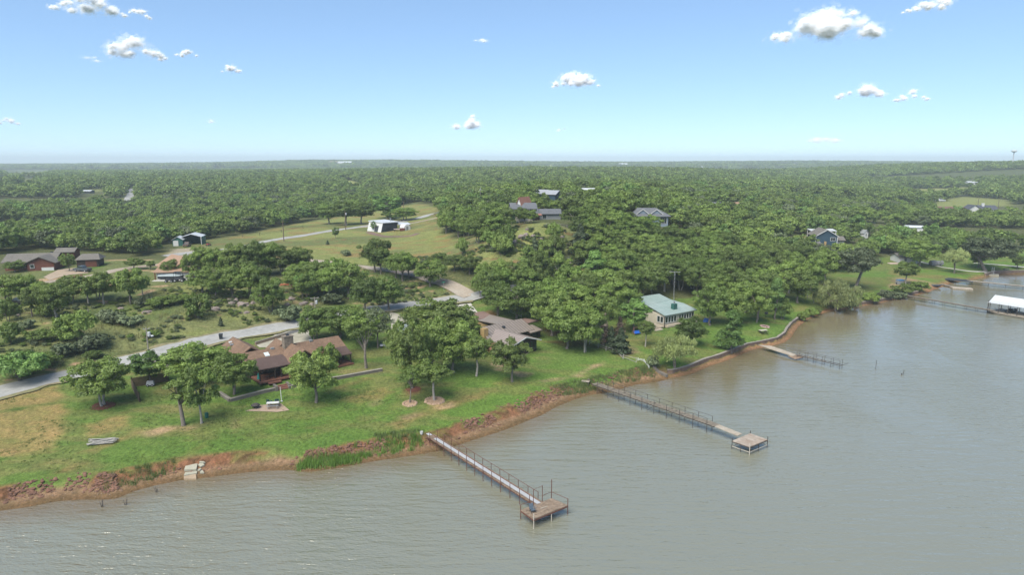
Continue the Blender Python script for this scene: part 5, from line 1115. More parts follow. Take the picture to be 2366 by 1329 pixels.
simple_house(2314, 497, 9, 6, 2.6, 3.2, -4, M_GREYS, surf('pale_metal_roof', (.42, .43, .45)), 'low grey shed right of the dark-roofed white house', 'long_shed', 'shed', win=0)
simple_house(2032, 484, 10, 7, 2.8, 5.2, 20, M_CREAM, M_GREYR, 'tan gabled house alone among the right woods', 'gabled_house', v=True, win=1)
simple_house(2112, 534, 9, 5, 2.4, 3.2, -20, M_WHITE, M_WHITER, 'white-roofed shed in the trees above the far lawn', 'white_shed', 'shed', win=0)
simple_house(1738, 680, 7, 6, 2.4, 3.6, 30, M_GREYS, surf('dull_metal_roof', (.24, .25, .27), .6, .15, 1), 'pale grey roof glimpsed through the trees right of the green-roofed house', 'grey_house', win=1)
simple_house(1700, 483, 9, 6, 2.6, 4.2, 10, M_CREAM, M_TANR, 'tan-roofed house in the middle woods', 'wood_house', win=1)
simple_house(1652, 485, 6, 5, 2.6, 4.2, -20, M_WHITE, M_SLATER, 'small slate-roofed house in the middle woods', 'wood_house', win=1)
simple_house(200, 447, 9, 6, 2.6, 3.4, -8, M_CHAR, M_WHITER, 'dark shed with a white roof in the far left clearing', 'far_shed', 'shed', win=0)
simple_house(362, 443, 8, 7, 3.0, 4.6, 12, M_WHITE, M_WHITER, 'white shed by the far left lane', 'far_shed', 'shed', win=0)
h = simple_house(1032, 432, 20, 9, 3.4, 6.0, -5, surf('blue_siding', (.1, .2, .5), .8, .1, 2), surf('bright_red_roof', (.5, .13, .1), .8, .1, 2), 'far building with a red roof and blue walls among the trees', 'red_roofed_building', 'building', win=0); MB().box((-9.5, -.3, 2.4), (3.5, .2, 3.6)).build('white_end', M_WHITE, h)
simple_house(1165, 415, 22, 10, 4, 8.0, -12, surf('pink_wall', (.5, .3, .24), .85, .1, 2), surf('pink_roof', (.48, .25, .19), .85, .1, 2), 'far house with a salmon pink roof on the ridge', 'pink_roofed_house', win=0)
simple_house(1722, 420, 16, 8, 3.4, 4.6, 5, M_WHITE, M_WHITER, 'far white building low among the central woods', 'far_building', 'building', win=0)
simple_house(2250, 427, 16, 9, 3.4, 4.8, 0, M_WHITE, M_WHITER, 'far white roof on the slope under the water tower', 'far_building', 'building', win=0)
for px_, py_, L_, lb in ((796, 379.5, 60, 'tiny white house on the far ridge left of the meadow road'), (768, 379, 40, 'tiny pale house on the far ridge at its leftmost clearing'), (1440, 384, 36, 'tiny white house on the far ridge right of the pale clearings'), (1613, 391, 36, 'tiny white house low on the far slope at the right')):
    simple_house(px_, py_, L_, 22, 8, 13, 0, M_WHITE, M_TANR if px_ < 780 else M_WHITER, lb, 'ridge_house', win=0)
# ---------------------------------------------------------------- docks
M_PLANK = surf('weathered_planks', (.26, .22, .17), .9, .35, 2.5, .3, col2=(.19, .16, .12), sc2=1.2, stripe=(1, .22, .5, .6))
M_PLANKR = surf('brown_planks', (.22, .15, .1), .9, .35, 2.5, .3, col2=(.28, .2, .14), sc2=1.5, stripe=(1, .2, .5, .6))
M_PLANKP = surf('pale_planks', (.42, .37, .3), .9, .25, 2.5, .3, col2=(.33, .27, .2), sc2=.8, stripe=(1, .2, .5, .5))
M_RUST = surf('rusty_pipe', (.13, .055, .04), .8, .3, 4); M_DARKPIPE = surf('dark_pipe', (.07, .06, .055), .8, .3, 4); M_PALEPIPE = surf('pale_pipe', (.5, .45, .38), .8, .2, 4)
def lerp(a, b, t): return tuple(a[i] + (b[i] - a[i]) * t for i in range(3))
def walkway(root, a, b, width, n_bents, m_deck, m_pipe, rail=1.0, inset=0.0, planks=True, gap=0.0, rails=(1, -1), foot=-1.6, name='walkway'):
    """straight plank walkway on pairs of pipe legs, local to root at the origin"""
    a, b = Vector(a), Vector(b); t = (b - a).normalized(); nrm = Vector((-t.y, t.x, 0)).normalized(); L = (b - a).length
    d = MB(); rg = random.Random(int(L * 10)); s = 0
    while s < L - .05:
        if rg.random() > gap:
            c = a + t * (s + .1); hw = width / 2 + rg.uniform(-.05, .05); lift = Vector((0, 0, rg.uniform(-.015, .015)))
            d.bar(c - nrm * hw + lift, c + nrm * hw + lift, .17, .06)
        s += .2
    d.build(name, m_deck, root)
    j = MB()
    for sd in (-1, 1): o = nrm * sd * (width / 2 - .08) - Vector((0, 0, .12)); j.bar(a + o, b + o, .1, .16)
    j.build('joist', m_pipe, root)
    for i in range(n_bents):
        c = a.lerp(b, (i + .5) / n_bents)
        for sd in (-1, 1):
            top = c + nrm * sd * (width / 2 + .04); rz = rail if sd in rails else 0.0
            MB().tube([(top.x, top.y, foot), (top.x, top.y, top.z + rz)], .045, 6).build('pipe_post', m_pipe, root)
    for sd in rails:
        o = nrm * sd * (width / 2 + .04) + Vector((0, 0, rail)); MB().tube([a.lerp(b, .5 / n_bents) + o, a.lerp(b, 1 - .5 / n_bents) + o], .035, 6).build('handrail', m_pipe, root)
# front dock
W1 = empty('fishing_dock', (0, 0, 0), 0, 'nearest dock: walkway with a white strip ending in a square brown plank platform', 'dock')
A1, B1 = (-13.2, 103.9, 1.45), (3.5, 82.0, 1.2)
walkway(W1, A1, B1, 1.35, 13, M_PLANKR, M_RUST, 1.0)
a, b = Vector(A1), Vector(B1); t = (b - a).normalized(); n = Vector((-t.y, t.x, 0)).normalized(); q = MB()
s0 = a + t * 1.6 + Vector((0, 0, .07)); s1 = b + Vector((0, 0, .07)); q.bar(s0, s1, .62, .03); s0 = a + Vector((0, 0, .08)) - t * .8; q.bar(s0, s0 + t * 1.0, .62, .03); q.build('white_strip', surf('white_vinyl', (.38, .385, .39), .7, .08, 2), W1)
pc = [(1.1, 80.3), (2.7, 78.0), (7.2, 81.5), (5.2, 83.4)]; q = MB(); q.slab([(x_, y_, 1.2) for x_, y_ in pc], .07); e0, e1 = Vector((1.1, 80.3, 0)), Vector((2.7, 78.0, 0)); f0, f1 = Vector((5.2, 83.4, 0)), Vector((7.2, 81.5, 0))
for k in range(12):
    u = (k + .5) / 12; c0, c1 = e0.lerp(e1, u), f0.lerp(f1, u); q.bar((c0.x, c0.y, 1.24 + .012 * ((k * 7) % 3)), (c1.x, c1.y, 1.24 + .012 * ((k * 5) % 3)), .215, .05)
q.build('platform', surf('brown_deck_boards', (.2, .145, .1), .9, .4, 2.2, .3, col2=(.29, .22, .16), sc2=1.3), W1)
q = MB()
for i in range(4): q.bar((*pc[i], 1.08), (*pc[(i + 1) % 4], 1.08), .1, .16)
q.build('platform_frame', M_RUST, W1)
for i, (x_, y_) in enumerate(pc): MB().tube([(x_, y_, -1.6), (x_, y_, (2.0, 2.0, 2.2, 3.9)[i])], .055, 6).build('pipe_post', M_PALEPIPE if i == 1 else M_RUST, W1)
MB().tube([(5.0, 79.8, -1.6), (5.0, 79.8, 1.1)], .06, 6).build('pipe_post', M_PALEPIPE, W1)
MB().tube([(7.2, 81.5, 2.15), (5.2, 83.4, 2.15), (4.0, 82.4, 2.15)], .035, 6).build('handrail', M_RUST, W1); MB().tube([(2.7, 81.2, 2.0), (1.1, 80.3, 2.0)], .035, 6).build('handrail', M_RUST, W1)
MB().tube([(2.75, 81.35, 1.0), (2.75, 81.35, 3.5), (3.95, 82.45, 3.5), (3.95, 82.45, 1.0)], .05, 6).build('gate_frame', M_RUST, W1)
q = MB(); q.box((4.1, 80.9, 1.29), (1.1, .16, .03), .6); q.build('loose_board', surf('pale_planks', (.42, .37, .3)), W1)
ch = empty('deck_chair', (2.6, 79.7, 1.27), R(25), 'dark blue-grey folding chair on the corner of the nearest dock platform', 'chair'); m_ch = surf('blue_grey_fabric', (.09, .12, .15), .7, .2, 4)
MB().slab([(-.3, -.3, .42), (.3, -.3, .42), (.3, .25, .38), (-.3, .25, .38)], .05).build('seat', m_ch, ch); MB().slab([(-.3, .25, .4), (.3, .25, .4), (.3, .5, 1.0), (-.3, .5, 1.0)], .05).build('backrest', m_ch, ch)
for sx in (-1, 1):
    MB().tube([(sx * .33, -.35, 0), (sx * .33, .2, .62)], .022, 5).build('leg', M_DARKPIPE, ch); MB().tube([(sx * .33, .4, 0), (sx * .33, -.3, .62)], .022, 5).build('leg', M_DARKPIPE, ch); MB().box((sx * .35, -.05, .64), (.07, .6, .04)).build('armrest', m_ch, ch)
# middle dock
W2 = empty('long_dock', (0, 0, 0), 0, 'middle dock: long grey walkway with pipe rails and a pale square end deck', 'dock')
walkway(W2, (16.4, 129.4, 1.7), (34.2, 107.9, 1.55), 1.5, 10, M_PLANK, M_DARKPIPE, 1.0, gap=.05); 
q = MB(); q.bar((34.1, 108.0, 1.52), (36.9, 104.3, 1.36), 1.3, .08); q.build('ramp', M_PLANKP, W2)
pc = [(34.9, 101.9), (36.9, 99.6), (40.7, 102.4), (38.8, 104.9)]; q = MB(); q.slab([(x_, y_, 1.32) for x_, y_ in pc], .06); e0, e1 = Vector((*pc[0], 0)), Vector((*pc[3], 0)); f0, f1 = Vector((*pc[1], 0)), Vector((*pc[2], 0))
for k in range(16):
    u = (k + .5) / 16; c0, c1 = e0.lerp(e1, u), f0.lerp(f1, u); q.bar((c0.x, c0.y, 1.36 + .01 * (k % 3)), (c1.x, c1.y, 1.36 + .01 * ((k * 2) % 3)), .27, .05)
q.build('platform', surf('bleached_deck_boards', (.4, .34, .28), .9, .3, 1.6, .2, col2=(.27, .2, .15), sc2=.6), W2); q = MB()
for i in range(4): q.bar((*pc[i], 1.2), (*pc[(i + 1) % 4], 1.2), .08, .14)
q.build('platform_frame', M_DARKPIPE, W2); q = MB()
for i in range(4): q.bar((*pc[i], .45), (*pc[(i + 1) % 4], .45), .06, .08)
q.build('brace', M_PALEPIPE, W2)
for i in range(4):
    x_, y_ = pc[i]; MB().tube([(x_, y_, -1.6), (x_, y_, 1.85)], .06, 6).build('pipe_post', M_PALEPIPE if i == 1 else M_DARKPIPE, W2); m_ = ((pc[i][0] + pc[(i + 1) % 4][0]) / 2, (pc[i][1] + pc[(i + 1) % 4][1]) / 2); MB().tube([(*m_, -1.6), (*m_, 1.2)], .05, 6).build('pipe_post', M_DARKPIPE, W2)
MB().tube([(24.6, 118.4, .2), (25.6, 117.2, 1.4)], .04, 5).build('brace', M_DARKPIPE, W2)
sp = P(1361, 893); st = empty('cleaning_table', (sp[0] - .6, sp[1] + .6, sp[2]), R(-25), 'small grey fish-cleaning table on the bank at the head of the long dock', 'table')
MB().box((0, 0, .95), (1.6, 1.0, .1)).build('tabletop', M_PLANKP, st); MB().box((.5, .35, 1.15), (.5, .25, .3)).build('sink_box', M_PLANK, st)
for sx in (-.65, .65):
    for sy in (-.4, .4): MB().box((sx, sy, .4), (.1, .1, 1.0)).build('leg', M_PLANK, st)
# broken dock
W3 = empty('ruined_dock', (0, 0, 0), 0, 'collapsed dock with bare pipe rails and a sagging plank ramp at the shore wall', 'dock')
q = MB(); q.slab([(59.8, 160.4, 1.15), (61.4, 157.4, 1.0), (64.9, 152.0, .7), (65.9, 152.9, .85), (62.6, 159.2, 1.15)], .12); q.build('ramp', M_PLANKP, W3); q = MB(); q.slab([(63.9, 152.6, .6), (64.9, 150.8, .35), (67.2, 151.4, .6), (66.6, 153, .8)], .1); q.build('broken_boards', M_PLANKR, W3)
a, b = Vector((66.2, 152.3, .95)), Vector((72.3, 144.4, .95)); t = (b - a).normalized(); n = Vector((-t.y, t.x, 0)).normalized(); q = MB(); rg = random.Random(3)
for k in range(34):
    if k < 24 and rg.random() < .75: c = a + t * (k * .29); q.bar(c - n * rg.uniform(.2, .5) + Vector((0, 0, rg.uniform(-.08, .05))), c + n * rg.uniform(.2, .5), .16, .05)
q.build('loose_planks', M_PLANK, W3); q = MB()
for sd in (-.5, .5): q.bar(a + n * sd - Vector((0, 0, .1)), b + n * sd - Vector((0, 0, .1)), .07, .12)
q.bar(b - n * .6 + Vector((0, 0, -.2)), b + n * .8 + t * 1.2 + Vector((0, 0, .5)), .08); q.build('joist', M_DARKPIPE, W3)
for i in range(6):
    c = a.lerp(b, i / 5)
    for sd in (-.55, .55): MB().tube([(c.x + n.x * sd, c.y + n.y * sd, -1.6), (c.x + n.x * sd, c.y + n.y * sd, 2.0)], .045, 6).build('pipe_post', M_DARKPIPE, W3)
for sd in (-.55, .55): MB().tube([a - t * 3 + n * sd + Vector((0, 0, 1.0)), b + n * sd + Vector((0, 0, 1.0))], .032, 6).build('handrail', M_DARKPIPE, W3)
for a_, z_, lb in ((2023, 2.0, 'taller lone pipe standing in the open water'), (2087, 1.0, 'short pipe stub standing in the open water, right of the taller one')):
    x_, y_ = PZ(a_, 853 if a_ < 2050 else 866, 0); q = MB(); q.tube([(0, 0, -1.6), (.05, 0, z_)], .05, 6); (q.tube([(-.45, -.2, -1.6), (-.45, -.2, .35)], .12, 6) if a_ > 2050 else None); tag(q.build('pipe', M_DARKPIPE, loc=(x_, y_, 0)), lb, 'pipe')
# footbridge and boathouse
W4 = empty('long_footbridge', (0, 0, 0), 0, 'long narrow footbridge on thin legs running out to the boathouse', 'footbridge')
walkway(W4, (129.5, 224.0, 1.3), (143.6, 198.6, 1.2), 1.2, 9, M_PLANK, M_DARKPIPE, .8, rails=())
bp_ = PZ(2287, 719, .55); BH = empty('boathouse', (float(bp_[0]), float(bp_[1]), 0), math.atan2(192.5 - 200.0, 148.1 - 143.5), 'floating boathouse with a ribbed white roof on dark posts', 'boathouse')
MB().box((8.5, 3.2, .35), (17.4, 7.6, .4)).build('float_deck', M_PLANKP, BH); MB().box((8.5, 3.2, .05), (17.2, 7.4, .25)).build('pontoon', M_CHAR, BH)
q = MB(); q.slab([(-.5, -.9, 3.3), (17.6, -.9, 3.3), (17.6, .8, 3.75), (-.5, .8, 3.75)], .1); q.slab([(-.5, .8, 3.75), (17.6, .8, 3.75), (17.6, 3.2, 5.1), (-.5, 3.2, 5.1)], .1); q.slab([(-.5, 3.2, 5.1), (17.6, 3.2, 5.1), (17.6, 7.4, 3.5), (-.5, 7.4, 3.5)], .1); q.build('roof', surf('ribbed_white_roof', (.5, .52, .53), .5, .06, 1, 0, stripe=(0, .9, .3, .15)), BH)
for k in range(8):
    for v_ in (-.5, 6.9): MB().box((.1 + k * 2.4, v_, 1.9), (.14, .14, 3.1)).build('post', M_DARKPIPE, BH)
MB().box((-.3, -.7, 1.6), (.22, .22, 4.6)).build('mooring_pole', M_DARKPIPE, BH); MB().box((16.5, 7.4, 2.4), (.2, .2, 5.6)).build('mooring_pole', M_DARKPIPE, BH)
for k, u in enumerate((4.2, 10.4)):
    bt = empty('moored_boat', (float(bp_[0]), float(bp_[1]), 0), 0, ('dark boat in the boathouse slip nearest the footbridge', 'dark boat in the farther boathouse slip')[k], 'boat'); bt.location = BH.matrix_basis @ Vector((u, 3.4, 0)) if False else (float(bp_[0]) + u * math.cos(BH.rotation_euler.z) - 3.4 * math.sin(BH.rotation_euler.z), float(bp_[1]) + u * math.sin(BH.rotation_euler.z) + 3.4 * math.cos(BH.rotation_euler.z), .5); bt.rotation_euler.z = BH.rotation_euler.z + R(90)
    MB().hull([(-2.2, -.6, 0), (1.6, -.6, 0), (2.6, 0, .1), (1.6, .6, 0), (-2.2, .6, 0)], [(-2.4, -.95, .75), (1.8, -.95, .75), (3.0, 0, .95), (1.8, .95, .75), (-2.4, .95, .75)]).build('hull', M_CHAR, bt); MB().hull([(-.6, -.6, .75), (.6, -.6, .75), (.6, .6, .75), (-.6, .6, .75)], [(-.4, -.5, 1.3), (.2, -.5, 1.3), (.2, .5, 1.3), (-.4, .5, 1.3)]).build('windscreen', M_GLASS, bt); MB().box((-2.55, 0, .7), (.35, .5, .9)).build('outboard_motor', M_CHAR, bt)
# far docks
W5 = empty('far_gangway', (0, 0, 0), 0, 'pale gangway reaching out from the rubble point on the far shore', 'gangway'); walkway(W5, (165.0, 254.5, 1.25), (196, 228.0, 1.1), 1.6, 8, M_PLANKP, M_DARKPIPE, .8, rails=())
q = MB(); q.slab([(164.5, 256.5, 1.5), (171.5, 251.0, 1.25), (170.0, 247.8, 1.2), (162.5, 252.5, 1.4)], .3); q.build('dark_float', M_CHAR, W5)
fl = empty('floating_platform', (0, 0, 0), 0, 'low pale floating platform tied to the far beach', 'raft'); q = MB(); q.slab([(156.5, 250, .5), (158, 251, .5), (160.5, 243, .4), (159.3, 242.4, .4)], .2); q.build('gangplank', M_PLANK, fl); q = MB(); q.slab([(158.4, 243, .35), (164.6, 240.6, .35), (163.4, 237.6, .35), (157.6, 239.8, .35)], .3); q.build('deck', M_PLANKP, fl)
p = P(2157, 662); bt = empty('beached_boat', p, R(-20), 'small dark boat pulled up on the far beach', 'boat'); MB().hull([(-1.8, -.5, 0), (1.2, -.5, 0), (2.2, 0, .15), (1.2, .5, 0), (-1.8, .5, 0)], [(-2, -.8, .6), (1.5, -.8, .6), (2.6, 0, .8), (1.5, .8, .6), (-2, .8, .6)]).build('hull', surf('dark_hull', (.06, .07, .09), .5, .1), bt); MB().box((-.2, 0, .62), (.4, 1.4, .06)).build('bench', M_GREYS, bt)
p = P(2293, 636); pr = empty('concrete_jetty', p, R(-35), 'stubby jetty with a white ladder frame on the far wall corner', 'jetty'); MB().box((0, -1.0, .25), (4.2, 3.6, .5)).build('slab', M_CONC, pr)
q = MB()
for sx in (-.35, .35): q.tube([(sx, -.2, .3), (sx, .3, 3.2)], .06, 6)
for k in range(5): q.tube([(-.35, -.1 + k * .09, .8 + k * .5), (.35, -.1 + k * .09, .8 + k * .5)], .035, 5)
q.build('ladder', M_WHITE, pr)
# ---------------------------------------------------------------- shore wall and stone walls
def wall_line(name, pts, h0, h1, w, m, label, cat='wall', cap=None):
    q = MB(); c = MB()
    for a_, b_ in zip(pts[:-1], pts[1:]):
        L = math.hypot(b_[0] - a_[0], b_[1] - a_[1]); ns = max(1, int(L / 1.6))
        for k in range(ns):
            p0, p1 = lerp(a_, b_, k / ns), lerp(a_, b_, (k + 1) / ns); t_ = Vector((p1[0] - p0[0], p1[1] - p0[1], 0)).normalized(); n_ = Vector((-t_.y, t_.x, 0)) * w / 2; e_ = t_ * .012 * (k % 2)
            def cr(z_, ex, s): return [(p0[0] - n_.x * s - ex.x, p0[1] - n_.y * s - ex.y, p0[2] + z_), (p1[0] - n_.x * s + ex.x, p1[1] - n_.y * s + ex.y, p1[2] + z_), (p1[0] + n_.x * s + ex.x, p1[1] + n_.y * s + ex.y, p1[2] + z_), (p0[0] + n_.x * s - ex.x, p0[1] + n_.y * s - ex.y, p0[2] + z_)]
            dz = .02 * math.sin(k * 12.9); q.hull(cr(h0, e_, 1), cr(h1 + dz, e_, .92)); (c.hull(cr(h1 + dz, e_ * 1.5, 1.15), cr(h1 + dz + .1, e_ * 1.5, 1.12)) if cap else None)
    r = empty(name, pts[0], 0, label, cat); o = q.build('masonry', m, r); o.location = [-v for v in pts[0]]
    if cap: o = c.build('coping', cap, r); o.location = [-v for v in pts[0]]
    return r
def inland(i0, i1, d):
    q = SHORE[i0:i1 + 1]; t_ = np.gradient(q, axis=0); t_ /= np.linalg.norm(t_, axis=1)[:, None]; n_ = np.stack([-t_[:, 1], t_[:, 0]], 1); return [(x_, y_, 0.0) for x_, y_ in q + n_ * d]
M_WALLR = surf('red_brown_wall', (.2, .135, .1), .95, .35, 1.2, .5, col2=(.14, .1, .075), sc2=.4); M_COPE = surf('pale_coping', (.29, .26, .22), .9, .25, 1.5, .3)
wall_line('shore_wall', inland(34, 46, 1.9), -.3, 1.12, .55, M_WALLR, 'low red-brown shore wall curving from the willow to the sharp bend', cap=M_COPE)
wall_line('shore_wall', inland(50, 53, .9), -.3, 1.0, .5, M_WALLR, 'straight dark shore wall under the shrubs before the footbridge', cap=M_COPE)
wall_line('shore_wall', [(*np.array(s) + (0, .8), 0.0) for s in SHORE[60:64]], -.3, 1.3, .6, M_WALLR, 'far shore wall running to the right edge', cap=M_COPE)
g = [P(*v) for v in ((1541, 872), (1522, 862), (1510, 852))]; wall_line('rubble_wall', [tuple(v) for v in g], -.4, .55, .7, M_STONEW, 'tumbled stone wall end below the small grey shrub')
pts = [P(*v) for v in ((508, 913), (532, 929), (612, 908), (640, 902))]; wall_line('stone_wall', [tuple(v) for v in pts], -.4, .5, .5, M_STONEW, 'low stone garden wall left of the steps', cap=M_COPE)
pts = [P(*v) for v in ((667, 899), (708, 890), (784, 875), (883, 856))]; wall_line('stone_wall', [tuple(v) for v in pts], -.4, .5, .5, M_STONEW, 'low stone garden wall right of the steps', cap=M_COPE)
p = P(653, 899); st = empty('garden_steps', p, R(36), 'short red steps set in a notch of the stone garden wall', 'steps')
for k in range(3): MB().box((0, k * .42 - .3, .12 + k * .2), (1.9, .45, .26)).build('step', surf('red_step', (.22, .1, .07), .9, .2, 2), st)
for sx in (-1.2, 1.2): MB().box((sx, .3, .4), (.45, 1.9, .9)).build('cheek_wall', M_STONEW, st)
p0, p1 = P(590, 797), P(664, 775); wall_line('driveway_wall', [tuple(p0), tuple((p0 + p1) / 2), tuple(p1)], -.3, .7, .3, surf('driveway_wall_face', (.3, .22, .16), .9, .2, 2), 'low wall along the left edge of the log house driveway', cap=M_COPE)
p0, p1 = P(139, 648), P(190, 637); wall_line('garden_edge', [tuple(p0), tuple(p1)], -.2, .5, .35, surf('orange_brick', (.35, .17, .1), .9, .25, 3), 'low orange brick edge below the round grass bed')
def fence(name, pts, hgt, label, step=.16, m=None, posts=True):
    m = m or surf('brown_fence_boards', (.15, .1, .065), .9, .35, 3, .2); r = empty(name, pts[0], 0, label, 'fence'); o0 = Vector([float(v) for v in pts[0]]); q = MB(); rg = random.Random(5)
    for a_, b_ in zip(pts[:-1], pts[1:]):
        L = math.hypot(b_[0] - a_[0], b_[1] - a_[1]); n_ = int(L / step); an = math.atan2(b_[1] - a_[1], b_[0] - a_[0])
        for k in range(n_):
            p_ = Vector(lerp(a_, b_, (k + .5) / n_)) - o0; hh = hgt + rg.uniform(-.04, .04); q.box((p_.x, p_.y, p_.z + hh / 2 - .1), (step * .94, .03, hh + .2), an)
    q.build('boards', m, r)
    for a_, b_ in zip(pts[:-1], pts[1:]):
        n_ = max(1, int(math.hypot(b_[0] - a_[0], b_[1] - a_[1]) / 2.4))
        for k in range(n_ + 1): p_ = Vector(lerp(a_, b_, k / n_)) - o0; MB().box((p_.x + .08, p_.y + .08, p_.z + hgt / 2), (.1, .1, hgt + .3)).build('post', M_DKWOOD, r)
fence('privacy_fence', [tuple(P(*v)) for v in ((322, 930), (304, 893), (388, 879))], 1.75, 'brown wooden privacy fence turning a corner behind the forked lawn trees')
def rail_fence(pts, label, m, hgt=1.0, broken=()):
    r = empty('rail_fence', pts[0], 0, label, 'fence'); o0 = Vector([float(v) for v in pts[0]]); V_ = [Vector([float(c_) for c_ in v]) - o0 for v in pts]
    for k, v in enumerate(V_): MB().box((v.x, v.y, v.z + hgt / 2), (.14, .14, hgt + .2)).build('post', m, r)
    for k in range(len(V_) - 1):
        for j, z_ in enumerate((.45, .9)):
            a_, b_ = V_[k] + Vector((0, 0, z_ * hgt)), V_[k + 1] + Vector((0, 0, (z_ if (k, j) not in broken else .05) * hgt)); MB().tube([a_, b_], .05, 6).build('rail', m, r)
M_OLDW = surf('silver_rails', (.33, .31, .28), .9, .3, 3)
rail_fence([P(*v) for v in ((1362, 795), (1382, 803), (1400, 811), (1421, 816), (1440, 830), (1470, 838))], 'weathered split rail fence sagging between the two lawns', M_OLDW, 1.0, ((3, 1), (4, 0)))
rail_fence([P(*v) for v in ((1474, 834), (1488, 837), (1499, 853))], 'white-painted rail fence stub by the small grey shrub', M_WHITE, .55)
rail_fence([P(*v) for v in ((1126, 702), (1150, 712), (1175, 722), (1205, 735))], 'pale rail fence behind the brown metal-roofed house', M_OLDW, 1.0)
rail_fence([P(*v) for v in ((1865, 690), (1880, 700))], 'grey rail gate above the shore wall bend', M_OLDW, 1.2)
rail_fence([P(*v) for v in ((1262, 523), (1285, 522), (1310, 526))], 'thin rail fence at the lip of the hilltop lawn', M_OLDW, 1.1)
pts = [P(*v) for v in ((560, 548), (600, 544), (650, 537), (700, 527))]; rail_fence(pts, 'dark wire fence along the wood edge behind the meadow', M_DARKPIPE, 1.2)
# ---------------------------------------------------------------- broken concrete, driftwood, clods and reeds
M_SLAB = surf('broken_concrete', (.36, .34, .26), .9, .2, 2.5, .3); M_SLABT = surf('stained_concrete', (.36, .27, .18), .9, .2, 2.5, .3)
def slab_px(px, t_, lift, m, label):
    q = [P(*v) for v in px]; c = sum(q) / len(q); z_ = max(float(v[2]) for v in q); mb = MB(); mb.slab([(float(v[0] - c[0]), float(v[1] - c[1]), float(v[2] * .6 + c[2] * .4 - c[2]) + lift) for v in q], t_); tag(mb.build('concrete_slab', m, loc=c), label, 'concrete slab', 'broken slabs of the old boat ramp')
slab_px([(426, 1092), (429, 1084), (448, 1078), (457, 1077), (454, 1091)], .3, .3, M_SLAB, 'largest pale slab of the broken boat ramp')
slab_px([(425, 1103), (428, 1095), (456, 1092), (455, 1097)], .25, .22, M_SLAB, 'middle tilted slab of the broken boat ramp')
slab_px([(425, 1110), (425, 1104), (453, 1098), (454, 1110)], .3, .2, M_SLABT, 'tan slab of the boat ramp at the waterline')
slab_px([(461, 1076), (462, 1072), (470, 1072), (475, 1075), (470, 1077)], .2, .25, M_SLAB, 'topmost small slab right of the boat ramp')
slab_px([(458, 1080), (463, 1078), (470, 1078), (473, 1081), (464, 1085)], .2, .25, M_SLAB, 'second small slab right of the boat ramp')
slab_px([(456, 1090), (461, 1086), (466, 1087), (461, 1091)], .18, .22, M_SLAB, 'smallest slab right of the boat ramp')
slab_px([(462, 1096), (464, 1091), (468, 1090), (472, 1096)], .2, .22, M_SLAB, 'lowest small slab right of the boat ramp')
p = P(238, 1024); lg = empty('log_pile', p, R(18), 'heap of bleached grey logs in the dry grass', 'log pile'); rg = random.Random(8); m_lg = surf('bleached_log', (.36, .34, .31), .9, .35, 3, .3)
for k in range(22): a_ = rg.uniform(-.25, .25); y_ = rg.uniform(-.8, .8); z_ = .12 + (1 - abs(y_)) * rg.uniform(0, .75); L_ = rg.uniform(1.2, 2.1); MB().tube([(-L_, y_ - a_ * L_, z_ + rg.uniform(-.1, .1)), (L_, y_ + a_ * L_, z_ + rg.uniform(-.1, .15))], [.1, .07], 6).build('log', m_lg, lg)
def clods(name, n, seed, sel, cols, smin, smax, kind):
    rng = np.random.default_rng(seed); seg = rng.integers(2, 33, n); u = rng.uniform(0, 1, n); a_, b_ = SHORE[seg], SHORE[seg + 1]; L_ = np.linalg.norm(b_ - a_, axis=1); keep = rng.uniform(0, 4.5, n) < L_; base = a_ + (b_ - a_) * u[:, None]; nn = np.stack([-(b_ - a_)[:, 1], (b_ - a_)[:, 0]], 1) / L_[:, None]
    dd = rng.normal(sel[0], sel[1], n); pos = base + nn * dd[:, None]; den = vnoise(pos[:, 0] / 6, pos[:, 1] / 6, 71) > .36; k = keep & den & (dd > .6) & ((base[:, 0] < 13) | (rng.uniform(0, 1, n) < .3)); pos = pos[k]; z_ = H(pos[:, 0], pos[:, 1])
    ph = (1 + 5 ** .5) / 2; iv = np.array([(-1, ph, 0), (1, ph, 0), (-1, -ph, 0), (1, -ph, 0), (0, -1, ph), (0, 1, ph), (0, -1, -ph), (0, 1, -ph), (ph, 0, -1), (ph, 0, 1), (-ph, 0, -1), (-ph, 0, 1)]) / 1.9
    fc = np.array([(0, 11, 5), (0, 5, 1), (0, 1, 7), (0, 7, 10), (0, 10, 11), (1, 5, 9), (5, 11, 4), (11, 10, 2), (10, 7, 6), (7, 1, 8), (3, 9, 4), (3, 4, 2), (3, 2, 6), (3, 6, 8), (3, 8, 9), (4, 9, 5), (2, 4, 11), (6, 2, 10), (8, 6, 7), (9, 8, 1)])
    m_ = len(pos); s = rng.uniform(smin, smax, (m_, 1, 1)) * rng.uniform(.6, 1.3, (m_, 1, 3)) * np.array([1.2, 1.0, .7]); V = iv[None] * s * rng.uniform(.75, 1.25, (m_, 12, 1)); V = V + np.c_[pos, z_ + .02][:, None]; F = fc[None] + 12 * np.arange(m_)[:, None, None]
    t_ = rng.uniform(.6, 1.25, m_); m, t, b = new_mat(name); at = t.new('ShaderNodeAttribute'); at.attribute_name = 'tint'; vs = t.new('ShaderNodeVectorMath', operation='SCALE'); c_ = t.mix(t.noise(t.new('ShaderNodeNewGeometry').outputs['Position'], .6).outputs['Fac'], cols[0], cols[1]); t.link(c_, vs.inputs[0]); t.link(at.outputs['Fac'], vs.inputs['Scale']); t.link(vs.outputs[0], b.inputs['Base Color']); b.inputs['Roughness'].default_value = .95
    o = link_mesh(name, np_mesh(name, V.reshape(-1, 3), F.reshape(-1, 3), m, attrs={'tint': ('FLOAT', 'POINT', np.repeat(t_, 12))})); tag(o, kind='stuff')
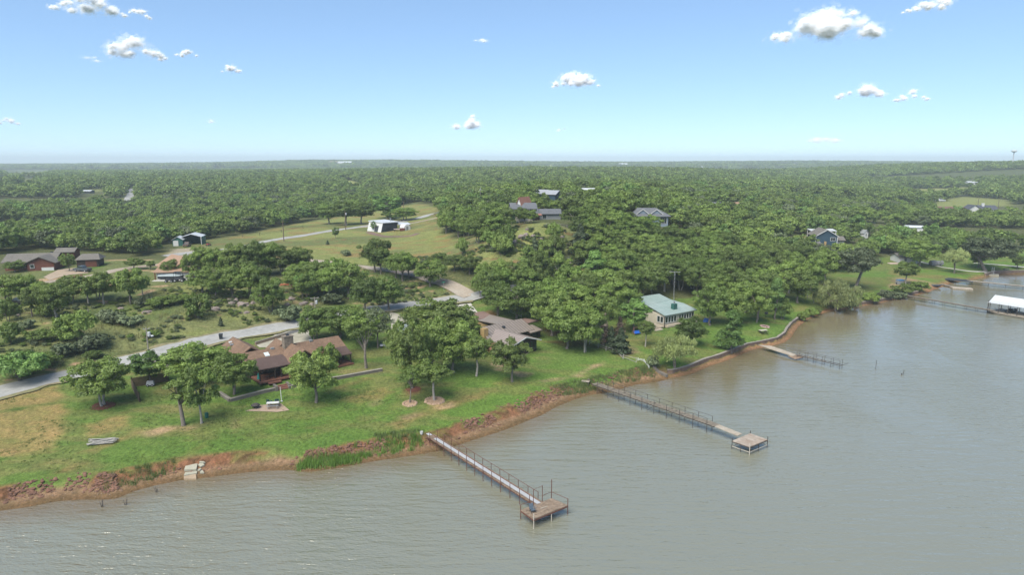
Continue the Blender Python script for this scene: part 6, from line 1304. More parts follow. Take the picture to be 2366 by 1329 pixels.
clods('dirt_clods', 3600, 5, (3.5, .7), ((.12, .055, .035), (.21, .115, .075)), .08, .3, 'stuff')
clods('shore_gravel', 1500, 6, (2.4, .9), ((.26, .18, .12), (.16, .1, .06)), .04, .12, 'stuff')
def tufts(name, spots, h0, h1, m, n_blade, seed, spread):
    rng = np.random.default_rng(seed); V = []; 
    for (x_, y_, r_) in spots:
        q = rng.normal(0, r_ * .5, (n_blade, 2)) * spread; bx_, by_ = x_ + q[:, 0], y_ + q[:, 1]; bz = np.maximum(H(bx_, by_, False), -.1); hh = rng.uniform(h0, h1, n_blade); a_ = rng.uniform(0, 6.28, n_blade); le = rng.uniform(.1, .4, n_blade) * hh; w_ = rng.uniform(.025, .06, n_blade)
        c0 = np.stack([bx_ - w_ * np.sin(a_), by_ + w_ * np.cos(a_), bz], 1); c1 = np.stack([bx_ + w_ * np.sin(a_), by_ - w_ * np.cos(a_), bz], 1); tp = np.stack([bx_ + le * np.cos(a_), by_ + le * np.sin(a_), bz + hh], 1); V.append(np.stack([c0, c1, tp], 1).reshape(-1, 3))
    V = np.vstack(V); o = link_mesh(name, np_mesh(name, V, np.arange(len(V)).reshape(-1, 3), m, attrs={'tint': ('FLOAT', 'POINT', np.repeat(rng.uniform(.75, 1.25, len(V) // 3), 3))})); tag(o, kind='stuff')
def along(px0, px1, n, inl, r_, seed):
    rng = np.random.default_rng(seed); a_, b_ = np.array(PZ(*px0, 0)), np.array(PZ(*px1, 0)); n_ = np.array([-(b_ - a_)[1], (b_ - a_)[0]]); n_ /= np.linalg.norm(n_); return [(*(a_ + (b_ - a_) * rng.uniform() + n_ * rng.uniform(*inl)), r_) for _ in range(n)]
tufts('reeds', along((690, 1090), (830, 1073), 130, (.2, 2.6), .6, 1) + along((830, 1073), (985, 1049), 60, (1.5, 4.5), .5, 2), .4, 1.0, leaf_mat('reed_blades', (.17, .3, .05), (.22, .34, .08), .5), 26, 3, 1.0)
tufts('bank_weeds', along((1310, 932), (1540, 878), 190, (2.5, 6), .7, 4) + along((880, 1063), (990, 1047), 40, (3.5, 6), .6, 5) + along((250, 1155), (420, 1110), 40, (2.2, 5), .5, 7) + along((1330, 925), (1400, 908), 40, (2.2, 4.5), .6, 9), .3, .8, leaf_mat('bank_weed_blades', (.16, .22, .065), (.24, .28, .1), .5), 30, 6, 1.0)
sc_pts = [P(*v)[:2] for v in ((10, 880), (345, 800), (500, 770), (690, 732), (900, 702), (1060, 672), (980, 640), (800, 612), (640, 660), (300, 660), (0, 680))]; sq = np.array(sc_pts); rgs = np.random.default_rng(12); cx_ = rgs.uniform(sq[:, 0].min(), sq[:, 0].max(), 4200); cy_ = rgs.uniform(sq[:, 1].min(), sq[:, 1].max(), 4200); ok = inside(sq, cx_, cy_) & (fbm(cx_ / 9, cy_ / 9, 55, 2) > .42)
tufts('rough_grass', [(a_, b_, rgs.uniform(.5, 1.1)) for a_, b_ in zip(cx_[ok][:1500], cy_[ok][:1500])], .25, .8, leaf_mat('dry_grass_blades', (.16, .17, .07), (.26, .23, .1), .2), 20, 8, 1.0)
lq = np.array([P(*v)[:2] for v in ((-60, 960), (0, 925), (340, 850), (520, 925), (640, 905), (900, 860), (1180, 890), (1480, 830), (1520, 855), (1300, 910), (1000, 1010), (600, 1060), (0, 1130), (-60, 1150))]); wx_ = rgs.uniform(lq[:, 0].min(), lq[:, 0].max(), 9000); wy_ = rgs.uniform(lq[:, 1].min(), lq[:, 1].max(), 9000); ok = inside(lq, wx_, wy_) & (fbm(wx_ / 4, wy_ / 4, 57, 3) > .5)
tufts('lawn_weeds', [(a_, b_, rgs.uniform(.15, .5)) for a_, b_ in zip(wx_[ok][:2600], wy_[ok][:2600])], .06, .22, leaf_mat('lawn_weed_blades', (.13, .2, .045), (.22, .22, .09), .45), 12, 18, 1.0)
for i, (a_, b_) in enumerate(((236, 1172), (290, 1168), (362, 1138))):
    x_, y_ = PZ(a_, b_, 0); q = MB(); rg = random.Random(i)
    for k in range(9): d_ = rg.uniform(0, 6.28); L_ = rg.uniform(.4, 1.1); q.tube([(rg.uniform(-.1, .1), rg.uniform(-.1, .1), -.5), (math.cos(d_) * L_ * .35, math.sin(d_) * L_ * .35, L_)], [.025, .01], 4)
    tag(q.build('drowned_twigs', M_DARKPIPE, loc=(float(x_), float(y_), 0)), ('tallest bunch of dark twigs poking out of the water off the left shore', 'spreading bunch of dark twigs in the water right of the tallest one', 'small bunch of twigs in the water nearest the boat ramp')[i], 'twigs')
# ---------------------------------------------------------------- poles, masts, tower, turbine
M_POLE = surf('creosote_pole', (.15, .11, .08), .9, .3, 4); M_POLEG = surf('grey_pole', (.3, .27, .24), .9, .25, 4); M_TANK = surf('pale_grey_can', (.45, .46, .47), .5, .1)
def pole(px, py, top, label, arm=0, can=True, lamp=False, m=None, r=.14):
    p = P(px, py); d = project(*p)[2] / F_PX; h = (py - top) * d / .97; o = empty('utility_pole', p, R(20), label, 'utility pole')
    MB().tube([(0, 0, -.5), (0, 0, h)], [r, r * .7], 8).build('shaft', m or M_POLE, o)
    if arm: MB().box((0, 0, h - .35), (arm, .12, .14)).build('crossarm', M_POLEG, o); [MB().lathe([(.05, 0), (.07, .1), (.03, .2)], 6, (sx * arm * .45, 0, h - .28)).build('insulator', M_TANK, o) for sx in (-1, 1)]
    if can: MB().lathe([(.28, 0), (.3, .05), (.3, .85), (.2, .95)], 10, (.42, 0, h - 1.9)).build('transformer', M_TANK, o)
    if lamp: MB().tube([(0, 0, h - 1.7), (.6, -.4, h - 1.5), (1.0, -.7, h - 1.55)], .04, 5).build('lamp_arm', M_STEEL, o); MB().lathe([(.1, .25), (.28, .1), (.3, 0)], 10, (1.1, -.75, h - 1.75)).build('lamp_head', M_TANK, o)
    return o
pole(345, 833, 757, 'grey utility pole with a lamp and transformer beside the left road', 1.2, True, True, M_POLEG)
pole(728, 712, 687, 'short utility pole with a crossarm on the boulder slope', 2.0, True, False, M_POLEG)
pole(656, 558, 511, 'bare dark utility pole on the meadow side of the hill road', 0, False, False, M_POLE, .2)
pole(799, 532, 489, 'utility pole with a white transformer where the hill road bends to the cabin', 0, True, False, M_POLE, .2)
pole(1121, 676, 636, 'utility pole with a white transformer in the wood at the road junction', 0, True, False, M_POLEG)
pole(1430, 650, 607, 'utility pole behind the lime green tree', 0, True, False, M_POLEG)
pole(1306, 470, 440, 'thin utility pole behind the hill house', 0, True, False, M_POLE, .2); pole(1485, 475, 452, 'utility pole in the woods left of the hipped house', 0, True, False, M_POLE, .2)
pole(933, 486, 466, 'utility pole behind the bright round tree', .0, False, False, M_POLE, .2); pole(1900, 528, 512, 'pole behind the blue house', 0, False, False, M_POLEG, .2)
pole(2161, 518, 498, 'pale pole below the red-brown ranch house', 0, False, False, M_POLEG, .3); pole(2052, 560, 538, 'dark pole at the bend of the dirt yard lane', 0, True, False, M_POLE, .2)
pole(2259, 480, 460, 'thin pole in the far right field', 0, False, False, M_POLE, .25); pole(2306, 482, 462, 'thin pole right of the dark-roofed white house', 0, False, False, M_POLE, .25)
p = P(1556, 700); o = empty('antenna_mast', p, R(-20), 'tall lattice television antenna behind the green roof', 'antenna'); d = project(*p)[2] / F_PX; h = 72 * d; q = MB(); c3 = [(.16 * math.cos(a), .16 * math.sin(a)) for a in (0, 2.09, 4.19)]
for x, y in c3: q.tube([(x, y, 0), (x, y, h)], .03, 5)
for k in range(int(h / .4)): a, b = c3[k % 3], c3[(k + 1) % 3]; q.tube([(*a, k * .4), (*b, k * .4 + .4)], .018, 4)
q.build('lattice', M_STEEL, o); q = MB(); q.tube([(-1.6, 0, h), (1.6, 0, h)], .03, 5); [q.tube([(-1.5 + k * .33, -.7 + .04 * k, h + .03), (-1.5 + k * .33, .7 - .04 * k, h + .03)], .014, 4) for k in range(10)]; q.build('aerial', M_STEEL, o)
p = P(1110, 478); d = project(*p)[2] / F_PX; o = empty('wind_turbine', p, R(25), 'small three-bladed wind turbine on a thin mast above the hill wood', 'wind turbine'); h = 40 * d; MB().tube([(0, 0, -.5), (0, 0, h)], [.2, .1], 8).build('mast', M_POLEG, o); MB().tube([(0, .5, h), (0, -.45, h)], [.12, .18], 8).build('nacelle', M_WHITE, o)
for k in range(3):
    a = R(100 + 120 * k); u = Vector((math.cos(a), 0, math.sin(a))); b_ = Vector((-math.sin(a), 0, math.cos(a))); c = Vector((0, -.5, h)); L = 1.9; MB().hull([c + u * .1 - b_ * .09 + Vector((0, -.03, 0)), c + u * .1 + b_ * .09 + Vector((0, -.03, 0)), c + u * .1 + b_ * .09, c + u * .1 - b_ * .09], [c + u * L - b_ * .03 + Vector((0, -.02, 0)), c + u * L + b_ * .03 + Vector((0, -.02, 0)), c + u * L + b_ * .03, c + u * L - b_ * .03]).build('blade', M_WHITE, o)
dy = 1500.0; x = (2338 - CX) / F_PX * (dy * CT + 3); z = float(H(np.array([x]), np.array([dy]))[0]); o = empty('water_tower', (x, dy, z), 0, 'pale water tower standing above the far right ridge', 'water tower'); _, _, dd = project(x, dy, 60); zt = CAM_Z + 0; s = dd / F_PX
ztop = CAM_Z + (CY - 346) * s * CT - dd * ST * 1.0; zc = dy * (math.tan(math.atan((CY - 346) / F_PX) - PITCH)) + CAM_Z - z; w_ = 12 * s / 2
MB().lathe([(1.5, -1), (1.1, 2), (.95, zc * .6), (1.1, zc - 5.5)], 14).build('stem', M_TANK, o); MB().lathe([(1.1, zc - 5.6), (w_ * .75, zc - 4.4), (w_, zc - 3.4), (w_, zc - 1.6), (w_ * .7, zc - .3), (.6, zc)], 18).build('tank', surf('tower_tank', (.5, .52, .5), .6, .08), o)
# ---------------------------------------------------------------- vehicles
M_TYRE = surf('tyre_rubber', (.015, .015, .016), .9, .1, 4); M_RIM = surf('wheel_rim', (.35, .36, .37), .4, .05)
def paint(name, c): return surf(name, c, .3, .06, 1.5, spec=.6)
def wheel(o, x, y, r=.38):
    w = MB().tube([(x, y - .12, r), (x, y + .12, r)], r, 14).build('wheel', M_TYRE, o); MB().tube([(x, y - .13, r), (x, y + .13, r)], r * .55, 10).build('rim', M_RIM, w)
def prism_y(mb, prof, hw, taper=1.0):
    return mb.hull([(x, -hw * (taper if z > 1.1 else 1), z) for x, z in prof], [(x, hw * (taper if z > 1.1 else 1), z) for x, z in prof])
def car(px, py, ang, m, label, kind='pickup', name='pickup_truck', cat='pickup truck', scale=1.0):
    p = P(px, py); o = empty(name, (p[0], p[1], p[2] + .06), R(ang), label, cat, None, scale); b = MB()
    if kind == 'pickup':
        prism_y(b, [(-2.8, .45), (2.8, .45), (2.85, .95), (1.5, 1.12), (1.4, 1.12), (-2.8, 1.12)], .95); body = b.build('body', m, o, bevel=.05); c = MB(); prism_y(c, [(1.35, 1.1), (.75, 1.82), (-.75, 1.82), (-.95, 1.1)], .86, .92); cb = c.build('cab', m, o, bevel=.04)
        q = MB(); q.box((-1.9, 0, 1.115), (1.7, 1.6, .02)); q.build('bed', M_CHAR, o); g = MB(); prism_y(g, [(1.2, 1.2), (.78, 1.7), (-.72, 1.7), (-.86, 1.2)], .885, .96); g.build('side_window', M_GLASS, o); g = MB(); g.slab([(1.36, -.74, 1.18), (1.36, .74, 1.18), (.86, .7, 1.76), (.86, -.7, 1.76)], .02); g.build('windscreen', M_GLASS, o)
        xs_ = (-1.75, 1.8)
    else:
        prism_y(b, [(-2.2, .4), (2.2, .4), (2.25, .85), (1.3, 1.02), (-2.25, 1.02)], .9); b.build('body', m, o, bevel=.05); c = MB(); prism_y(c, [(1.15, 1.0), (.45, 1.55), (-1.6, 1.55), (-2.1, 1.0)], .84, .88); c.build('cab', m, o, bevel=.04)
        g = MB(); prism_y(g, [(.95, 1.08), (.45, 1.46), (-1.5, 1.46), (-1.85, 1.08)], .865, .93); g.build('side_window', M_GLASS, o); xs_ = (-1.4, 1.4)
    for x in xs_:
        for y in (-.86, .86): wheel(o, x, y)
    f = max(2.2, 2.85 if kind == 'pickup' else 2.2)
    for y in (-.7, .7): MB().box((f - .02, y, .8), (.08, .3, .16)).build('headlight', M_TANK, o); MB().box((-f + .02, y, .85), (.06, .2, .2)).build('tail_light', surf('red_lens', (.3, .02, .02), .3, .05), o)
    return o
car(191, 627, 165, paint('dark_grey_paint', (.06, .075, .085)), 'dark grey pickup parked on the tan driveway by the dark garage')
car(78, 695, 20, paint('white_paint_car', (.5, .51, .52)), 'white car half hidden by trees below the brick-gabled house', 'car', 'parked_car', 'car')
car(1342, 664, 10, paint('white_paint_car', (.5, .51, .52)), 'white pickup glimpsed through the trees below the lime green tree')
car(1388, 662, 5, paint('white_paint_car', (.5, .51, .52)), 'white car glimpsed right of the white pickup under the trees', 'car', 'parked_car', 'car')
car(433, 569, 100, paint('brown_paint', (.12, .09, .075)), 'brown truck under the larger open carport'); car(928, 760, 60, paint('silver_paint', (.4, .41, .42)), 'silver car tucked behind the lawn grove oaks', 'car', 'parked_car', 'car')
car(50, 705, -20, paint('black_paint', (.02, .02, .022)), 'dark car in the shade left of the white car', 'car', 'parked_car', 'car'); car(2340, 501, 0, paint('white_paint_car', (.5, .51, .52)), 'white van on the far right flat', 'car', 'parked_car', 'car', 1.5); car(2172, 466, 0, paint('white_paint_car', (.5, .51, .52)), 'white truck at the edge of the far right field', 'pickup', 'pickup_truck', 'pickup truck', 1.6)
car(2050, 568, 60, paint('white_paint_car', (.5, .51, .52)), 'white car on the far grey yard below the dirt lane', 'car', 'parked_car', 'car')
def atv(px, py, ang, m, label, s=1.0, cab=False):
    p = P(px, py); o = empty('quad_bike', (p[0], p[1], p[2] + .05), R(ang), label, 'quad bike', None, s); MB().hull([(-.9, -.35, .5), (.9, -.35, .5), (.9, .35, .5), (-.9, .35, .5)], [(-.8, -.25, .9), (.6, -.25, .85), (.6, .25, .85), (-.8, .25, .9)]).build('body', m, o, bevel=.04); MB().box((-.2, 0, .98), (.8, .34, .14)).build('seat', M_CHAR, o); MB().tube([(.45, -.35, 1.15), (.5, 0, 1.1), (.45, .35, 1.15)], .025, 5).build('handlebar', M_DARKPIPE, o)
    for x in (-.65, .65):
        for y in (-.5, .5): wheel(o, x, y, .3)
    if cab: MB().slab([(-.9, -.6, 1.9), (.5, -.6, 1.9), (.5, .6, 1.9), (-.9, .6, 1.9)], .06).build('canopy', M_CHAR, o); [MB().tube([(x, y, .8), (x * .9, y * .95, 1.88)], .03, 5).build('roll_bar', M_DARKPIPE, o) for x in (-.85, .5) for y in (-.55, .55)]
atv(482, 568, 70, paint('red_paint', (.35, .04, .03)), 'red quad bike on the red dirt patch by the carports'); atv(391, 653, 10, paint('black_paint', (.02, .02, .022)), 'black quad bike left of the tan-roofed house patio', 1.1); atv(415, 651, 5, paint('black_paint', (.02, .02, .022)), 'black buggy with a canopy in front of the covered boat', 1.5, True)
p = P(393, 646); o = empty('covered_boat', p, R(4), 'boat under a pale grey cover on the tan-roofed house patio', 'boat'); MB().hull([(-3, -.8, .5), (2.4, -.8, .5), (3.6, 0, .7), (2.4, .8, .5), (-3, .8, .5)], [(-3.1, -1.1, 1.2), (2.6, -1.1, 1.2), (4.0, 0, 1.4), (2.6, 1.1, 1.2), (-3.1, 1.1, 1.2)]).build('hull', M_CHAR, o); MB().hull([(-3.1, -1.12, 1.2), (2.6, -1.12, 1.2), (4.0, 0, 1.4), (2.6, 1.12, 1.2), (-3.1, 1.12, 1.2)], [(-2.8, -.3, 1.75), (1.0, -.35, 2.0), (2.8, 0, 1.6), (1.0, .35, 2.0), (-2.8, .3, 1.75)]).build('cover', surf('grey_tarp', (.3, .35, .36), .8, .15, 2), o); wheel(o, -.6, -1.05, .33); wheel(o, -.6, 1.05, .33)
p = P(893, 803); o = empty('flat_trailer', p, R(8), 'small silver flat trailer parked on the lawn under the pale airy tree', 'trailer'); MB().box((0, 0, .62), (2.9, 1.7, .1)).build('bed', surf('silver_deck', (.5, .5, .52), .4, .15, 2), o); q = MB(); [q.tube([(a, b, .6), (a, b, 1.05)], .03, 5) for a in (-1.4, 0, 1.4) for b in (-.85, .85)]; [q.tube([(-1.4, b, 1.05), (1.4, b, 1.05)], .03, 5) for b in (-.85, .85)]; q.build('side_rails', M_DARKPIPE, o); MB().bar((1.4, 0, .5), (2.6, 0, .45), .1).build('drawbar', M_DARKPIPE, o); wheel(o, -.1, -.98, .34); wheel(o, -.1, .98, .34)
p = P(2163, 614); o = empty('covered_pontoon', p, R(15), 'grey tarpaulin-covered boat trailer on the far lawn', 'boat trailer'); m_tp = surf('grey_tarp_far', (.24, .24, .26), .8, .2, 2)
prof = [(.0, .5), (.0, 1.5), (.4, 2.1), (1.0, 2.2), (1.5, 1.7), (1.6, .5)]
MB().hull([(-3.2, y - .8, z) for y, z in prof], [(-.6, y - .8, z * 1.05) for y, z in prof]).build('cover', m_tp, o); MB().hull([(-.3, y - .8, z * .85) for y, z in prof], [(3.0, y - .8, z * .95) for y, z in prof]).build('rear_cover', m_tp, o); wheel(o, -1.8, -.9, .4); wheel(o, 1.6, -.9, .4)
p = P(945, 766); o = empty('grey_tarp_boat', p, R(30), 'grey covered boat half hidden behind the lawn grove', 'boat'); MB().hull([(-2.6, -.9, .3), (2, -.9, .3), (3, 0, .5), (2, .9, .3), (-2.6, .9, .3)], [(-2.4, -.4, 1.6), (1, -.3, 1.7), (2, 0, 1.3), (1, .3, 1.7), (-2.4, .4, 1.6)]).build('cover', surf('grey_tarp', (.3, .35, .36)), o); wheel(o, -.6, -.95, .33); wheel(o, -.6, .95, .33)
# ---------------------------------------------------------------- yard things
p = P(511, 787); o = empty('trash_bin', p, R(20), 'black wheeled trash bin at the edge of the left road', 'trash bin', None, 1.25); MB().hull([(-.25, -.28, .08), (.25, -.28, .08), (.25, .28, .08), (-.25, .28, .08)], [(-.33, -.38, 1.0), (.33, -.38, 1.0), (.33, .38, 1.0), (-.33, .38, 1.0)]).build('bin', M_CHAR, o, bevel=.02); MB().hull([(-.36, -.42, 1.0), (.36, -.42, 1.0), (.36, .42, 1.0), (-.36, .42, 1.0)], [(-.3, -.34, 1.12), (.3, -.34, 1.12), (.3, .34, 1.12), (-.3, .34, 1.12)]).build('lid', M_CHAR, o); [MB().tube([(x, .34, .12), (x + .06, .34, .12)], .12, 8).build('wheel', M_TYRE, o) for x in (-.3, .24)]
def picnic(px, py, ang, label, m_top, m_leg, s=1.0):
    p = P(px, py); o = empty('picnic_table', (p[0], p[1], p[2] + .06), R(ang), label, 'picnic table', None, s); MB().box((0, 0, .76), (1.9, .85, .06)).build('tabletop', m_top, o)
    for y in (-.72, .72): MB().box((0, y, .45), (1.9, .3, .05)).build('bench', m_leg, o)
    for x in (-.7, .7): q = MB(); q.bar((x, -.75, 0), (x, .25, .74), .07); q.bar((x, .75, 0), (x, -.25, .74), .07); q.bar((x, -.8, .41), (x, .8, .41), .06); q.build('leg_frame', m_leg, o)
picnic(631, 942, 10, 'white-topped metal picnic table on the tan slab', M_WHITE, M_STEEL, 1.1); picnic(1763, 771, 15, 'pale wooden picnic table on the lawn near the shore wall bend', surf('pale_planks_table', (.5, .46, .4), .85, .15, 2), M_DKWOOD, 1.1); picnic(2326, 625, -5, 'brown picnic table on the far lawn near the right edge', M_DKWOOD, M_CONC, 1.1)
p = P(591, 944); o = empty('fire_pit', (p[0], p[1], p[2] + .05), 0, 'black round fire pit at the left end of the tan slab', 'fire pit'); MB().lathe([(.35, .3), (.75, .55), (.8, .55), (.4, .25)], 16).build('bowl', M_CHAR, o); MB().lathe([(.7, .56), (.45, .8), (.08, .9)], 14).build('mesh_lid', M_DARKPIPE, o); [MB().tube([(.6 * math.cos(a), .6 * math.sin(a), 0), (.5 * math.cos(a), .5 * math.sin(a), .42)], .03, 5).build('leg', M_DARKPIPE, o) for a in (.5, 2.1, 3.6, 5.2)]
def adiron(px, py, ang, m, label):
    p = P(px, py); o = empty('garden_chair', (p[0], p[1], p[2] + .05), R(ang), label, 'garden chair'); MB().slab([(-.32, -.35, .4), (.32, -.35, .4), (.32, .3, .28), (-.32, .3, .28)], .04).build('seat', m, o); MB().slab([(-.32, .28, .3), (.32, .28, .3), (.28, .62, 1.05), (-.28, .62, 1.05)], .04).build('backrest', m, o)
    for x in (-.36, .36): MB().box((x, 0, .56), (.12, .75, .03)).build('armrest', m, o); MB().box((x, -.3, .27), (.06, .08, .55)).build('leg', m, o); MB().box((x, .35, .2), (.06, .08, .4)).build('leg', m, o)
m_gr = surf('green_resin', (.03, .09, .085), .6, .1); adiron(622, 934, 180, m_gr, 'dark green garden chair behind the white-topped table, left one'); adiron(640, 933, 200, m_gr, 'dark green garden chair behind the white-topped table, right one')
p = P(651, 928); o = empty('tether_pole', p, 0, 'slim white pole on the lawn in front of the garden steps', 'pole'); MB().tube([(0, 0, -.3), (-.12, 0, 2.7)], .07, 8).build('shaft', M_WHITE, o); MB().lathe([(.22, 0), (.22, .08), (.1, .12)], 10).build('base', M_TANK, o)
p = P(598, 884); o = empty('folded_parasol', p, 0, 'folded teal parasol standing at the corner of the log house deck', 'parasol'); MB().tube([(0, 0, 0), (0, 0, 2.1)], .03, 6).build('pole', M_DKWOOD, o); MB().lathe([(.42, .35), (.3, .7), (.2, 1.2), (.08, 1.85), (.03, 1.95)], 8).build('canopy', surf('teal_canvas', (.03, .3, .27), .8, .2, 3), o)
def ring(px, py, r, label, m, n=18, s=.22, name='stone_ring', fill=None, cat='stone ring'):
    p = P(px, py); o = empty(name, p, 0, label, cat); rg = random.Random(int(px)); q = MB()
    for k in range(n): a = 6.283 * k / n; z = float(H(np.array([p[0] + r * math.cos(a)]), np.array([p[1] + r * math.sin(a)]))[0] - p[2]); w = s * rg.uniform(.7, 1.3); q.hull([(r * math.cos(a) + w * math.cos(b) * rg.uniform(.8, 1.2), r * math.sin(a) + w * math.sin(b) * rg.uniform(.8, 1.2), z - .05) for b in (0, 1.25, 2.5, 3.8, 5)], [(r * math.cos(a) + w * .7 * math.cos(b), r * math.sin(a) + w * .7 * math.sin(b), z + s * rg.uniform(.5, .9)) for b in (0, 1.25, 2.5, 3.8, 5)])
    q.build('stones', m, o)
    if fill: q = MB(); q.add([(0, 0, .08)] + [(r * .95 * math.cos(a) * (1 + .1 * math.sin(3 * a)), r * .95 * math.sin(a), float(H(np.array([p[0] + r * math.cos(a)]), np.array([p[1] + r * math.sin(a)]))[0] - p[2]) + .06) for a in np.linspace(0, 6.283, 20, endpoint=False)], [(0, k + 1, (k + 1) % 20 + 1) for k in range(20)]); q.build('mulch', fill, o)
M_SANDST = surf('sandstone', (.42, .29, .2), .9, .3, 2.5, .3); M_MULCH = surf('red_mulch', (.16, .06, .035), .95, .4, 5, .4); M_SANDM = surf('sandy_fill', (.38, .26, .17), .95, .3, 3, .3)
ring(947, 934, 1.15, 'sandstone ring around the stunted leaning oak', M_SANDST, 16, .3, fill=M_SANDM); ring(1004, 928, 1.6, 'wider sandstone ring around the small lollipop oak', M_SANDST, 20, .34, fill=M_SANDM); ring(955, 900, 1.4, 'red mulch bed around the tall bare-trunked oak', M_MULCH, 16, .12, 'mulch_bed', M_MULCH, 'mulch bed'); ring(238, 938, 1.9, 'red mulch bed under the round many-trunked oak', M_MULCH, 18, .12, 'mulch_bed', M_MULCH, 'mulch bed')
ring(1767, 755, 1.0, 'round stone fire ring on the lawn behind the pale picnic table', surf('pink_stone', (.4, .28, .25), .9, .2, 3), 14, .3, 'fire_ring', surf('ash', (.12, .07, .06), .95, .3, 4), 'fire ring')
def boulder(px, py, w, h, seed, label, group=None):
    p = P(px, py); d = project(*p)[2] / F_PX; bm = bmesh.new(); bmesh.ops.create_icosphere(bm, subdivisions=3, radius=1); rng = np.random.default_rng(seed); o3 = rng.uniform(0, 9, 3)
    for v in bm.verts: k = 1 + .28 * math.sin(v.co.x * 2.3 + o3[0]) * math.sin(v.co.y * 2.7 + o3[1]) + .14 * math.sin(v.co.z * 6 + v.co.x * 5 + o3[2]); v.co = Vector((v.co.x * w * d / 2 * k, v.co.y * w * d / 2.6 * k, max(-.3, v.co.z) * h * d * .62 * k))
    me = bpy.data.meshes.new('boulder'); bm.to_mesh(me); bm.free(); me.materials.append(surf('grey_pink_rock', (.3, .25, .22), .95, .4, 1.4, .6, col2=(.2, .16, .14), sc2=.6)); o = link_mesh('boulder', me); o.location = p; o.rotation_euler.z = float(rng.uniform(0, 3)); tag(o, label, 'boulder', group)
for i, (x, y, w, h) in enumerate(((495, 717, 22, 10), (562, 706, 26, 14), (535, 704, 14, 9), (545, 697, 16, 9), (528, 695, 12, 8), (585, 702, 14, 8), (675, 692, 18, 9), (700, 703, 18, 8), (664, 706, 12, 8), (720, 705, 14, 7), (236, 727, 16, 7), (280, 712, 12, 6), (340, 722, 20, 6), (200, 720, 16, 6), (42, 732, 10, 5), (545, 725, 20, 5), (570, 725, 14, 5))):
    boulder(x, y, w * 1.1, h * 1.1, i, 'grey sandstone boulder lying in the rough grass above the left road', 'boulders on the roadside slope')
for i, (x, y, w, h) in enumerate(((1190, 560, 20, 9), (1205, 548, 22, 9), (1215, 543, 16, 8), (1185, 567, 18, 7), (1315, 612, 18, 9), (1312, 600, 12, 6), (1300, 548, 14, 6), (1232, 545, 14, 6), (1250, 553, 14, 6), (1130, 545, 20, 7), (1180, 530, 18, 6), (1220, 530, 16, 6), (1330, 580, 12, 6))):
    boulder(x, y, w, h, 40 + i, 'grey rock on the steep bluff below the hilltop houses', 'rocks on the bluff')
p = P(662, 660); q = MB(); rg = random.Random(2)
for k in range(26): x, y = rg.uniform(-2.6, 2.6), rg.uniform(-.8, .8); q.box((x, y, rg.uniform(.05, .5) * (1 - abs(x) / 3)), (rg.uniform(.5, 1.1), rg.uniform(.3, .6), rg.uniform(.2, .35)), rg.uniform(0, 3))
tag(q.build('brick_heap', surf('orange_rubble', (.42, .16, .08), .9, .3, 2), loc=p), 'heap of orange rubble in the clearing left of the bushy clump', 'rubble heap')
p = P(1025, 672); o = empty('street_sign', p, R(30), 'small green street sign at the gravel road junction', 'street sign'); MB().tube([(0, 0, 0), (0, 0, 2.4)], .04, 6).build('post', M_STEEL, o); MB().box((0, 0, 2.5), (1.0, .03, .26)).build('sign_plate', surf('sign_green', (.02, .2, .12), .5, .05), o)
def mailbox(px, py, label):
    p = P(px, py); o = empty('mailbox', p, R(20), label, 'mailbox'); MB().box((0, 0, .5), (.1, .1, 1.1)).build('post', M_DKWOOD, o); q = MB(); prof = [(.12 * math.cos(a), 1.15 + .12 * math.sin(a)) for a in np.linspace(0, math.pi, 7)] + [(-.12, 1.0), (.12, 1.0)]; q.hull([(x, -.25, z) for x, z in prof], [(x, .25, z) for x, z in prof]); q.build('box', M_CHAR, o)
mailbox(1036, 712, 'dark mailbox beside the white parking slab'); mailbox(796, 524, 'dark mailbox at the bend of the hill road')
p = P(1472, 774); o = empty('swing_seat', p, R(20), 'bright blue swing seat under the bright green tree', 'swing'); m_bl = surf('blue_canvas', (.02, .14, .55), .7, .15, 3); [MB().tube([(x, y, 0), (x * .9, 0, 1.9)], .05, 6).build('leg', M_REDB, o) for x in (-1.1, 1.1) for y in (-.6, .6)]; MB().tube([(-1.1, 0, 1.9), (1.1, 0, 1.9)], .05, 6).build('top_bar', M_REDB, o); MB().slab([(-.8, -.35, .5), (.8, -.35, .5), (.8, .2, .45), (-.8, .2, .45)], .1).build('seat', m_bl, o); MB().slab([(-.8, .2, .45), (.8, .2, .45), (.8, .4, 1.0), (-.8, .4, 1.0)], .1).build('backrest', m_bl, o)
p = P(1633, 744); o = empty('blue_tarp', p, R(-10), 'blue tarpaulin over a stack beside the right end of the green-roofed house', 'tarpaulin'); MB().hull([(-1, -.6, 0), (1, -.6, 0), (1.1, .6, 0), (-1, .6, 0)], [(-.7, -.35, .8), (.8, -.4, .9), (.7, .35, .8), (-.6, .4, .95)]).build('sheet', surf('blue_tarp', (.03, .12, .4), .6, .25, 3), o)
p = P(2078, 657); o = empty('storage_box', p, R(10), 'blue and grey storage box on the sand by the small leaning tree', 'storage box'); MB().box((0, 0, .7), (2.2, 1.4, 1.4)).build('body', M_GREYS, o, bevel=.04); MB().box((.2, -.05, 1.5), (2.4, 1.6, .25)).build('lid', surf('blue_lid', (.06, .16, .32), .6, .1), o); wheel(o, -1.3, -.4, .35)
p = P(348, 890); o = empty('covered_cart', p, R(10), 'white covered cart behind the privacy fence under the leaning tree', 'cart', None, .8); MB().hull([(-.9, -.5, .3), (.9, -.5, .3), (.9, .5, .3), (-.9, .5, .3)], [(-.7, -.35, 1.25), (.7, -.35, 1.3), (.7, .35, 1.3), (-.7, .35, 1.25)]).build('cover', surf('pale_cover', (.36, .38, .42), .8, .15, 3), o); wheel(o, -.5, -.5, .28); wheel(o, .5, -.5, .28)
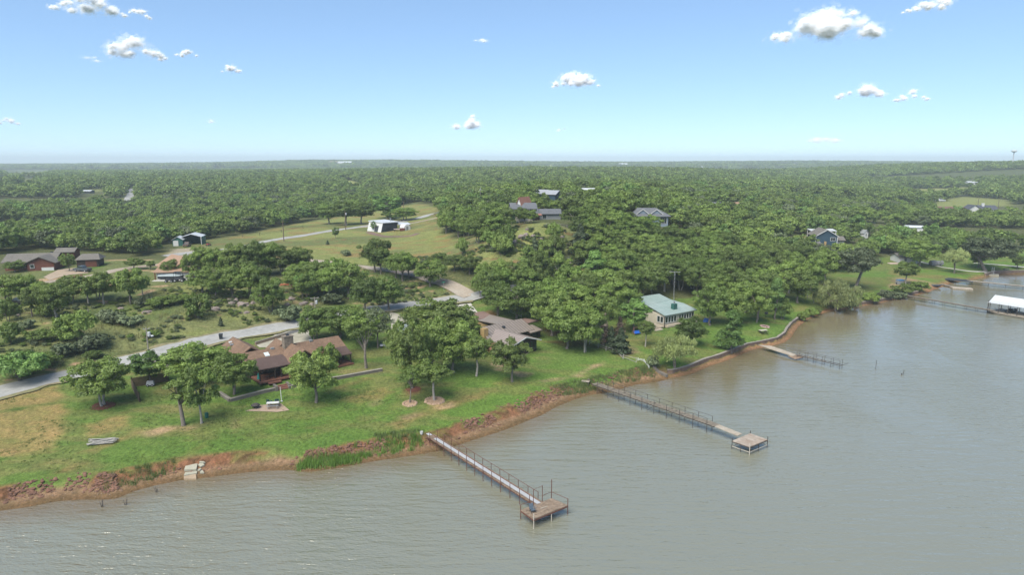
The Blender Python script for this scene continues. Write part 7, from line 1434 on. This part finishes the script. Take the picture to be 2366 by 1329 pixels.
p = P(478, 966); o = empty('green_drum', p, 0, 'small green drum leaning behind the three grey trunks', 'drum'); MB().lathe([(.28, 0), (.3, .1), (.3, .8), (.25, .88)], 12).build('shell', surf('green_plastic', (.02, .12, .09), .6, .1), o)
p = P(1770, 733); o = empty('yard_grill', p, 0, 'dark kettle grill under the oak with several stems', 'grill', None, 1.3); MB().lathe([(.1, .6), (.36, .75), (.38, .95), (.3, 1.12), (.05, 1.2)], 14).build('kettle', M_CHAR, o); [MB().tube([(.25 * math.cos(a), .25 * math.sin(a), 0), (.2 * math.cos(a), .2 * math.sin(a), .7)], .025, 5).build('leg', M_DARKPIPE, o) for a in (0, 2.1, 4.2)]
p = P(918, 534); o = empty('patio_table', p, R(15), 'pink-topped patio table on the slab by the leaning cabin', 'table', None, 1.3); MB().box((0, 0, .72), (2.4, 1.4, .08)).build('tabletop', surf('pink_top', (.55, .42, .4), .8, .1), o); [MB().box((x, y, .35), (.1, .1, .7)).build('leg', M_DKWOOD, o) for x in (-1, 1) for y in (-.55, .55)]
p = P(930, 534); o = empty('planter_box', p, R(15), 'dark red planter box at the right of the cabin patio', 'planter'); MB().hull([(-1, -.5, 0), (1, -.5, 0), (1, .5, 0), (-1, .5, 0)], [(-1.2, -.6, 1.2), (1.2, -.6, 1.2), (1.2, .6, 1.2), (-1.2, .6, 1.2)]).build('box', M_BRICKR, o); MB().box((0, 0, 1.25), (2.0, .9, .08)).build('soil', M_MULCH, o)
for px, py, lb in ((996, 1006, 'white bucket on the grass at the head of the nearest dock'),):
    p = P(px - 22, py); o = empty('bucket', p, 0, lb, 'bucket'); MB().lathe([(.2, 0), (.26, .5), (.24, .5), (.18, .04)], 12).build('shell', M_WHITE, o); MB().tube([(-.25, 0, .45), (0, -.1, .62), (.25, 0, .45)], .012, 4).build('handle', M_STEEL, o)
# garden bed below the cabin, walls of red earth
ribbon('garden_bed', [(852, 537), (866, 541), (890, 546), (920, 547), (950, 545), (966, 540)], 3.0, surf('turned_earth', (.2, .13, .1), .95, .35, 1.5, .4), .1)
ribbon('concrete_path', [(2118, 603), (2170, 616), (2230, 628), (2290, 634)], 1.6, M_CONCW, .1, .05); ribbon('concrete_path', [(2250, 608), (2300, 612), (2366, 618), (2420, 622)], 1.8, M_CONCW, .1, .05)
